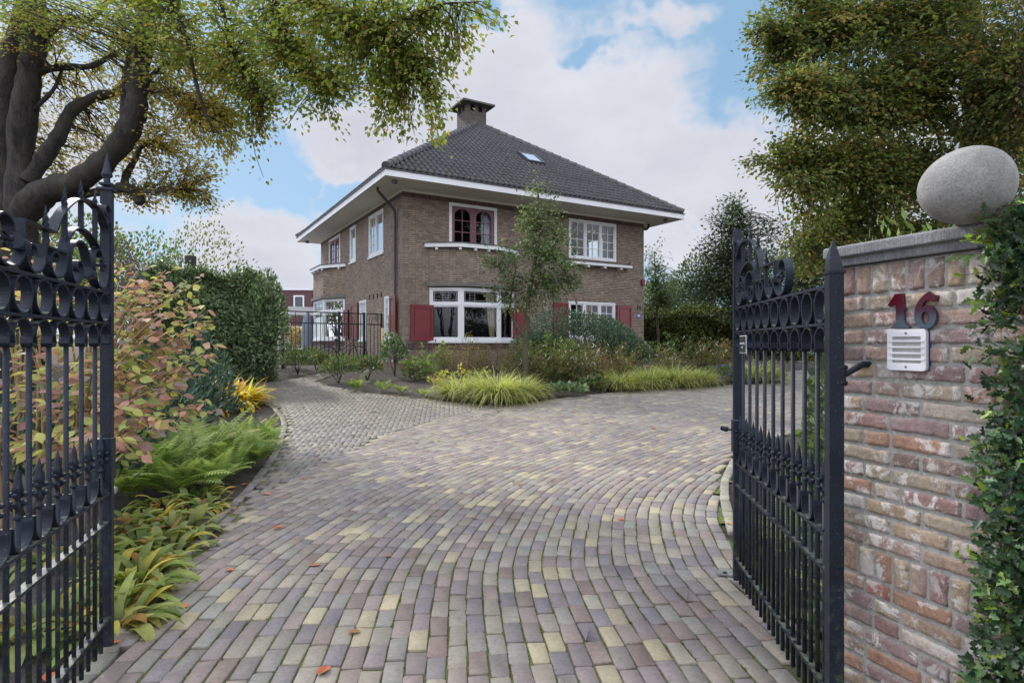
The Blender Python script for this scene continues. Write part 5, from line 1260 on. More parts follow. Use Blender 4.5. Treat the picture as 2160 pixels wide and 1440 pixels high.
def blades(name, base, az, elev, L, W, droop, col, mat='leaf', parent=None, segs=5, shape='grass', fold=0.0):
    """arching strap leaves or grass blades, vectorised"""
    n = len(base); t = np.linspace(0, 1, segs + 1)
    L = np.broadcast_to(L, (n,)); W = np.broadcast_to(W, (n,)); droop = np.broadcast_to(droop, (n,))
    h = np.stack([np.cos(az), np.sin(az), np.zeros(n)], 1); sd = np.stack([-np.sin(az), np.cos(az), np.zeros(n)], 1)
    pts = [base]; ang = elev.copy()
    for s in range(segs):
        pts.append(pts[-1] + (h * np.cos(ang)[:, None] + np.array([0, 0, 1.0]) * np.sin(ang)[:, None]) * (L / segs)[:, None]); ang = ang - droop / segs
    Pn = np.stack(pts, 1)
    wf = (np.sin(np.clip(t * 0.92 + 0.08, 0, 1) * PI) ** 0.7 if shape == 'broad' else (1 - t ** 2) * 0.9 + 0.05); wf[-1] = 0.03
    w = W[:, None] * wf[None] * 0.5
    lift = np.array([0, 0, 1.0])[None, None] * (w * fold)[..., None]
    Lf = Pn + sd[:, None] * w[..., None] + lift; Rt = Pn - sd[:, None] * w[..., None] + lift
    if fold: V = np.stack([Lf, Pn, Rt], 2); c = 3
    else: V = np.stack([Lf, Rt], 2); c = 2
    V = V.reshape(n, -1, 3); k = V.shape[1]; fb = []
    for s in range(segs):
        for q in range(c - 1): fb.append([s * c + q, s * c + q + 1, (s + 1) * c + q + 1, (s + 1) * c + q])
    F = (np.array(fb)[None] + (np.arange(n) * k)[:, None, None]).reshape(-1, 4)
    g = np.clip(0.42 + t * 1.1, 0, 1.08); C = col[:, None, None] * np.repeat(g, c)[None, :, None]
    return np_mesh(name, V.reshape(-1, 3), F, M[mat], parent, np.clip(C.reshape(-1, 3), 0, 1), smooth=True)
GREENS = {
 'hollyg': [(62, 90, 60, 5), (84, 112, 76, 4), (48, 72, 52, 3), (112, 142, 84, 1.8), (148, 172, 80, 1)],
 'laurel': [(94, 116, 76, 5), (112, 134, 92, 4), (72, 92, 64, 3), (146, 160, 108, 2), (134, 148, 124, 2)],
 'yew': [(84, 108, 86, 4), (102, 126, 98, 3), (66, 86, 72, 3), (122, 140, 104, 1)],
 'rhodo': [(92, 114, 66, 4), (116, 134, 84, 3), (72, 90, 58, 3), (150, 132, 60, .4), (190, 140, 50, .25)],
 'mixed': [(124, 132, 80, 4), (146, 144, 92, 3), (144, 122, 88, 2.5), (96, 110, 66, 3), (164, 148, 108, 1.5)],
 'bronze': [(156, 128, 90, 4), (136, 124, 84, 3), (122, 130, 78, 4), (176, 142, 98, 2), (104, 116, 70, 2)],
 'fresh': [(122, 144, 72, 4), (98, 122, 62, 4), (144, 158, 84, 2)],
 'viburnum': [(184, 138, 128, 6), (196, 154, 136, 5), (152, 114, 112, 3), (172, 176, 108, 6), (190, 190, 112, 4.5), (142, 152, 92, 4), (152, 134, 136, 3), (196, 176, 122, 2)],
 'beech_hedge': [(104, 118, 56, 4), (128, 136, 66, 3), (82, 96, 50, 3), (144, 134, 70, 1)],
 'holm': [(92, 112, 76, 4), (114, 132, 88, 3), (72, 92, 64, 3), (144, 156, 98, 2)],
 'darktree': [(66, 84, 62, 4), (82, 102, 72, 3), (52, 66, 52, 3), (106, 122, 82, 1)],
 'beech_green': [(144, 158, 78, 4), (124, 142, 70, 4), (166, 172, 88, 2.5), (102, 120, 64, 2.5), (200, 134, 66, .5), (184, 158, 82, 1.0)],
 'beech_gold': [(164, 150, 82, 4), (172, 150, 84, 4), (136, 134, 74, 3), (180, 142, 80, 2), (148, 152, 82, 3)],
 'beech_r': [(112, 128, 70, 4), (138, 146, 82, 3.5), (88, 104, 62, 4), (68, 82, 52, 3.5), (164, 144, 84, 1.4), (178, 134, 82, .8)],
}
def at_root(name, c, label, cat, group=None): return empty(name, c, label, cat, group)
def stems(name, c, tops, r, mat, parent):
    mb = MB()
    for t_ in tops:
        t_ = Vector(t_); mid = (Vector(c) + t_) / 2 + Vector((random.uniform(-.06, .06), random.uniform(-.06, .06), 0.02))
        b0 = Vector(c) + Vector((0, 0, -0.03))
        mb.tube([b0, mid, t_], [r, r * 0.7, r * 0.3], 5)
    return mb.build(name, mat, parent)
def shrub(name, label, cat, base, rx, ry, h, n, L, W, palette, tpl='fold', mat='leaf', lumps=7, group=None, up=0.35, low=0.12, depth=0.5, nst=6, jit=0.2, stem_r=0.012, flat=0.0, hang=0.0):
    """rounded bush: leaves on and inside a lumpy volume over real stems"""
    base = Vector(base); root = at_root(name, base, label, cat, group)
    lc = rdir(lumps); lc[:, 2] = np.abs(lc[:, 2]); la = rng.uniform(0.10, 0.30, lumps)
    d = rdir(n); d[:, 2] = np.abs(d[:, 2]) * 1.0 - low * rng.random(n); d = unit(d)
    bump = 0.82 + (la[None] * np.exp(-((1 - d @ lc.T) / 0.16))).sum(1)
    r = bump * (1 - depth * rng.random(n) ** 2.2) * rng.uniform(0.93, 1.06, n)
    cz = h * 0.42
    pos = np.stack([d[:, 0] * rx * r, d[:, 1] * ry * r, cz + d[:, 2] * (h - cz) * r], 1); lowm = d[:, 2] < 0; pos[lowm, 2] = cz + d[lowm, 2] * cz * 3.0
    pos[:, 2] = np.clip(pos[:, 2], 0.03, None) + rng.uniform(0, 0.03, n)
    pos += np.array(base)[None]
    dr = unit(d + rdir(n) * 0.7 + np.array([0, 0, up - hang])); nn = unit(d * (1 - flat) + rdir(n) * 0.6 + np.array([0, 0, 0.6 + flat]))
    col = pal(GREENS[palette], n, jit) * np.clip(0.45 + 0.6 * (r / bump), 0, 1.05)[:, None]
    s_ = rng.uniform(0.7, 1.25, n)
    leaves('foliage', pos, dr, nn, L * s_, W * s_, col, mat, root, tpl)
    if nst:
        tops = [base + Vector((rx * .7 * math.cos(a) * random.uniform(.3, 1), ry * .7 * math.sin(a) * random.uniform(.3, 1), h * random.uniform(.55, .85))) for a in np.linspace(0, 2 * PI, nst, endpoint=False)]
        stems('stems', base, tops, stem_r, M['twig'], root)
    return root
def grass_clump(label, base, r, h, n, palette, group=None, name='ornamental_grass', W=0.009):
    base = Vector(base); root = at_root(name, base, label, 'ornamental grass', group)
    az = rng.uniform(0, 2 * PI, n); rr = r * 0.62 * np.sqrt(rng.random(n)); b = np.stack([base.x + np.cos(az) * rr, base.y + r * .35 + np.sin(az) * rr, np.full(n, base.z - 0.01)], 1)
    az2 = az + rng.normal(0, 0.55, n); el = np.clip(rng.normal(1.25, 0.2, n) - rr / r * 0.45, 0.35, 1.5)
    blades('blades', b, az2, el, h * 1.75 * rng.uniform(0.7, 1.4, n), W * rng.uniform(.7, 1.3, n), rng.uniform(1.0, 2.4, n), pal(palette, n, 0.3), 'leaf_thin', root, 5)
    return root
def ferns(label, base, nf, Lf, palette, group=None, spread=1.0, el0=1.0):
    """shuttlecock fern: arching fronds with pinnae in pairs"""
    base = Vector(base); root = at_root('fern', base, label, 'fern', group)
    Pp, Dd, Nn_, Ll, Ww, Cc = [], [], [], [], [], []; mb = MB()
    for f in range(nf):
        az = 2 * PI * f / nf + random.uniform(-.35, .35); el = random.uniform(el0 - .35, el0 + .3); L_ = Lf * random.uniform(.65, 1.15); dr_ = random.uniform(.7, 1.5)
        hh = np.array([math.cos(az), math.sin(az), 0]) * spread; segs = 22; p = np.array(base) + hh * random.uniform(0.0, .05); side = np.array([-math.sin(az), math.cos(az), 0]); pts = [p.copy()]
        col = pal(palette, 1, 0.12)[0]; a = el
        for s in range(segs):
            tdir = unit((hh * math.cos(a) + np.array([0, 0, math.sin(a)]))[None])[0]; p = p + tdir * L_ / segs; pts.append(p.copy()); a -= dr_ / segs
            t = (s + 1) / segs
            if t < 0.14: continue
            pl = L_ * 0.30 * math.sin(min(1, (t * 1.05)) ** 0.75 * PI) ** 0.8 * (1.0 if t < .93 else .5) + 0.008
            nrm_ = np.cross(side, tdir); nrm_ = nrm_ if nrm_[2] > 0 else -nrm_
            for sg in (-1, 1):
                Pp.append(p); Dd.append(side * sg + tdir * 0.38 + np.array([0, 0, -.12])); Nn_.append(nrm_ + rng.normal(0, .12, 3)); Ll.append(pl * random.uniform(.88, 1.08)); Ww.append(L_ / segs * 1.05); Cc.append(col * random.uniform(.85, 1.15))
        mb.tube([Vector(q) for q in pts[::3]], [0.004 * (1 - k / (len(pts[::3]))) + 0.001 for k in range(len(pts[::3]))], 4)
    leaves('fronds', np.array(Pp), np.array(Dd), np.array(Nn_), np.array(Ll), np.array(Ww), np.array(Cc), 'leaf_thin', root, 'fold')
    mb.build('midribs', M['fernrib'], root)
    return root
M['fernrib'] = simple('fernrib', lin(130, 140, 80), 0.7)
def hosta(label, base, n, L, W, palette, r=0.18, name='hosta_clump', group=None, el=0.75, droop=1.6):
    base = Vector(base); root = at_root(name, base, label, 'perennial plant', group)
    az = rng.uniform(0, 2 * PI, n); rr = r * np.sqrt(rng.random(n)); b = np.stack([base.x + np.cos(az) * rr, base.y + np.sin(az) * rr, np.full(n, base.z)], 1)
    blades('foliage', b, az + rng.normal(0, .6, n), rng.normal(el, .3, n), L * rng.uniform(.6, 1.15, n), W * rng.uniform(.6, 1.2, n), rng.normal(droop, .5, n), pal(palette, n, .15), 'leaf_thin', root, 7, 'broad', 0.35)
    return root

def herb(name, label, c, rx, ry, h, nst, lps, L, W, palette, cat='perennial plant', tpl='fold', lean=.16, tone=.25, up=.5):
    """many separate leafy stems of unequal height, open between them"""
    c = Vector(c); root = at_root(name, c, label, cat); mb = MB(); Pp, Dd, Nn, Cc = [], [], [], []
    for k in range(nst):
        a = random.uniform(0, 2 * PI); q = math.sqrt(random.random()); b_ = c + Vector((rx * q * math.cos(a), ry * q * math.sin(a), 0)); hh = h * random.uniform(.55, 1.12) * (1 - .35 * q * q)
        t_ = b_ + Vector((math.cos(a) * q * lean + random.gauss(0, .07), math.sin(a) * q * lean + random.gauss(0, .07), hh)); m_ = b_.lerp(t_, .5) + Vector((random.gauss(0, .03), random.gauss(0, .03), .03))
        if k % 2 == 0: mb.tube([b_, m_, t_], [.006, .005, .002], 3)
        m = max(4, int(lps * hh / h * random.uniform(.6, 1.3))); u = rng.random(m) ** .75; sp = (.10 + .08 * (1 - u)) * (L / .08)
        p = (1 - u)[:, None] ** 2 * np.array(b_) + (2 * u * (1 - u))[:, None] * np.array(m_) + (u ** 2)[:, None] * np.array(t_)
        o = rdir(m); o[:, 2] *= .4; p = p + o * (sp * rng.random(m))[:, None]; p[:, 2] = np.maximum(p[:, 2], c.z + .02)
        Pp.append(p); Dd.append(o + np.array([0, 0, up]) + rng.normal(0, .3, (m, 3))); Nn.append(np.array([0, -.3, 1.0]) + rng.normal(0, .5, (m, 3)))
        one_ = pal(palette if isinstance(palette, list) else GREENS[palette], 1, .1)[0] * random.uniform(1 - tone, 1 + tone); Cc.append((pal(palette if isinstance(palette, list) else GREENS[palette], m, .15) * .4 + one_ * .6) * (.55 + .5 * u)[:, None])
    Pp = np.concatenate(Pp); n = len(Pp); s_ = rng.uniform(.6, 1.3, n)
    leaves('foliage', Pp, np.concatenate(Dd), np.concatenate(Nn), L * s_, W * s_, np.clip(np.concatenate(Cc), 0, 1), 'leaf_thin', root, tpl); mb.build('stems', M['twig'], root)
    return root

# ------------------------------------------------------------------ trees
def limb_path(pts): return crom(pts, 6)
def tree(name, label, base, limbs, clumps, leafL, leafW, trunk_mat, group=None, lps=30, spray_r=0.38, flat=0.35, twig_r=0.008, hang=0.15, mat='leaf_thin', tpl='fold', cat='tree', twig_seg=5, big_r=0.05):
    """limbs: [(points, radii)], clumps: [(centre, (rx, ry, rz), sprays, palette)]"""
    root = at_root(name, base, label, cat, group); pts_all = []; mbt = MB(); mbl = MB()
    for i, (pts, rad) in enumerate(limbs):
        pth = limb_path(pts); k = np.linspace(0, 1, len(pth)); rr = np.interp(k, np.linspace(0, 1, len(rad)), rad)
        if i > 0: pts_all += [tuple(p) for p, r_ in zip(pth, rr) if r_ < 0.6]
        else: pts_all += [tuple(p) for p in pth[len(pth) // 2:]]
        nseg = 14 if rad[0] > 0.15 else 8
        mb_ = MB() if i else mbt
        # uneven girth
        rr2 = [r_ * (0.86 if name == 'beech_tree' else 1) * random.uniform(0.87, 1.13) for r_ in rr]
        mb_.tube(pth, rr2, nseg)
        if mb_ is not mbt: mb_.build('limb' if rad[0] >= .05 else 'branch', trunk_mat, root)
    mbt.build('trunk', trunk_mat, root)
    PA = np.array(pts_all); twV, twF = [], []; nv = 0; LP, LD, LN, LC, LS = [], [], [], [], []
    for c, rad, ns, palette in clumps:
        c = np.array(c); rad = np.array(rad)
        d = rdir(ns) * (rng.random(ns) ** 0.42)[:, None]; T_ = c + d * rad
        D2 = ((PA[None, :, :] - T_[:, None, :]) ** 2).sum(2)
        D2 = D2 * rng.uniform(0.6, 1.4, D2.shape); K = D2.argmin(1); S_ = PA[K]
        ctone = rng.uniform(.62, 1.25)
        for s_, t_ in zip(S_, T_):
            v = t_ - s_; ln_ = np.linalg.norm(v)
            if ln_ > 2.4:
                s_ = t_ - v / ln_ * 2.4; v = t_ - s_; ln_ = 2.4
            if ln_ < 0.35: v = v + rng.normal(0, .3, 3); ln_ = max(np.linalg.norm(v), .2)
            side = np.cross(v / ln_, [0, 0, 1.0]); side = side / max(np.linalg.norm(side), 1e-6); tt = np.linspace(0, 1, twig_seg)
            bow = rng.normal(0, 0.10) * ln_; arch = (0.16 * ln_) * (1 - hang * 2)
            pth = s_ + v * tt[:, None] + side * (np.sin(tt * PI) * bow)[:, None] + np.array([0, 0, 1.0]) * (np.sin(tt * PI) * arch - hang * tt ** 2 * 0.25)[:, None]
            r0 = twig_r * (0.6 + ln_ * 0.5)
            for q, p in enumerate(pth):
                r_ = r0 * (1 - q / twig_seg) + 0.0015
                for a in (0, 2.094, 4.189): twV.append(p + (side * math.cos(a) + np.array([0, 0, 1.0]) * math.sin(a)) * r_)
            for q in range(twig_seg - 1):
                for a in range(3): twF.append([nv + q * 3 + a, nv + q * 3 + (a + 1) % 3, nv + (q + 1) * 3 + (a + 1) % 3, nv + (q + 1) * 3 + a])
            nv += 3 * twig_seg
            m = max(6, int(lps * rng.uniform(.6, 1.3)))
            u = 1 - rng.random(m) ** 1.4 * min(0.95, 0.9 / max(ln_, .5)); base_ = s_ + v * u[:, None] + side * (np.sin(u * PI) * bow)[:, None] + np.array([0, 0, 1.0]) * (np.sin(u * PI) * arch - hang * u ** 2 * 0.25)[:, None]
            fwd = v / ln_; lat = rng.normal(0, 1, m) * spray_r * 0.55; along = rng.normal(0, .3, m) * spray_r
            base_ = base_ + side * lat[:, None] + fwd * along[:, None] + np.array([0, 0, 1.0]) * (rng.normal(0, 1, m) * spray_r * flat - np.abs(lat) * hang)[:, None]
            LP.append(base_); LD.append(fwd * 0.6 + side * np.sign(lat)[:, None] * 0.6 + rng.normal(0, .45, (m, 3)) + np.array([0, 0, -hang * 1.5])); LN.append(np.array([0, -.15, 1.0]) + rng.normal(0, .38, (m, 3)))
            tone = ctone * rng.uniform(0.8, 1.2); cc = pal(GREENS[palette], m, .16) * tone; mono = pal(GREENS[palette], 1, 0.1)[0]; LC.append(cc * 0.55 + mono * 0.45)
    LP = np.concatenate(LP); n = len(LP); s_ = rng.uniform(.7, 1.25, n)
    leaves('crown', LP, np.concatenate(LD), np.concatenate(LN), leafL * s_, leafW * s_, np.clip(np.concatenate(LC), 0, 1), mat, root, tpl)
    np_mesh('twigs', np.array(twV), np.array(twF), M['twig'], root)
    print(name, 'leaves', n); return root
def cl(px, py, Y, rx, rz, ns, palette, ry=None): return (P(px, py, Y), (rx, ry if ry else rx, rz), ns, palette)

# the old beech on the left
b = gp(20, 830); b = Vector(((20 - CXP) / FPX * 13, 13, terrain(0, 13)))
limbs = [
 ([b, P(18, 640, 13), P(15, 470, 13), P(5, 350, 13), P(5, 240, 13), P(20, 120, 13), P(45, 30, 13), P(60, -90, 13)], [.62, .52, .48, .27, .24, .22, .18, .12]),
 ([P(40, 520, 13), P(45, 420, 12.9), P(44, 300, 12.9), P(58, 190, 12.8), P(72, 90, 12.8), P(76, 0, 12.7), P(90, -120, 12.6)], [.42, .32, .29, .27, .26, .22, .16]),
 ([P(40, 460, 12.9), P(95, 405, 12.6), P(155, 385, 12.4), P(215, 345, 12.2), P(262, 290, 12), P(286, 230, 12), P(290, 165, 12), P(303, 95, 12), P(310, 20, 12), P(330, -80, 11.8), P(380, -170, 11)], [.36, .31, .27, .26, .26, .24, .22, .22, .2, .16, .1]),
 ([P(268, 275, 12.1), P(268, 200, 12.2), P(278, 130, 12.2), P(296, 60, 12.3), P(300, -60, 12.3)], [.16, .15, .14, .12, .08]),
 ([P(60, 385, 12.8), P(95, 330, 12.9), P(125, 285, 13), P(150, 235, 13.1), P(200, 205, 13.2), P(255, 188, 13.3), P(275, 120, 13.5), P(300, 60, 13.6)], [.2, .19, .17, .15, .12, .1, .07, .05]),
 ([P(76, 152, 12.8), P(130, 142, 13), P(190, 140, 13.3), P(240, 115, 13.5), P(280, 92, 13.8)], [.1, .085, .075, .06, .045]),
 ([P(130, 150, 13.1), P(112, 190, 12.9), P(70, 232, 12.8)], [.035, .05, .06]),
 ([P(88, 80, 12.8), P(125, 52, 12.8), P(150, 40, 12.9), P(185, 42, 13), P(215, 20, 13.2), P(250, -30, 13.4)], [.1, .1, .09, .08, .06, .04]),
 ([P(298, 195, 12), P(330, 150, 11.9), P(370, 126, 11.8), P(420, 122, 11.7), P(470, 150, 11.5)], [.07, .055, .045, .035, .015]),
 ([P(300, 190, 12), P(345, 193, 11.8), P(395, 208, 11.6), P(440, 240, 11.5)], [.05, .045, .035, .015]),
 ([P(60, 425, 12.8), P(150, 412, 12.6), P(230, 402, 12.5), P(262, 395, 12.4), P(288, 408, 12.4), P(296, 430, 12.4)], [.14, .11, .1, .12, .13, .11]),
 ([P(262, 395, 12.4), P(266, 370, 12.5), P(284, 338, 12.6), P(298, 310, 12.8), P(318, 298, 12.9)], [.1, .09, .07, .05, .03]),
 ([P(270, 400, 12.4), P(310, 405, 12.3), P(350, 402, 12.1), P(400, 395, 12)], [.045, .04, .03, .015]),
 ([P(340, -90, 11.7), P(430, -110, 10.6), P(540, -60, 9.6), P(640, -8, 9.1), P(700, 18, 9), P(760, 42, 8.9), P(810, 68, 8.9), P(845, 92, 8.8), P(868, 130, 8.8)], [.13, .11, .10, .09, .075, .06, .045, .03, .015]),
 ([P(560, -45, 9.5), P(600, 60, 9.6), P(620, 130, 9.6), P(680, 190, 9.6)], [.045, .035, .025, .012]),
 ([P(745, 36, 8.9), P(800, 50, 8.6), P(860, 40, 8.4), P(930, 10, 8.3), P(1000, 5, 8.2)], [.03, .025, .02, .015, .008]),
 ([P(450, -100, 10.3), P(470, 20, 10.4), P(500, 130, 10.5), P(550, 220, 10.6)], [.06, .045, .035, .015]),
 ([P(380, -150, 11), P(360, -20, 10.6), P(390, 70, 10.4), P(420, 200, 10.4), P(450, 280, 10.4)], [.07, .055, .045, .035, .015]),
]
G_, O_ = 'beech_green', 'beech_gold'
clumps = [
 cl(60, 40, 12, 1.1, .9, 60, G_), cl(150, 20, 11.5, 1.0, .7, 70, G_), cl(120, 110, 13.5, 1.2, .6, 45, O_), cl(180, 90, 14, 1.2, .6, 35, O_), cl(240, 40, 12.5, 1.0, .7, 60, G_),
 cl(130, 230, 14, 1.0, .7, 30, O_), cl(180, 170, 14, .9, .5, 30, O_), cl(230, 250, 14.5, .8, .9, 35, O_), cl(150, 320, 14, .9, .6, 30, O_), cl(120, 380, 14.5, .8, .5, 30, O_), cl(70, 300, 14.5, .7, 1.2, 22, O_), cl(235, 330, 14.5, .6, .6, 18, O_),
 cl(340, 50, 11, 1.1, .9, 110, G_), cl(430, 60, 10.6, 1.1, .9, 130, G_), cl(520, 50, 10, 1.1, .9, 130, G_), cl(610, 50, 9.6, 1.0, .8, 120, G_), cl(690, 60, 9.2, .9, .7, 110, G_), cl(780, 60, 8.9, .75, .6, 95, G_), cl(860, 60, 8.7, .55, .45, 60, G_),
 cl(380, 150, 12.2, 1.1, .8, 90, O_), cl(460, 170, 11.5, 1.0, .8, 100, O_), cl(540, 150, 10.8, .9, .7, 95, G_), cl(620, 140, 10, .7, .6, 60, G_), cl(700, 140, 9.4, .6, .5, 70, G_), cl(770, 150, 9, .6, .5, 70, G_), cl(850, 140, 8.8, .5, .45, 55, G_), cl(925, 125, 8.6, .34, .3, 28, G_),
 cl(340, 240, 12.8, 1.0, .8, 85, O_), cl(420, 250, 12, .9, .7, 85, O_), cl(490, 240, 11.3, .7, .7, 60, O_), cl(545, 215, 10.8, .45, .5, 35, G_),
 cl(370, 330, 12.8, .8, .6, 60, O_), cl(430, 330, 12.4, .5, .55, 38, O_), cl(400, 400, 12.6, .65, .4, 45, O_), cl(330, 400, 12.8, .6, .5, 34, O_), cl(300, 430, 13, .5, .25, 14, O_), cl(440, 420, 12.5, .3, .35, 16, O_), cl(300, 300, 13.2, .6, .6, 26, O_),
 cl(545, 285, 10.8, .14, .28, 9, O_), cl(482, 320, 11.4, .2, .3, 10, O_), cl(590, 180, 10.2, .3, .35, 22, G_),
 cl(700, 210, 9.4, .16, .4, 16, G_), cl(795, 215, 9, .22, .42, 22, G_), cl(850, 250, 8.9, .2, .3, 14, G_), cl(800, 265, 9, .12, .22, 7, G_), cl(930, 225, 8.7, .13, .45, 15, G_), cl(925, 285, 8.7, .14, .12, 8, G_), cl(900, 185, 8.7, .25, .15, 12, G_), cl(965, 90, 8.5, .16, .2, 10, G_),
 cl(545, 300, 10.8, .1, .2, 7, G_), cl(535, 260, 10.8, .2, .2, 10, G_), cl(690, 240, 9.4, .1, .2, 9, G_), cl(705, 180, 9.4, .3, .2, 14, G_), cl(800, 250, 9, .12, .2, 9, G_), cl(860, 280, 8.9, .14, .14, 8, G_), cl(840, 210, 8.9, .3, .2, 18, G_), cl(925, 250, 8.7, .1, .3, 12, G_), cl(935, 200, 8.7, .14, .14, 8, G_), cl(940, 130, 8.6, .2, .12, 10, G_), cl(965, 110, 8.5, .14, .1, 6, G_), cl(610, 250, 10, .12, .2, 6, G_),
 cl(960, 25, 8.3, .35, .2, 16, G_), cl(1015, 20, 8.2, .14, .16, 7, G_), cl(870, 10, 8.5, .6, .25, 35, G_), cl(755, 90, 9, .8, .3, 40, G_), cl(640, 170, 9.8, .3, .3, 22, G_),
 cl(20, 130, 14, .8, 1.0, 25, O_), cl(300, 10, 10.8, .9, .5, 60, G_), cl(30, 10, 11, .6, .5, 34, G_),
]
tree('beech_tree', 'huge old beech with thick grey limbs and yellowing leaves reaching over the drive', b, limbs, [(a_, b_, int(n_ * (.66 if p_ == G_ else .8)), p_) for a_, b_, n_, p_ in clumps], 0.084, 0.056, M['beech_bark'], lps=22, spray_r=.22, hang=.24, flat=.22, twig_r=.011)

# the beech behind the pillar
b = Vector(((2130 - CXP) / FPX * 15, 15, terrain(0, 15)))
limbs = [
 ([b, P(2110, 500, 15), P(2070, 300, 15), P(2050, 120, 15), P(2030, -100, 15), P(2020, -300, 15)], [.5, .42, .36, .32, .25, .12]),
 ([P(2075, 330, 15), P(1980, 240, 14), P(1880, 200, 13), P(1760, 190, 12.5), P(1680, 180, 12.2)], [.16, .12, .09, .05, .02]),
 ([P(2090, 420, 15), P(1960, 400, 14), P(1840, 380, 13), P(1720, 370, 12.6), P(1640, 360, 12.5)], [.15, .11, .08, .04, .02]),
 ([P(2055, 150, 15), P(1930, 80, 14), P(1800, 40, 13), P(1700, 60, 12.6), P(1650, 80, 12.4)], [.16, .12, .09, .05, .02]),
 ([P(2040, -60, 15), P(1900, -60, 13.5), P(1760, -40, 12.8), P(1690, 0, 12.5)], [.14, .1, .07, .03]),
 ([P(2100, 470, 15), P(1980, 480, 14.5), P(1860, 490, 14), P(1760, 480, 13.8)], [.1, .08, .05, .02]),
 ([P(2080, 350, 15), P(2120, 230, 13), P(2150, 180, 11.5), P(2190, 200, 10.5)], [.12, .09, .06, .03]),
]
R_ = 'beech_r'
clumps = [
 cl(1700, 40, 12.6, .8, .7, 100, R_), cl(1780, 30, 12.8, .9, .7, 110, R_), cl(1880, 30, 13.2, 1.1, .8, 120, R_), cl(1990, 40, 13.2, 1.2, .8, 130, R_), cl(2090, 60, 12.5, 1.1, .9, 130, R_), cl(2160, 60, 12, .9, .9, 80, R_),
 cl(1660, 120, 12.3, .55, .5, 55, R_), cl(1740, 140, 12.5, .9, .6, 100, R_), cl(1840, 140, 12.9, 1.0, .6, 120, R_), cl(1950, 150, 13, 1.1, .7, 130, R_), cl(2060, 180, 12.6, 1.0, .7, 120, R_), cl(2140, 200, 11.8, .8, .8, 90, R_),
 cl(1680, 230, 12.4, .65, .45, 70, R_), cl(1770, 240, 12.6, .9, .5, 100, R_), cl(1880, 250, 12.9, 1.0, .55, 120, R_), cl(1990, 260, 13, 1.0, .6, 115, R_), cl(2090, 290, 12.6, .8, .6, 80, R_),
 cl(1690, 320, 12.5, .55, .35, 55, R_), cl(1640, 310, 12.3, .32, .12, 14, R_), cl(1630, 190, 12.2, .32, .16, 14, R_), cl(1600, 170, 12.2, .2, .08, 6, R_), cl(1615, 325, 12.2, .3, .06, 9, R_), cl(1620, 415, 12.4, .4, .08, 10, R_), cl(1700, 410, 12.6, .55, .3, 45, R_),
 cl(1780, 350, 12.8, .9, .45, 100, R_), cl(1890, 360, 13, .95, .45, 105, R_), cl(1860, 430, 13.2, .7, .3, 60, R_), cl(1720, 90, 12.9, .8, .4, 60, R_), cl(1900, 90, 13.4, 1.0, .4, 70, R_), cl(1800, 265, 13, .9, .4, 70, R_), cl(1960, 460, 14.2, .9, .3, 50, R_), cl(1900, 500, 14.6, .7, .3, 36, R_), cl(2060, 430, 14.4, .9, .4, 50, R_), cl(2260, 60, 14, 1.6, 1.2, 90, R_), cl(2280, 260, 14, 1.6, 1.0, 90, R_), cl(2250, 420, 14.5, 1.5, .7, 70, R_), cl(2380, 180, 15, 1.4, 1.2, 60, R_), cl(2150, 500, 15, 1.3, .6, 50, R_), cl(2100, -80, 14, 1.8, .9, 70, R_), cl(1720, 540, 13.4, .5, .35, 40, R_), cl(1690, 580, 13.6, .35, .3, 20, R_), cl(1790, 580, 14, .6, .4, 36, R_), cl(1830, 470, 13.6, .7, .3, 50, R_), cl(1740, 450, 13, .55, .4, 55, R_), cl(1700, 500, 13, .35, .3, 26, R_), cl(1790, 440, 13.1, .6, .35, 55, R_), cl(1770, 520, 13.6, .55, .35, 40, R_), cl(1850, 510, 14, .5, .3, 26, R_),
 cl(1720, 190, 12.6, .8, .4, 70, R_), cl(1830, 195, 12.9, .9, .4, 80, R_), cl(1940, 205, 13.2, .9, .4, 80, R_), cl(1730, 280, 12.7, .8, .4, 70, R_), cl(1830, 300, 13, .9, .4, 80, R_), cl(1940, 320, 13.3, .9, .4, 80, R_), cl(1640, 60, 12.4, .4, .5, 40, R_), cl(1640, 240, 12.3, .4, .3, 24, R_), cl(1800, 90, 13, 1.0, .4, 60, R_), cl(1740, 380, 12.9, .7, .3, 50, R_), cl(1820, 400, 13.3, .7, .3, 50, R_), cl(2060, 340, 13, .9, .5, 70, R_),
 cl(1990, 380, 13.5, 1.0, .5, 80, R_), cl(2100, 390, 13.5, .9, .6, 70, R_), cl(1920, 420, 14, .7, .35, 40, R_), cl(2150, 330, 12, .6, .5, 50, R_),
]
tree('beech_tree', 'dense green and bronze beech rising behind the brick pillar and the stone egg', b, limbs, [(a_ + Vector((random.gauss(0, .12), random.gauss(0, .4), random.gauss(0, .2))), (b_[0], b_[1], b_[2] * (1.45 if b_[0] > .5 else 1.0)), int(n_ * (1.05 if b_[0] > .5 else .8)), p_) for a_, b_, n_, p_ in clumps], 0.105, 0.07, M['beech_bark'], lps=26, spray_r=.34, hang=.12, flat=.12)

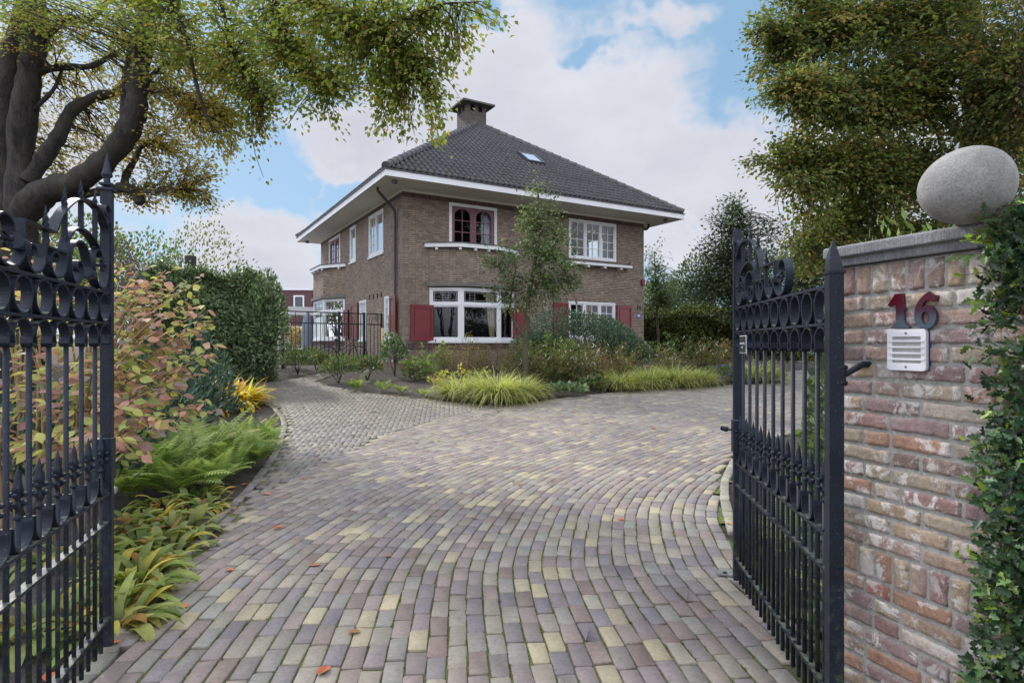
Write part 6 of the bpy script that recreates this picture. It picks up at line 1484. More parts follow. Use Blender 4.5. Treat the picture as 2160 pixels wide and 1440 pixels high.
# young multi-stem tree in front of the house
def standard_tree(label, bx_px, Yt, ytop, ybase_crown, trunk, clumps_px, palette, leafL, leafW, name='young_tree', lps=16, extra=None, spray=.16, twr=.005, hang=.02, mat='leaf'):
    b = Vector(((bx_px - CXP) / FPX * Yt, Yt, terrain(0, Yt)))
    limbs = [([b] + [P(x, y, Yt) for x, y in trunk], [0.07] + list(np.linspace(.062, .012, len(trunk))))]
    for e in (extra or []): limbs.append(([P(x, y, Yt + dy) for x, y, dy in e[0]], e[1]))
    cs = [cl(x, y, Yt + dy, rx, rz, ns, palette) for x, y, dy, rx, rz, ns in clumps_px]
    return tree(name, label, b, limbs, cs, leafL, leafW, M['young_bark'], lps=lps, spray_r=spray, hang=hang, twig_r=twr, mat=mat, flat=.5, big_r=0.5)
standard_tree('small evergreen tree with an open crown standing before the bay window', 1107, 14.6, 395, 690,
 [(1110, 700), (1114, 640), (1122, 590), (1132, 530), (1136, 470), (1135, 420), (1136, 398)],
 [(1136, 410, 0, .12, .18, 9), (1138, 450, 0, .3, .22, 22), (1110, 480, .1, .35, .25, 24), (1165, 490, 0, .35, .25, 28), (1100, 530, .2, .45, .3, 34), (1160, 540, -.2, .5, .3, 42), (1060, 560, .1, .38, .2, 18), (1195, 560, 0, .32, .22, 20), (1030, 548, 0, .2, .12, 7), (1210, 600, .1, .3, .14, 14), (1140, 590, 0, .6, .25, 40), (1080, 600, -.1, .5, .22, 26), (1045, 615, .1, .3, .14, 11), (1175, 625, -.2, .4, .16, 22), (1120, 640, 0, .3, .14, 16), (1070, 640, .1, .25, .1, 8), (1230, 590, 0, .12, .12, 4)],
 'holm', .082, .05, extra=[([(1108, 712, 0), (1086, 680, .05), (1076, 650, .1), (1080, 610, .1), (1088, 570, .1)], [.04, .04, .035, .025, .012]), ([(1116, 620, 0), (1150, 600, -.1), (1190, 590, -.1)], [.03, .02, .008]), ([(1118, 600, 0), (1080, 575, .1), (1045, 562, .1)], [.03, .02, .008]), ([(1126, 570, 0), (1160, 540, 0), (1175, 500, 0)], [.025, .018, .008])], lps=22)
standard_tree('slim young tree with bare lower trunk to the right of the house', 1387, 27, 530, 640,
 [(1389, 720), (1386, 660), (1384, 620), (1382, 570), (1380, 530)],
 [(1381, 545, 0, .3, .4, 12), (1385, 580, 0, .7, .5, 34), (1400, 620, 0, 1.0, .5, 48), (1380, 650, 0, .8, .4, 36), (1425, 590, .5, .4, .4, 14), (1420, 650, .4, .7, .35, 30), (1372, 610, 0, .4, .5, 16)],
 'holm', .13, .075, lps=16, spray=.3, twr=.008)
standard_tree('tall dark evergreen tree behind the open right gate leaf', 1542, 24, 420, 640,
 [(1547, 740), (1552, 660), (1550, 600), (1548, 520), (1545, 440)],
 [(1545, 440, 0, .5, .5, 26), (1530, 480, 0, .9, .6, 50), (1575, 490, 0, .8, .6, 46), (1510, 530, 0, 1.0, .6, 60), (1570, 550, 0, 1.1, .6, 66), (1480, 570, .3, .7, .4, 36), (1530, 600, 0, 1.3, .6, 80), (1590, 610, .3, 1.2, .6, 66), (1480, 630, .3, 1.0, .5, 52), (1620, 560, .5, .8, .6, 40), (1640, 500, 1, .7, .7, 30), (1550, 660, .4, 1.2, .4, 50), (1450, 600, .5, .5, .4, 20)],
 'darktree', .14, .085, lps=18, spray=.34, twr=.01)
standard_tree('very dark evergreen tree between the right gate leaf and the pillar', 1700, 19, 470, 760,
 [(1700, 700), (1705, 600), (1710, 500)],
 [(1710, 500, 0, .8, .6, 50), (1740, 560, 0, 1.0, .7, 70), (1690, 590, 0, .9, .6, 60), (1650, 640, .5, .8, .5, 44), (1740, 650, .3, .9, .6, 54), (1700, 680, 0, 1.0, .5, 50), (1760, 520, 1, .8, .6, 40), (1640, 590, 1, .7, .5, 30)],
 'darktree', .10, .065, lps=18, spray=.3, twr=.008)

# ------------------------------------------------------------------ hedges
def hedge(name, label, cat, corners, h, n, L, W, palette, tpl='fold', mat='leaf', thick=0.8, round_top=0.25, holes=0.0, up=0.2, hang=0.0, loose=1.0):
    """clipped or free hedge along a line; leaves on front, back, ends and top"""
    A_, B_ = Vector(corners[0]), Vector(corners[1]); dr = B_ - A_; Lh_ = dr.length; dr.normalize(); nr = Vector((dr.y, -dr.x, 0)); ctr = (A_ + B_) / 2
    root = at_root(name, ctr, label, cat)
    face = rng.choice(4, n, p=[.58, .22, .14, .06]); u = rng.random(n); v = rng.random(n); d = np.abs(rng.normal(0, .09, n)) + rng.random(n) ** 3 * .3
    s = np.where(face == 2, np.where(rng.random(n) < .5, d, Lh_ - d), u * Lh_); lump = 0.12 * np.sin(s * 2.1 + 1) + 0.08 * np.sin(s * 5.3) ; z = v * h; lump2 = 0.10 * np.sin(z * 3.1 + s * 1.7) + .07 * np.sin(z * 7 + s * 3.3)
    b = np.select([face == 0, face == 1, face == 2, face == 3], [thick / 2 - d + lump2, (rng.random(n) - .5) * thick, (rng.random(n) - .5) * thick, -thick / 2 + d])
    z = np.where(face == 1, h - d * .8 + (lump + rng.exponential(.06, n)) * loose, z * (1 + lump * 0.2))
    shrink = np.clip((z / h - (1 - round_top)) / max(round_top, .01), 0, 1) ** 2; b = b * (1 - .45 * shrink); z = z - np.where(np.minimum(s, Lh_ - s) < .9, (1 - np.minimum(s, Lh_ - s) / .9) ** 2 * .5 * loose * (thick > 1), 0) * (z > h * .6)
    s = s + np.where(face == 2, (0.5 * Lh_ > s) * 1.0 * shrink * .3 - (0.5 * Lh_ < s) * shrink * .3, 0)
    An = np.array(A_); pos = An[None] + np.array(dr)[None] * s[:, None] + np.array(nr)[None] * b[:, None]; pos[:, 2] = ctr.z + z + 0.02
    on = np.where((face == 1)[:, None], np.array([0, 0, 1.0])[None], np.where((face == 2)[:, None], np.array(dr)[None] * np.sign(s - Lh_ / 2)[:, None], np.array(nr)[None] * np.sign(b)[:, None]))
    dirs = unit(on * .6 + rdir(n) * .7 + np.array([0, 0, up - hang])); nn = unit(on + rdir(n) * .55 + np.array([0, 0, .5]))
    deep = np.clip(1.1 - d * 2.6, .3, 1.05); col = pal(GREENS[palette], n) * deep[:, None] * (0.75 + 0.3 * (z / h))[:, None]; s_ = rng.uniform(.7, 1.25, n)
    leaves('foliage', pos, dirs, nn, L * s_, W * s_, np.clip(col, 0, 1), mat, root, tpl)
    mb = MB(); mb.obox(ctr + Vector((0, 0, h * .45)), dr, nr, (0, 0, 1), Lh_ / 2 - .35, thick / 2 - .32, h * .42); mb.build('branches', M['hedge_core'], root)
    return root
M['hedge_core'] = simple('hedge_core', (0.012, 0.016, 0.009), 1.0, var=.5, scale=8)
def G3(px, Y): return Vector(((px - CXP) / FPX * Y, Y, terrain(0, Y)))
hedge('laurel_hedge', 'tall dark glossy laurel hedge left of the black garden fence', 'hedge', (G3(290, 15.2), G3(572, 16.8)), 2.85, 34000, .135, .055, 'laurel', 'fold', 'leaf_gloss', 1.7, .35, up=.1, hang=.0)
for px_, h_, w_, lab_ in ((566, 2.95, .5, 'loose shoots of laurel standing up at the right end of the hedge top'), (430, 3.05, 1.3, 'loose laurel growth rising above the middle of the hedge'), (330, 3.1, 1.2, 'loose laurel growth rising above the left end of the hedge')): shrub('laurel_bush', lab_, 'shrub', G3(px_, 16.0), w_, .7, h_, 2600, .13, .05, 'laurel', 'fold', 'leaf_gloss', nst=5, depth=.6)
hedge('beech_hedge', 'clipped green beech hedge closing the garden to the right of the house', 'hedge', (G3(1340, 30), G3(1820, 23.5)), 2.35, 30000, .10, .07, 'beech_hedge', 'fold', 'leaf', .8, .05)
hedge('holly_hedge', 'spiny dark holly hedge growing up beside and over the brick pillar', 'hedge', (pp(.60, 0, .0), pp(1.25, 0, .02)), 1.82, 26000, .036, .021, 'hollyg', 'holly', 'leaf_gloss', .30, .1, loose=.25)
# holly twigs that reach across the coping and onto the brick face
def holly_sprigs():
    pts, dirs, nn, cc = [], [], [], []; c0 = None
    root = at_root('holly_shoots', Vector((1.69, 1.83, 0)), 'pale green young holly shoots poking out over the coping and brick face', 'shoots'); mb = MB()
    for k in range(42):
        z = random.uniform(0.1, 1.93) if k > 10 else random.uniform(1.76, 1.88); d = 0.60 + random.uniform(-.03, .03); s_ = pp(d + .06, z, 0.03); e_ = pp(d - random.uniform(.0, .03), z + random.uniform(-.02, .05), random.uniform(.10, .16))
        mb = MB(); mb.tube([s_, (s_ + e_) / 2 + Vector((0, 0, .008)), e_], [.0022, .0018, .001], 4); mb.build('stem', M['twig'], root)
        bright = pal([(150, 176, 62, 3), (120, 150, 60, 2), (84, 104, 60, 2)], 1, .1)[0] if random.random() < .6 else pal(GREENS['laurel'], 1, .1)[0]
        for j in range(7):
            t = j / 6; p = s_.lerp(e_, t); pts.append(p); dd = (e_ - s_).normalized() * .5 + Vector(rng.normal(0, .6, 3)); dirs.append(dd); nn.append(PNm + Vector(rng.normal(0, .5, 3))); cc.append(bright * random.uniform(.8, 1.2))
    leaves('foliage', np.array(pts), np.array(dirs), np.array(nn), rng.uniform(.024, .038, len(pts)), rng.uniform(.014, .022, len(pts)), np.clip(np.array(cc), 0, 1), 'leaf_thin', root, 'holly')
holly_sprigs()
# laurel seen over the coping and ivy behind the pillar
shrub('rhododendron', 'fresh green rhododendron showing above the pillar coping behind the egg', 'shrub', G3(2000, 4.4), .6, .5, 2.25, 1500, .10, .03, 'fresh', 'fold', 'leaf_gloss', nst=8)
shrub('rhododendron', 'pale green rhododendron shoots right of the egg at the picture edge', 'shrub', G3(2205, 3.3), .4, .35, 2.15, 1100, .09, .03, 'fresh', 'fold', 'leaf_gloss', nst=6)
shrub('climbing_ivy', 'narrow strip of ivy leaves between the right gate post and the pillar', 'climber', Vector((1.52, 2.85, 0)), .08, .2, 1.6, 1500, .045, .038, 'laurel', 'oval', 'leaf', nst=3, low=.9, depth=.3)

# ------------------------------------------------------------------ left bed
def layered_shrub():
    """viburnum with tiers of horizontal branches and large turning leaves"""
    base = Vector((-3.55, 4.55, 0)); root = at_root('viburnum', base, 'tiered viburnum shrub with large pink, copper and yellow autumn leaves behind the left gate', 'shrub')
    tm = {}; LPo, LDi, LNo = [], [], []
    tips = []
    for (px, py, Y) in [(425, 590, 4.9), (400, 640, 5.0), (430, 655, 4.7), (415, 690, 4.6), (440, 735, 4.5), (420, 790, 4.4), (300, 560, 5.3), (330, 620, 4.9), (250, 600, 5), (280, 650, 4.5), (350, 700, 4.6), (300, 720, 4.2), (370, 760, 4.4), (330, 820, 4.2), (400, 860, 4.3), (350, 880, 4.0), (290, 900, 3.9), (240, 860, 3.8), (260, 780, 4.1), (200, 700, 4.3), (180, 620, 4.8), (120, 560, 4.9), (60, 520, 5.0), (140, 680, 4.2), (80, 620, 4.6), (100, 760, 4.0), (40, 700, 4.2), (180, 820, 3.9), (60, 850, 3.9), (20, 590, 4.7), (150, 900, 3.7), (30, 780, 4.0), (230, 740, 4.2), (250, 700, 4.7), (310, 680, 4.8), (-40, 650, 4.4), (-60, 780, 4.0), (-30, 560, 4.8), (330, 590, 5.2), (200, 560, 5.2), (380, 720, 4.9), (220, 640, 4.7), (345, 660, 4.5), (200, 770, 4.0), (120, 830, 3.9), (380, 600, 5.0), (350, 570, 5.2), (420, 760, 4.6), (440, 690, 4.8), (300, 850, 4.1), (380, 820, 4.4), (430, 850, 4.4), (270, 940, 3.7), (210, 920, 3.6), (100, 940, 3.6), (40, 930, 3.6), (300, 590, 4.6), (240, 560, 4.6), (160, 590, 4.4), (10, 640, 4.2), (-20, 880, 3.7)]: tips.append(P(px, py, Y))
    trunks = [(base + Vector((random.uniform(-.35, .35), random.uniform(-.3, .3), 0))) for _ in range(7)]
    for tp in tips:
        tr = min(trunks, key=lambda q: (q - Vector((tp.x, tp.y, 0))).length + random.uniform(0, .6)); top = Vector((tr.x * .75 + tp.x * .25, tr.y * .75 + tp.y * .25, max(tp.z * .72, .1)))
        pth = crom([tr, tr.lerp(top, .6) + Vector((random.uniform(-.05, .05), random.uniform(-.05, .05), .05)), top, top.lerp(tp, .55) + Vector((0, 0, .05)), tp], 4)
        tm.setdefault(tuple(tr), MB()).tube(pth, list(np.linspace(.014, .003, len(pth))), 6)
        v = (tp - top); L_ = v.length; fw = v.normalized(); sd = fw.cross(Vector((0, 0, 1))).normalized()
        for j in range(int(22 + L_ * 17)):
            t = random.uniform(.15, 1.06); sg = random.choice((-1, 1)); off = random.uniform(.02, .22) * (1.1 - .5 * t)
            p = top.lerp(tp, t) + Vector((0, 0, .05 * math.sin(t * PI))) + sd * sg * off + Vector((0, 0, random.uniform(-.07, .05)))
            LPo.append(p); LDi.append(fw * .5 + sd * sg * .8 + Vector((random.uniform(-.3, .3), random.uniform(-.3, .3), random.uniform(-1.0, -.15)))); LNo.append(Vector((random.uniform(-.5, .5), random.uniform(-.8, .2), random.uniform(.3, 1))))
    n = len(LPo); s_ = rng.uniform(.65, 1.2, n); c1 = pal(GREENS['viburnum'], n, .14, .04)
    leaves('foliage', np.array(LPo), np.array(LDi), np.array(LNo), 0.078 * s_, .052 * s_, c1, 'leaf_thin', root, 'oval')
    for q in tm.values(): q.build('stem', M['stem_tan'], root)
layered_shrub()
SK = [(64, 88, 70, 4), (82, 108, 86, 3), (50, 68, 58, 3), (112, 134, 112, 1.2)]
GREENS['skimmia'] = SK
for i, (px, py, Y, rx, h, n, lab) in enumerate([(290, 0, 7.9, .75, 1.0, 1900, 'dark glossy evergreen shrub low behind the viburnum, nearest the drive'), (395, 0, 9.6, .7, .85, 1500, 'dark upright laurel shrub beside the stone edging'), (180, 0, 6.3, .7, .95, 1500, 'dark green evergreen shrub in the shade under the viburnum'), (60, 0, 5.0, .8, 1.0, 1500, 'dark evergreen shrub behind the bars of the left gate leaf'), (350, 0, 9.8, 1.0, 1.3, 2200, 'broad dark evergreen shrub at the foot of the laurel hedge')]):
    shrub('evergreen_shrub', lab, 'shrub', G3(px, Y), rx, rx, h, n, .115, .036, 'skimmia', 'fold', 'leaf_gloss', up=.7, nst=7)
FP = [(162, 178, 108, 4), (140, 160, 92, 3), (184, 194, 124, 2.5), (110, 132, 74, 2)]

fi = 0
for px, py, nf, Lf, lab in [(330, 1035, 13, .62, 'large lime green fern at the left front of the fern bed'), (415, 1000, 15, .72, 'tall lime green fern in the middle of the left bed'), (500, 965, 14, .52, 'lime green fern spilling towards the curved paving edge'), (548, 935, 12, .42, 'smaller fern at the right tip of the fern bed'), (440, 955, 14, .52, 'feathery fern behind the tallest fern of the bed'), (350, 985, 13, .62, 'arching fern below the pink viburnum leaves'), (560, 950, 10, .42, 'little fern at the very edge of the brick paving'), (480, 1010, 11, .46, 'short fern in front of the fern bed by the hosta leaves'), (370, 960, 12, .56, 'half hidden fern at the back against the dark shrubs'), (300, 1000, 13, .6, 'fern at the left end of the fern bed under the viburnum'), (530, 985, 12, .46, 'low fern leaning over the edge bricks'), (280, 1050, 13, .56, 'fern close to the gate latch'), (370, 1045, 13, .5, 'fern at the front of the bed, low over the broad leaves'), (440, 1030, 12, .44, 'fern with short fronds in the front row')]:
    ferns(lab, gp(px, py), nf + 7, Lf * 1.25, FP, 'ferns in the left bed', el0=1.25)
YH = [(214, 188, 62, 5), (196, 170, 56, 3), (208, 150, 56, 2), (186, 186, 76, 2), (170, 120, 56, 1)]
hosta('bright yellow autumn perennial at the far end of the left bed', gp(480, 862), 190, .72, .085, YH, .42, name='yellow_perennial', el=1.15); hosta('golden autumn perennial at the path side of the brightest yellow one', gp(512, 852), 110, .55, .07, YH, .3, name='yellow_perennial', el=1.1); hosta('orange yellow autumn leaves left of the brightest yellow perennial', gp(430, 868), 90, .66, .07, YH, .25, name='yellow_perennial', el=1.1)
LG = [(152, 164, 96, 4), (128, 146, 82, 3), (168, 170, 98, 3), (202, 182, 90, 1.8), (176, 134, 78, .6)]
for px, py, n, L_, r_, lab in [(385, 1120, 46, .27, .16, 'broad leaved perennial with yellowing leaves closest to the ferns'), (330, 1100, 32, .24, .14, 'broad leaved perennial beside the left gate stile, mostly green'), (290, 1220, 60, .30, .14, 'limp yellow edged perennial in the middle of the front bed'), (262, 1262, 44, .30, .12, 'yellow green perennial drooping onto the soil at the gate foot'), (430, 1075, 26, .2, .12, 'small yellowing perennial under the fern fronds'), (350, 1165, 40, .26, .16, 'green and yellow perennial between the two larger clumps'), (235, 1320, 40, .28, .14, 'yellow perennial at the very foot of the left gate stile'), (425, 1052, 30, .22, .16, 'low green perennial filling the soil between ferns and yellow leaves'), (345, 1068, 30, .22, .16, 'low green perennial just under the front fern'), (270, 1110, 24, .22, .14, 'small green perennial in the soil gap near the latch'), (300, 1150, 40, .26, .16, 'mostly green broad leaved perennial over the black hose'), (100, 1330, 40, .3, .2, 'yellow strap leaved perennial behind the bars of the left gate leaf'), (150, 1180, 30, .28, .2, 'green strap leaved perennial behind the left gate leaf')]:
    hosta(lab, gp(px, py), int(n * 1.1), L_ * 1.0, .066, LG, r_ * 1.15, el=.75, droop=1.7)
# stone edging by the hedge
def edging():
    A_, B_ = gp(452, 797), gp(580, 803); root = at_root('stone_edging', (A_ + B_) / 2, 'low edging of old paving stones set on edge below the laurel hedge', 'edging')
    V = 0
    for row in range(2):
        n = 20
        for k in range(n):
            c = A_.lerp(B_, (k + .5 + random.uniform(-.2, .2)) / n) + Vector((0, row * .16, .045 + row * .11)); mb = MB(); tl = random.uniform(-.5, .1)
            mb.obox(c, (1, 0, tl * .5), (0, 1, .2), (tl * -.5, 0, 1), .038, .09, .07); o = mb.build('stone', M['stone_moss'], root, bevel=.012)
M['stone_moss'] = simple('stone_moss', lin(122, 118, 92), .9, var=.35, scale=7, bump=.5)
edging()

# ------------------------------------------------------------------ bed in front of the house
for px, py, rx, h, n, lab in [(628, 788, .55, .62, 700, 'rhododendron at the foot of the black fence, left one'), (668, 782, .5, .6, 650, 'rhododendron at the foot of the black fence, with some yellow leaves'), (715, 806, .55, .62, 750, 'rhododendron at the left point of the house bed'), (775, 800, .5, .6, 650, 'rhododendron in front of the narrow garden gate'), (600, 775, .5, .8, 700, 'leafy shrub between laurel hedge and fence')]:
    shrub('rhododendron', lab, 'shrub', gp(px, py), rx, rx * .8, h, n, .13, .036, 'rhodo', 'fold', 'leaf', nst=6, flat=.4, depth=.8)
shrub('upright_camellia', 'dark glossy upright shrub at the near corner of the house', 'shrub', gp(833, 792), .38, .38, 1.2, 900, .085, .05, 'laurel', 'oval', 'leaf_gloss', nst=5)
FG = [(122, 138, 84, 4), (100, 118, 70, 3), (144, 152, 90, 2)]
for px, py, Lf, lab in [(752, 822, .55, 'tall narrow fern on bare soil, leftmost of the young ferns'), (810, 824, .36, 'small fern on bare soil, second from the left'), (846, 828, .34, 'small fern on bare soil, third from the left'), (893, 834, .32, 'smallest fern on bare soil, nearest the grass clumps')]:
    ferns(lab, gp(px, py), 10, Lf, FG, 'young ferns on bare soil', el0=1.15)
herb('leafy_perennial', 'bright green leafy perennial below the red bay shutter', gp(878, 800), .36, .3, .7, 22, 20, .12, .07, 'fresh', 'perennial plant', 'oval')
herb('thin_shrub', 'spindly green shrub left of the bronze perennials', gp(922, 806), .3, .28, 1.25, 12, 40, .09, .055, 'fresh', 'shrub', 'oval')
herb('bronze_perennial', 'feathery bronze brown perennial under the bay window', gp(975, 805), .6, .42, 1.25, 80, 60, .055, .02, 'bronze')
herb('bronze_perennial', 'bronze and green perennial between bay window and young tree', gp(1060, 803), .75, .42, 1.1, 85, 50, .06, .024, 'bronze')
herb('leafy_perennial', 'yellow green leafy perennial behind the large grass clump', gp(975, 826), .6, .3, .6, 40, 34, .085, .045, [(160, 172, 84, 4), (132, 150, 74, 3), (190, 176, 80, 2), (196, 150, 84, .5)])
# wide clipped evergreen before the right windows
shrub('osmanthus', 'wide rounded blue green evergreen shrub before the lower right window', 'shrub', G3(1245, 17.3), 1.55, .9, 1.62, 12000, .065, .04, 'yew', 'fold', 'leaf', nst=8, lumps=10)
shrub('osmanthus', 'smaller blue green evergreen shrub behind the young tree trunk', 'shrub', G3(1135, 17.3), .8, .7, 1.25, 4500, .065, .04, 'yew', 'fold', 'leaf', nst=6)
shrub('osmanthus', 'low right shoulder of blue green evergreen below the right red shutter', 'shrub', G3(1320, 17.6), .75, .6, 1.15, 4000, .065, .04, 'yew', 'fold', 'leaf', nst=6)
herb('leafy_bush', 'bright green leafy bush in front of the wide evergreen shrub', G3(1165, 15.6), .6, .45, 1.35, 40, 46, .11, .065, 'fresh', 'shrub', 'oval')
def weedy(label, c, rx, ry, h, n, pods=18, palette='mixed'):
    h = h * 1.4
    r = herb('tall_perennial', label, c, rx * 1.05, ry, h, int(n / 34), 46, .085, .034, palette)
    if pods:
        for k in range(1):
            mb = MB()
            for q in range(pods):
                b_ = Vector(c) + Vector((random.uniform(-rx, rx) * .85, random.uniform(-ry, ry) * .8, 0)); t_ = Vector(c) + Vector((random.uniform(-rx, rx) * .85, -ry * random.uniform(.3, .9), h * random.uniform(.45, .95))); t2 = t_ + Vector((random.uniform(-.06, .09), 0, random.uniform(.05, .12)))
                mb.tube([t_, t_.lerp(t2, .5) + Vector((.006, 0, 0)), t2], [.003, .011, .003], 4); mb.build('seed_head', M['pod_white'], r); mb = MB()
    return r
weedy('brownish perennials with pale seed heads left of centre, behind the big grass clump', gp(1120, 812), .7, .45, .8, 2600)
weedy('tall brown green perennials with many white seed heads in the middle of the bed', gp(1200, 818), .75, .5, .85, 3000, 30)
weedy('reddish brown perennials with white seed heads right of the middle', gp(1275, 812), .7, .45, .78, 2600, 22, 'bronze')
weedy('brown tinted perennials along the right end of the evergreen shrub', G3(1370, 16.8), .85, .5, .72, 2600, 16)
weedy('yellow green perennials beyond the house corner', G3(1440, 18.0), 1.0, .6, .85, 2600, 8, 'rhodo')
weedy('straw coloured perennials at the right end of the bed', G3(1515, 17.6), .8, .5, .8, 2000, 22, 'bronze')
shrub('perennial', 'low dark leafy perennial at the front edge between the grass clumps', 'perennial plant', gp(1190, 836), .5, .28, .25, 360, .11, .06, 'laurel', 'oval', 'leaf', nst=0)
shrub('perennial', 'low green leafy perennial just left of the right grass clumps', 'perennial plant', gp(1262, 826), .4, .26, .3, 300, .10, .055, 'rhodo', 'oval', 'leaf', nst=0)
GP = [(182, 186, 116, 4), (202, 206, 142, 3), (146, 154, 88, 3), (108, 120, 66, 3), (216, 216, 170, 2), (170, 150, 104, .6)]
for px, py, r_, h, n, lab in [(968, 842, .46, .36, 1500, 'yellow green grass clump at the left of the front pair'), (1050, 849, .62, .44, 2600, 'largest yellow green grass clump nearest the drive'), (1100, 843, .48, .36, 1500, 'yellow green grass clump at the right of the front pair'), (1315, 824, .5, .36, 1500, 'leftmost grass clump of the right hand row'), (1370, 819, .55, .38, 1700, 'second grass clump of the right hand row'), (1425, 817, .55, .4, 1700, 'tallest grass clump of the right hand row'), (1475, 814, .5, .34, 1300, 'fourth grass clump, next to the violet flowers'), (1605, 806, .7, .42, 1400, 'pale green feathery clump seen through the right gate bars')]:
    grass_clump(lab, gp(px, py), r_, h, n, GP, 'yellow green ornamental grasses', W=.014)
def geranium():
    c = gp(1520, 806); r = shrub('cranesbill', 'low mound of cranesbill with violet flowers right of the grasses', 'flowering plant', c, .62, .45, .42, 1700, .05, .045, 'rhodo', 'oval', 'leaf', nst=0); n = 70
    a = rng.uniform(0, 2 * PI, n); q = np.sqrt(rng.random(n)); pos = np.stack([c.x + np.cos(a) * q * .62, c.y - .1 + np.sin(a) * q * .4, c.z + .45 - q * .25 + rng.uniform(-.04, .06, n)], 1); pos = np.repeat(pos, 5, 0); k = np.tile(np.arange(5) * 2 * PI / 5, n)
    leaves('flowers', pos, np.stack([np.cos(k), np.sin(k) * .5, np.sin(k) * .7 + .2], 1), np.tile([0, -.8, .6], (n * 5, 1)), .03, .028, np.tile(lin(124, 104, 220), (n * 5, 1)), 'petal', r, 'oval')
geranium()
shrub('perennial', 'ferny green plants between the right gate bars and the pillar', 'perennial plant', G3(1710, 5.4), .4, .5, .45, 800, .06, .025, 'rhodo', 'fold', 'leaf_thin', nst=4)
ferns('green fern behind the lower bars of the right gate leaf', Vector((2.25, 4.5, 0)), 13, .6, FP, el0=.9)
ferns('fern close behind the right gate hinge post', Vector((1.9, 3.4, 0)), 11, .5, FP, el0=.9)
shrub('evergreen_shrub', 'leafy green shrub between gate and pillar at middle height', 'shrub', G3(1765, 8.0), .4, .5, 1.2, 900, .09, .04, 'rhodo', 'fold', 'leaf', nst=6)
# background planting beyond the gates
shrub('distant_bush', 'grey green bush cloud above the laurel hedge, left', 'shrub', G3(230, 19), 2.4, 1.2, 4.3, 6000, .12, .06, 'rhodo', 'fold', 'leaf_thin', nst=6)
shrub('distant_bush', 'loose pale bush with thin twigs rising behind the laurel hedge', 'shrub', G3(400, 20), 1.6, 1.0, 4.4, 2400, .12, .06, 'beech_hedge', 'fold', 'leaf_thin', nst=12, depth=.9)
shrub('distant_bush', 'yellow and orange bush on the terrace seen through the garden fence', 'shrub', G3(612, 33), 1.2, .8, 1.7, 1200, .16, .1, 'viburnum', 'fold', 'leaf_thin', nst=5)
mb = MB(); c_ = G3(401, 17.5); mb.tube([c_, c_ + Vector((0, 0, 2.9)), c_ + Vector((.02, 0, 3.5))], [.2, .17, .15], 10); o = mb.build('cut_trunk', M['beech_bark']); tag(o, 'sawn off bare tree trunk sticking up behind the laurel hedge', 'tree stump')
for i_, (px, Y, rx, h, pl, lab) in enumerate([(1500, 34, 3.2, 5.0, 'darktree', 'dark tree mass behind the beech hedge, left part'), (1640, 33, 3.4, 5.4, 'darktree', 'dark tree mass behind the beech hedge, middle part'), (1800, 30, 3.4, 6.0, 'darktree', 'dark tree mass behind the beech hedge, right part'), (1410, 38, 2.6, 4.6, 'holm', 'green tree behind the house corner beyond the hedge')]):
    shrub('background_tree', lab, 'tree', G3(px, Y), rx, 2.0, h, 3800, .22, .13, pl, 'fold', 'leaf', nst=8, stem_r=.05, lumps=12)
for px, Y, rx, h, pl, lab in [(-40, 21, 3.5, 5.4, 'rhodo', 'broad green tree far left behind the old beech'), (90, 22, 2.6, 4.9, 'beech_hedge', 'olive green tree behind the old beech trunk')]:
    shrub('background_tree', lab, 'tree', G3(px, Y), rx, 1.6, h, 4200, .16, .1, pl, 'fold', 'leaf', nst=8, stem_r=.05, lumps=12)
shrub('purple_bush', 'dull purple leaved bush left of the laurel hedge', 'shrub', G3(262, 14.2), .8, .6, 3.2, 2200, .08, .05, 'purple', 'fold', 'leaf', nst=6) if GREENS.setdefault('purple', [(104, 92, 104, 4), (84, 74, 86, 3), (122, 108, 112, 2)]) else None

# ------------------------------------------------------------------ fallen leaves and litter
def fallen(c, a, s, col, group, label, on=0.006):
    T_ = TPL['oval'][0]; m = []
    mb = MB(); ca, sa = math.cos(a), math.sin(a); curl = random.uniform(.2, .5)
    q = [(x * s * .8, (y - .5) * s * 1.2) for x, y, z in T_]
    v = [Vector((c.x + x * ca - y * sa, c.y + x * sa + y * ca, c.z + on + abs(x) * curl + (y * y) * 4 * curl)) for x, y in q]
    for f in TPL['oval'][1][0]: mb.poly([v[i] for i in f])
    o = mb.build('fallen_leaf', col, None); tag(o, label, 'fallen leaf', group); return o
FL = [simple('fallen_leaf_a', lin(196, 112, 62), .7, var=.3, scale=30), simple('fallen_leaf_b', lin(176, 96, 58), .7, var=.3, scale=30), simple('fallen_leaf_c', lin(150, 106, 70), .7, var=.3, scale=30)]
spots = [(238, 1358), (387, 1280), (380, 1223), (683, 1417), (748, 1335), (665, 1193), (485, 1204), (563, 1043), (583, 1115), (588, 1113), (1050, 868), (819, 1174), (1176, 908), (497, 1073), (1098, 1023), (1310, 1097), (1210, 869), (925, 930), (1537, 1105), (1130, 850), (700, 872), (640, 1010), (1250, 890), (1000, 1093), (1380, 905)]
for px, py in spots:
    fallen(gp(px, py), random.uniform(0, 6.3), random.uniform(.045, .07), random.choice(FL), 'brown beech leaves lying on the paving', 'curled orange brown beech leaf lying on the brick paving')
for k in range(60):
    t = random.random()
    if k < 30: e = left_edge[2 + int(t * 14)]; c = Vector((e[0] - random.uniform(.05, .5), e[1] + random.uniform(-.2, .2), 0))
    else: e = top_edge[7 + int(t * 12)]; c = Vector((e[0] + random.uniform(-.3, .3), e[1] + random.uniform(.1, .7), 0))
    c.z = terrain(c.x, c.y) - .018
    fallen(c, random.uniform(0, 6.3), random.uniform(.05, .08), random.choice(FL), 'dead leaves lying on the bed soil', 'dry brown leaf lying on the dark soil of the beds', .0)
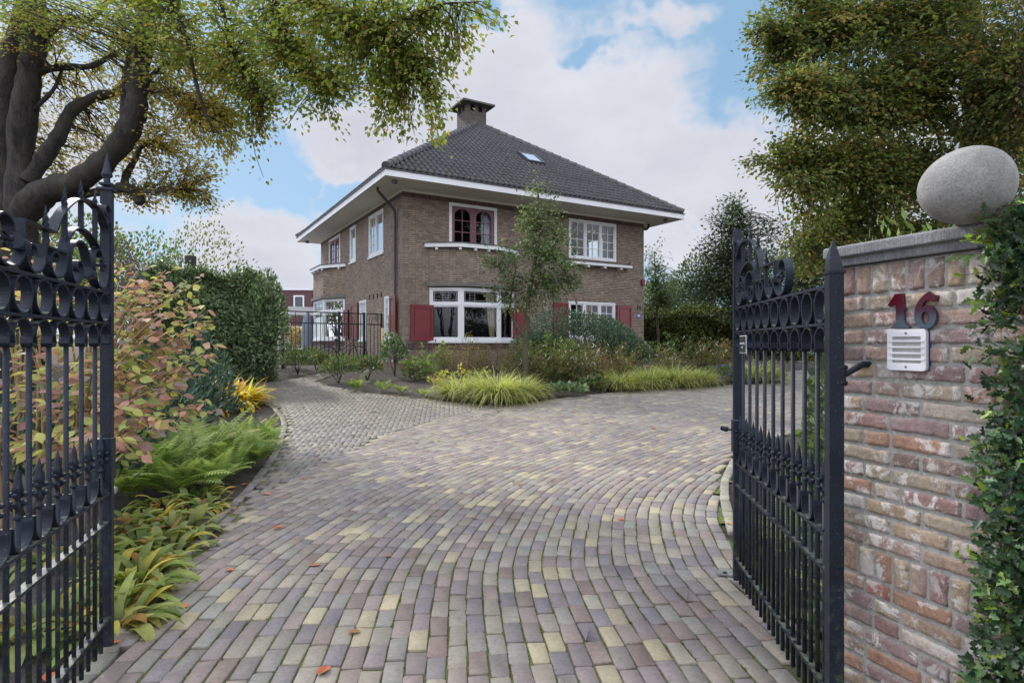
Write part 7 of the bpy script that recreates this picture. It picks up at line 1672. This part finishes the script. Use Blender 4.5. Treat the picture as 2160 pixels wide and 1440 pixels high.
# irrigation hose in the left bed
mb = MB(); mb.tube(crom([gp(255, 1150) + Vector((0, 0, .0)), gp(290, 1133) + Vector((0, 0, .02)), gp(330, 1112), gp(380, 1085)], 6), .009, 6); o = mb.build('garden_hose', M['black_rubber']); tag(o, 'thin black hose lying on the soil of the left bed', 'hose')
# a few tufts of moss between the bricks
def moss():
    n = 4200; X0 = rng.uniform(-2.2, 4.0, n); Y0 = rng.uniform(2.4, 12, n); ok = poly_contains(PAVE, X0, Y0); X0, Y0 = X0[ok], Y0[ok]
    # snap to the gaps: offset from the nearest brick centre to its long side
    j = np.array([np.argmin((bx - x) ** 2 + (by - y) ** 2) for x, y in zip(X0, Y0)]); side = rng.choice([-1, 1], len(j)); u = rng.uniform(-1, 1, len(j)) * bhl[j]
    cxp = bx[j] + np.cos(ba[j]) * u - np.sin(ba[j]) * side * (bhw[j] + .003); cyp = by[j] + np.sin(ba[j]) * u + np.cos(ba[j]) * side * (bhw[j] + .003)
    m = 9; P_ = np.repeat(np.stack([cxp, cyp, np.array([terrain(0, y) for y in cyp]) - .008], 1), m, 0); P_[:, :2] += rng.normal(0, .006, (len(P_), 2)); 
    a = np.repeat(ba[j], m); al = rng.normal(0, .018, len(P_)); P_[:, 0] += np.cos(a) * al; P_[:, 1] += np.sin(a) * al
    o = leaves('moss', P_, rdir(len(P_)) * .5 + np.array([0, 0, 1.0]), rdir(len(P_)), rng.uniform(.006, .013, len(P_)), .007, pal([(108, 124, 44, 3), (84, 98, 40, 3), (140, 150, 60, 1)], len(P_)), 'leaf')
    tag(o, 'bright green moss growing in the joints of the brick paving', 'moss', kind='stuff')
moss()

# trees across the street, behind the photographer: they stand in the window reflections
for x_, y_, rx_, h_, lab in [(-8, -17, 5.0, 13.0, 'round tree across the street, left of the gate axis'), (5, -19, 5.5, 15.0, 'tallest round tree across the street'), (17, -16, 5.0, 13.0, 'round tree across the street, right of the gate axis'), (-20, -8, 4.0, 10.0, 'round tree along the street far to the left')]:
    shrub('street_tree', lab, 'tree', Vector((x_, y_, 0)), rx_, 2.4, h_, 2600, .34, .22, 'darktree', 'fold', 'leaf', nst=6, stem_r=.08, lumps=10)

for x_, y_, rx_, h_, pl_, lab in [(3.4, 5.6, .6, .8, 'rhodo', 'green shrub in the bed inside the drive curve, nearest the gate'), (4.6, 7.0, .8, 1.1, 'laurel', 'dark shrub in the middle of the bed inside the drive curve'), (6.4, 7.6, .9, 1.2, 'rhodo', 'broad shrub at the far side of the bed inside the drive curve'), (5.2, 4.8, .9, 1.4, 'laurel', 'tall dark shrub behind the brick pillar'), (8.5, 7.0, 1.2, 1.8, 'beech_hedge', 'large olive shrub far right behind the pillar')]:
    shrub('garden_shrub', lab, 'shrub', Vector((x_, y_, terrain(0, y_))), rx_, rx_ * .9, h_, int(1800 * rx_), .09, .045, pl_, 'fold', 'leaf', nst=6)
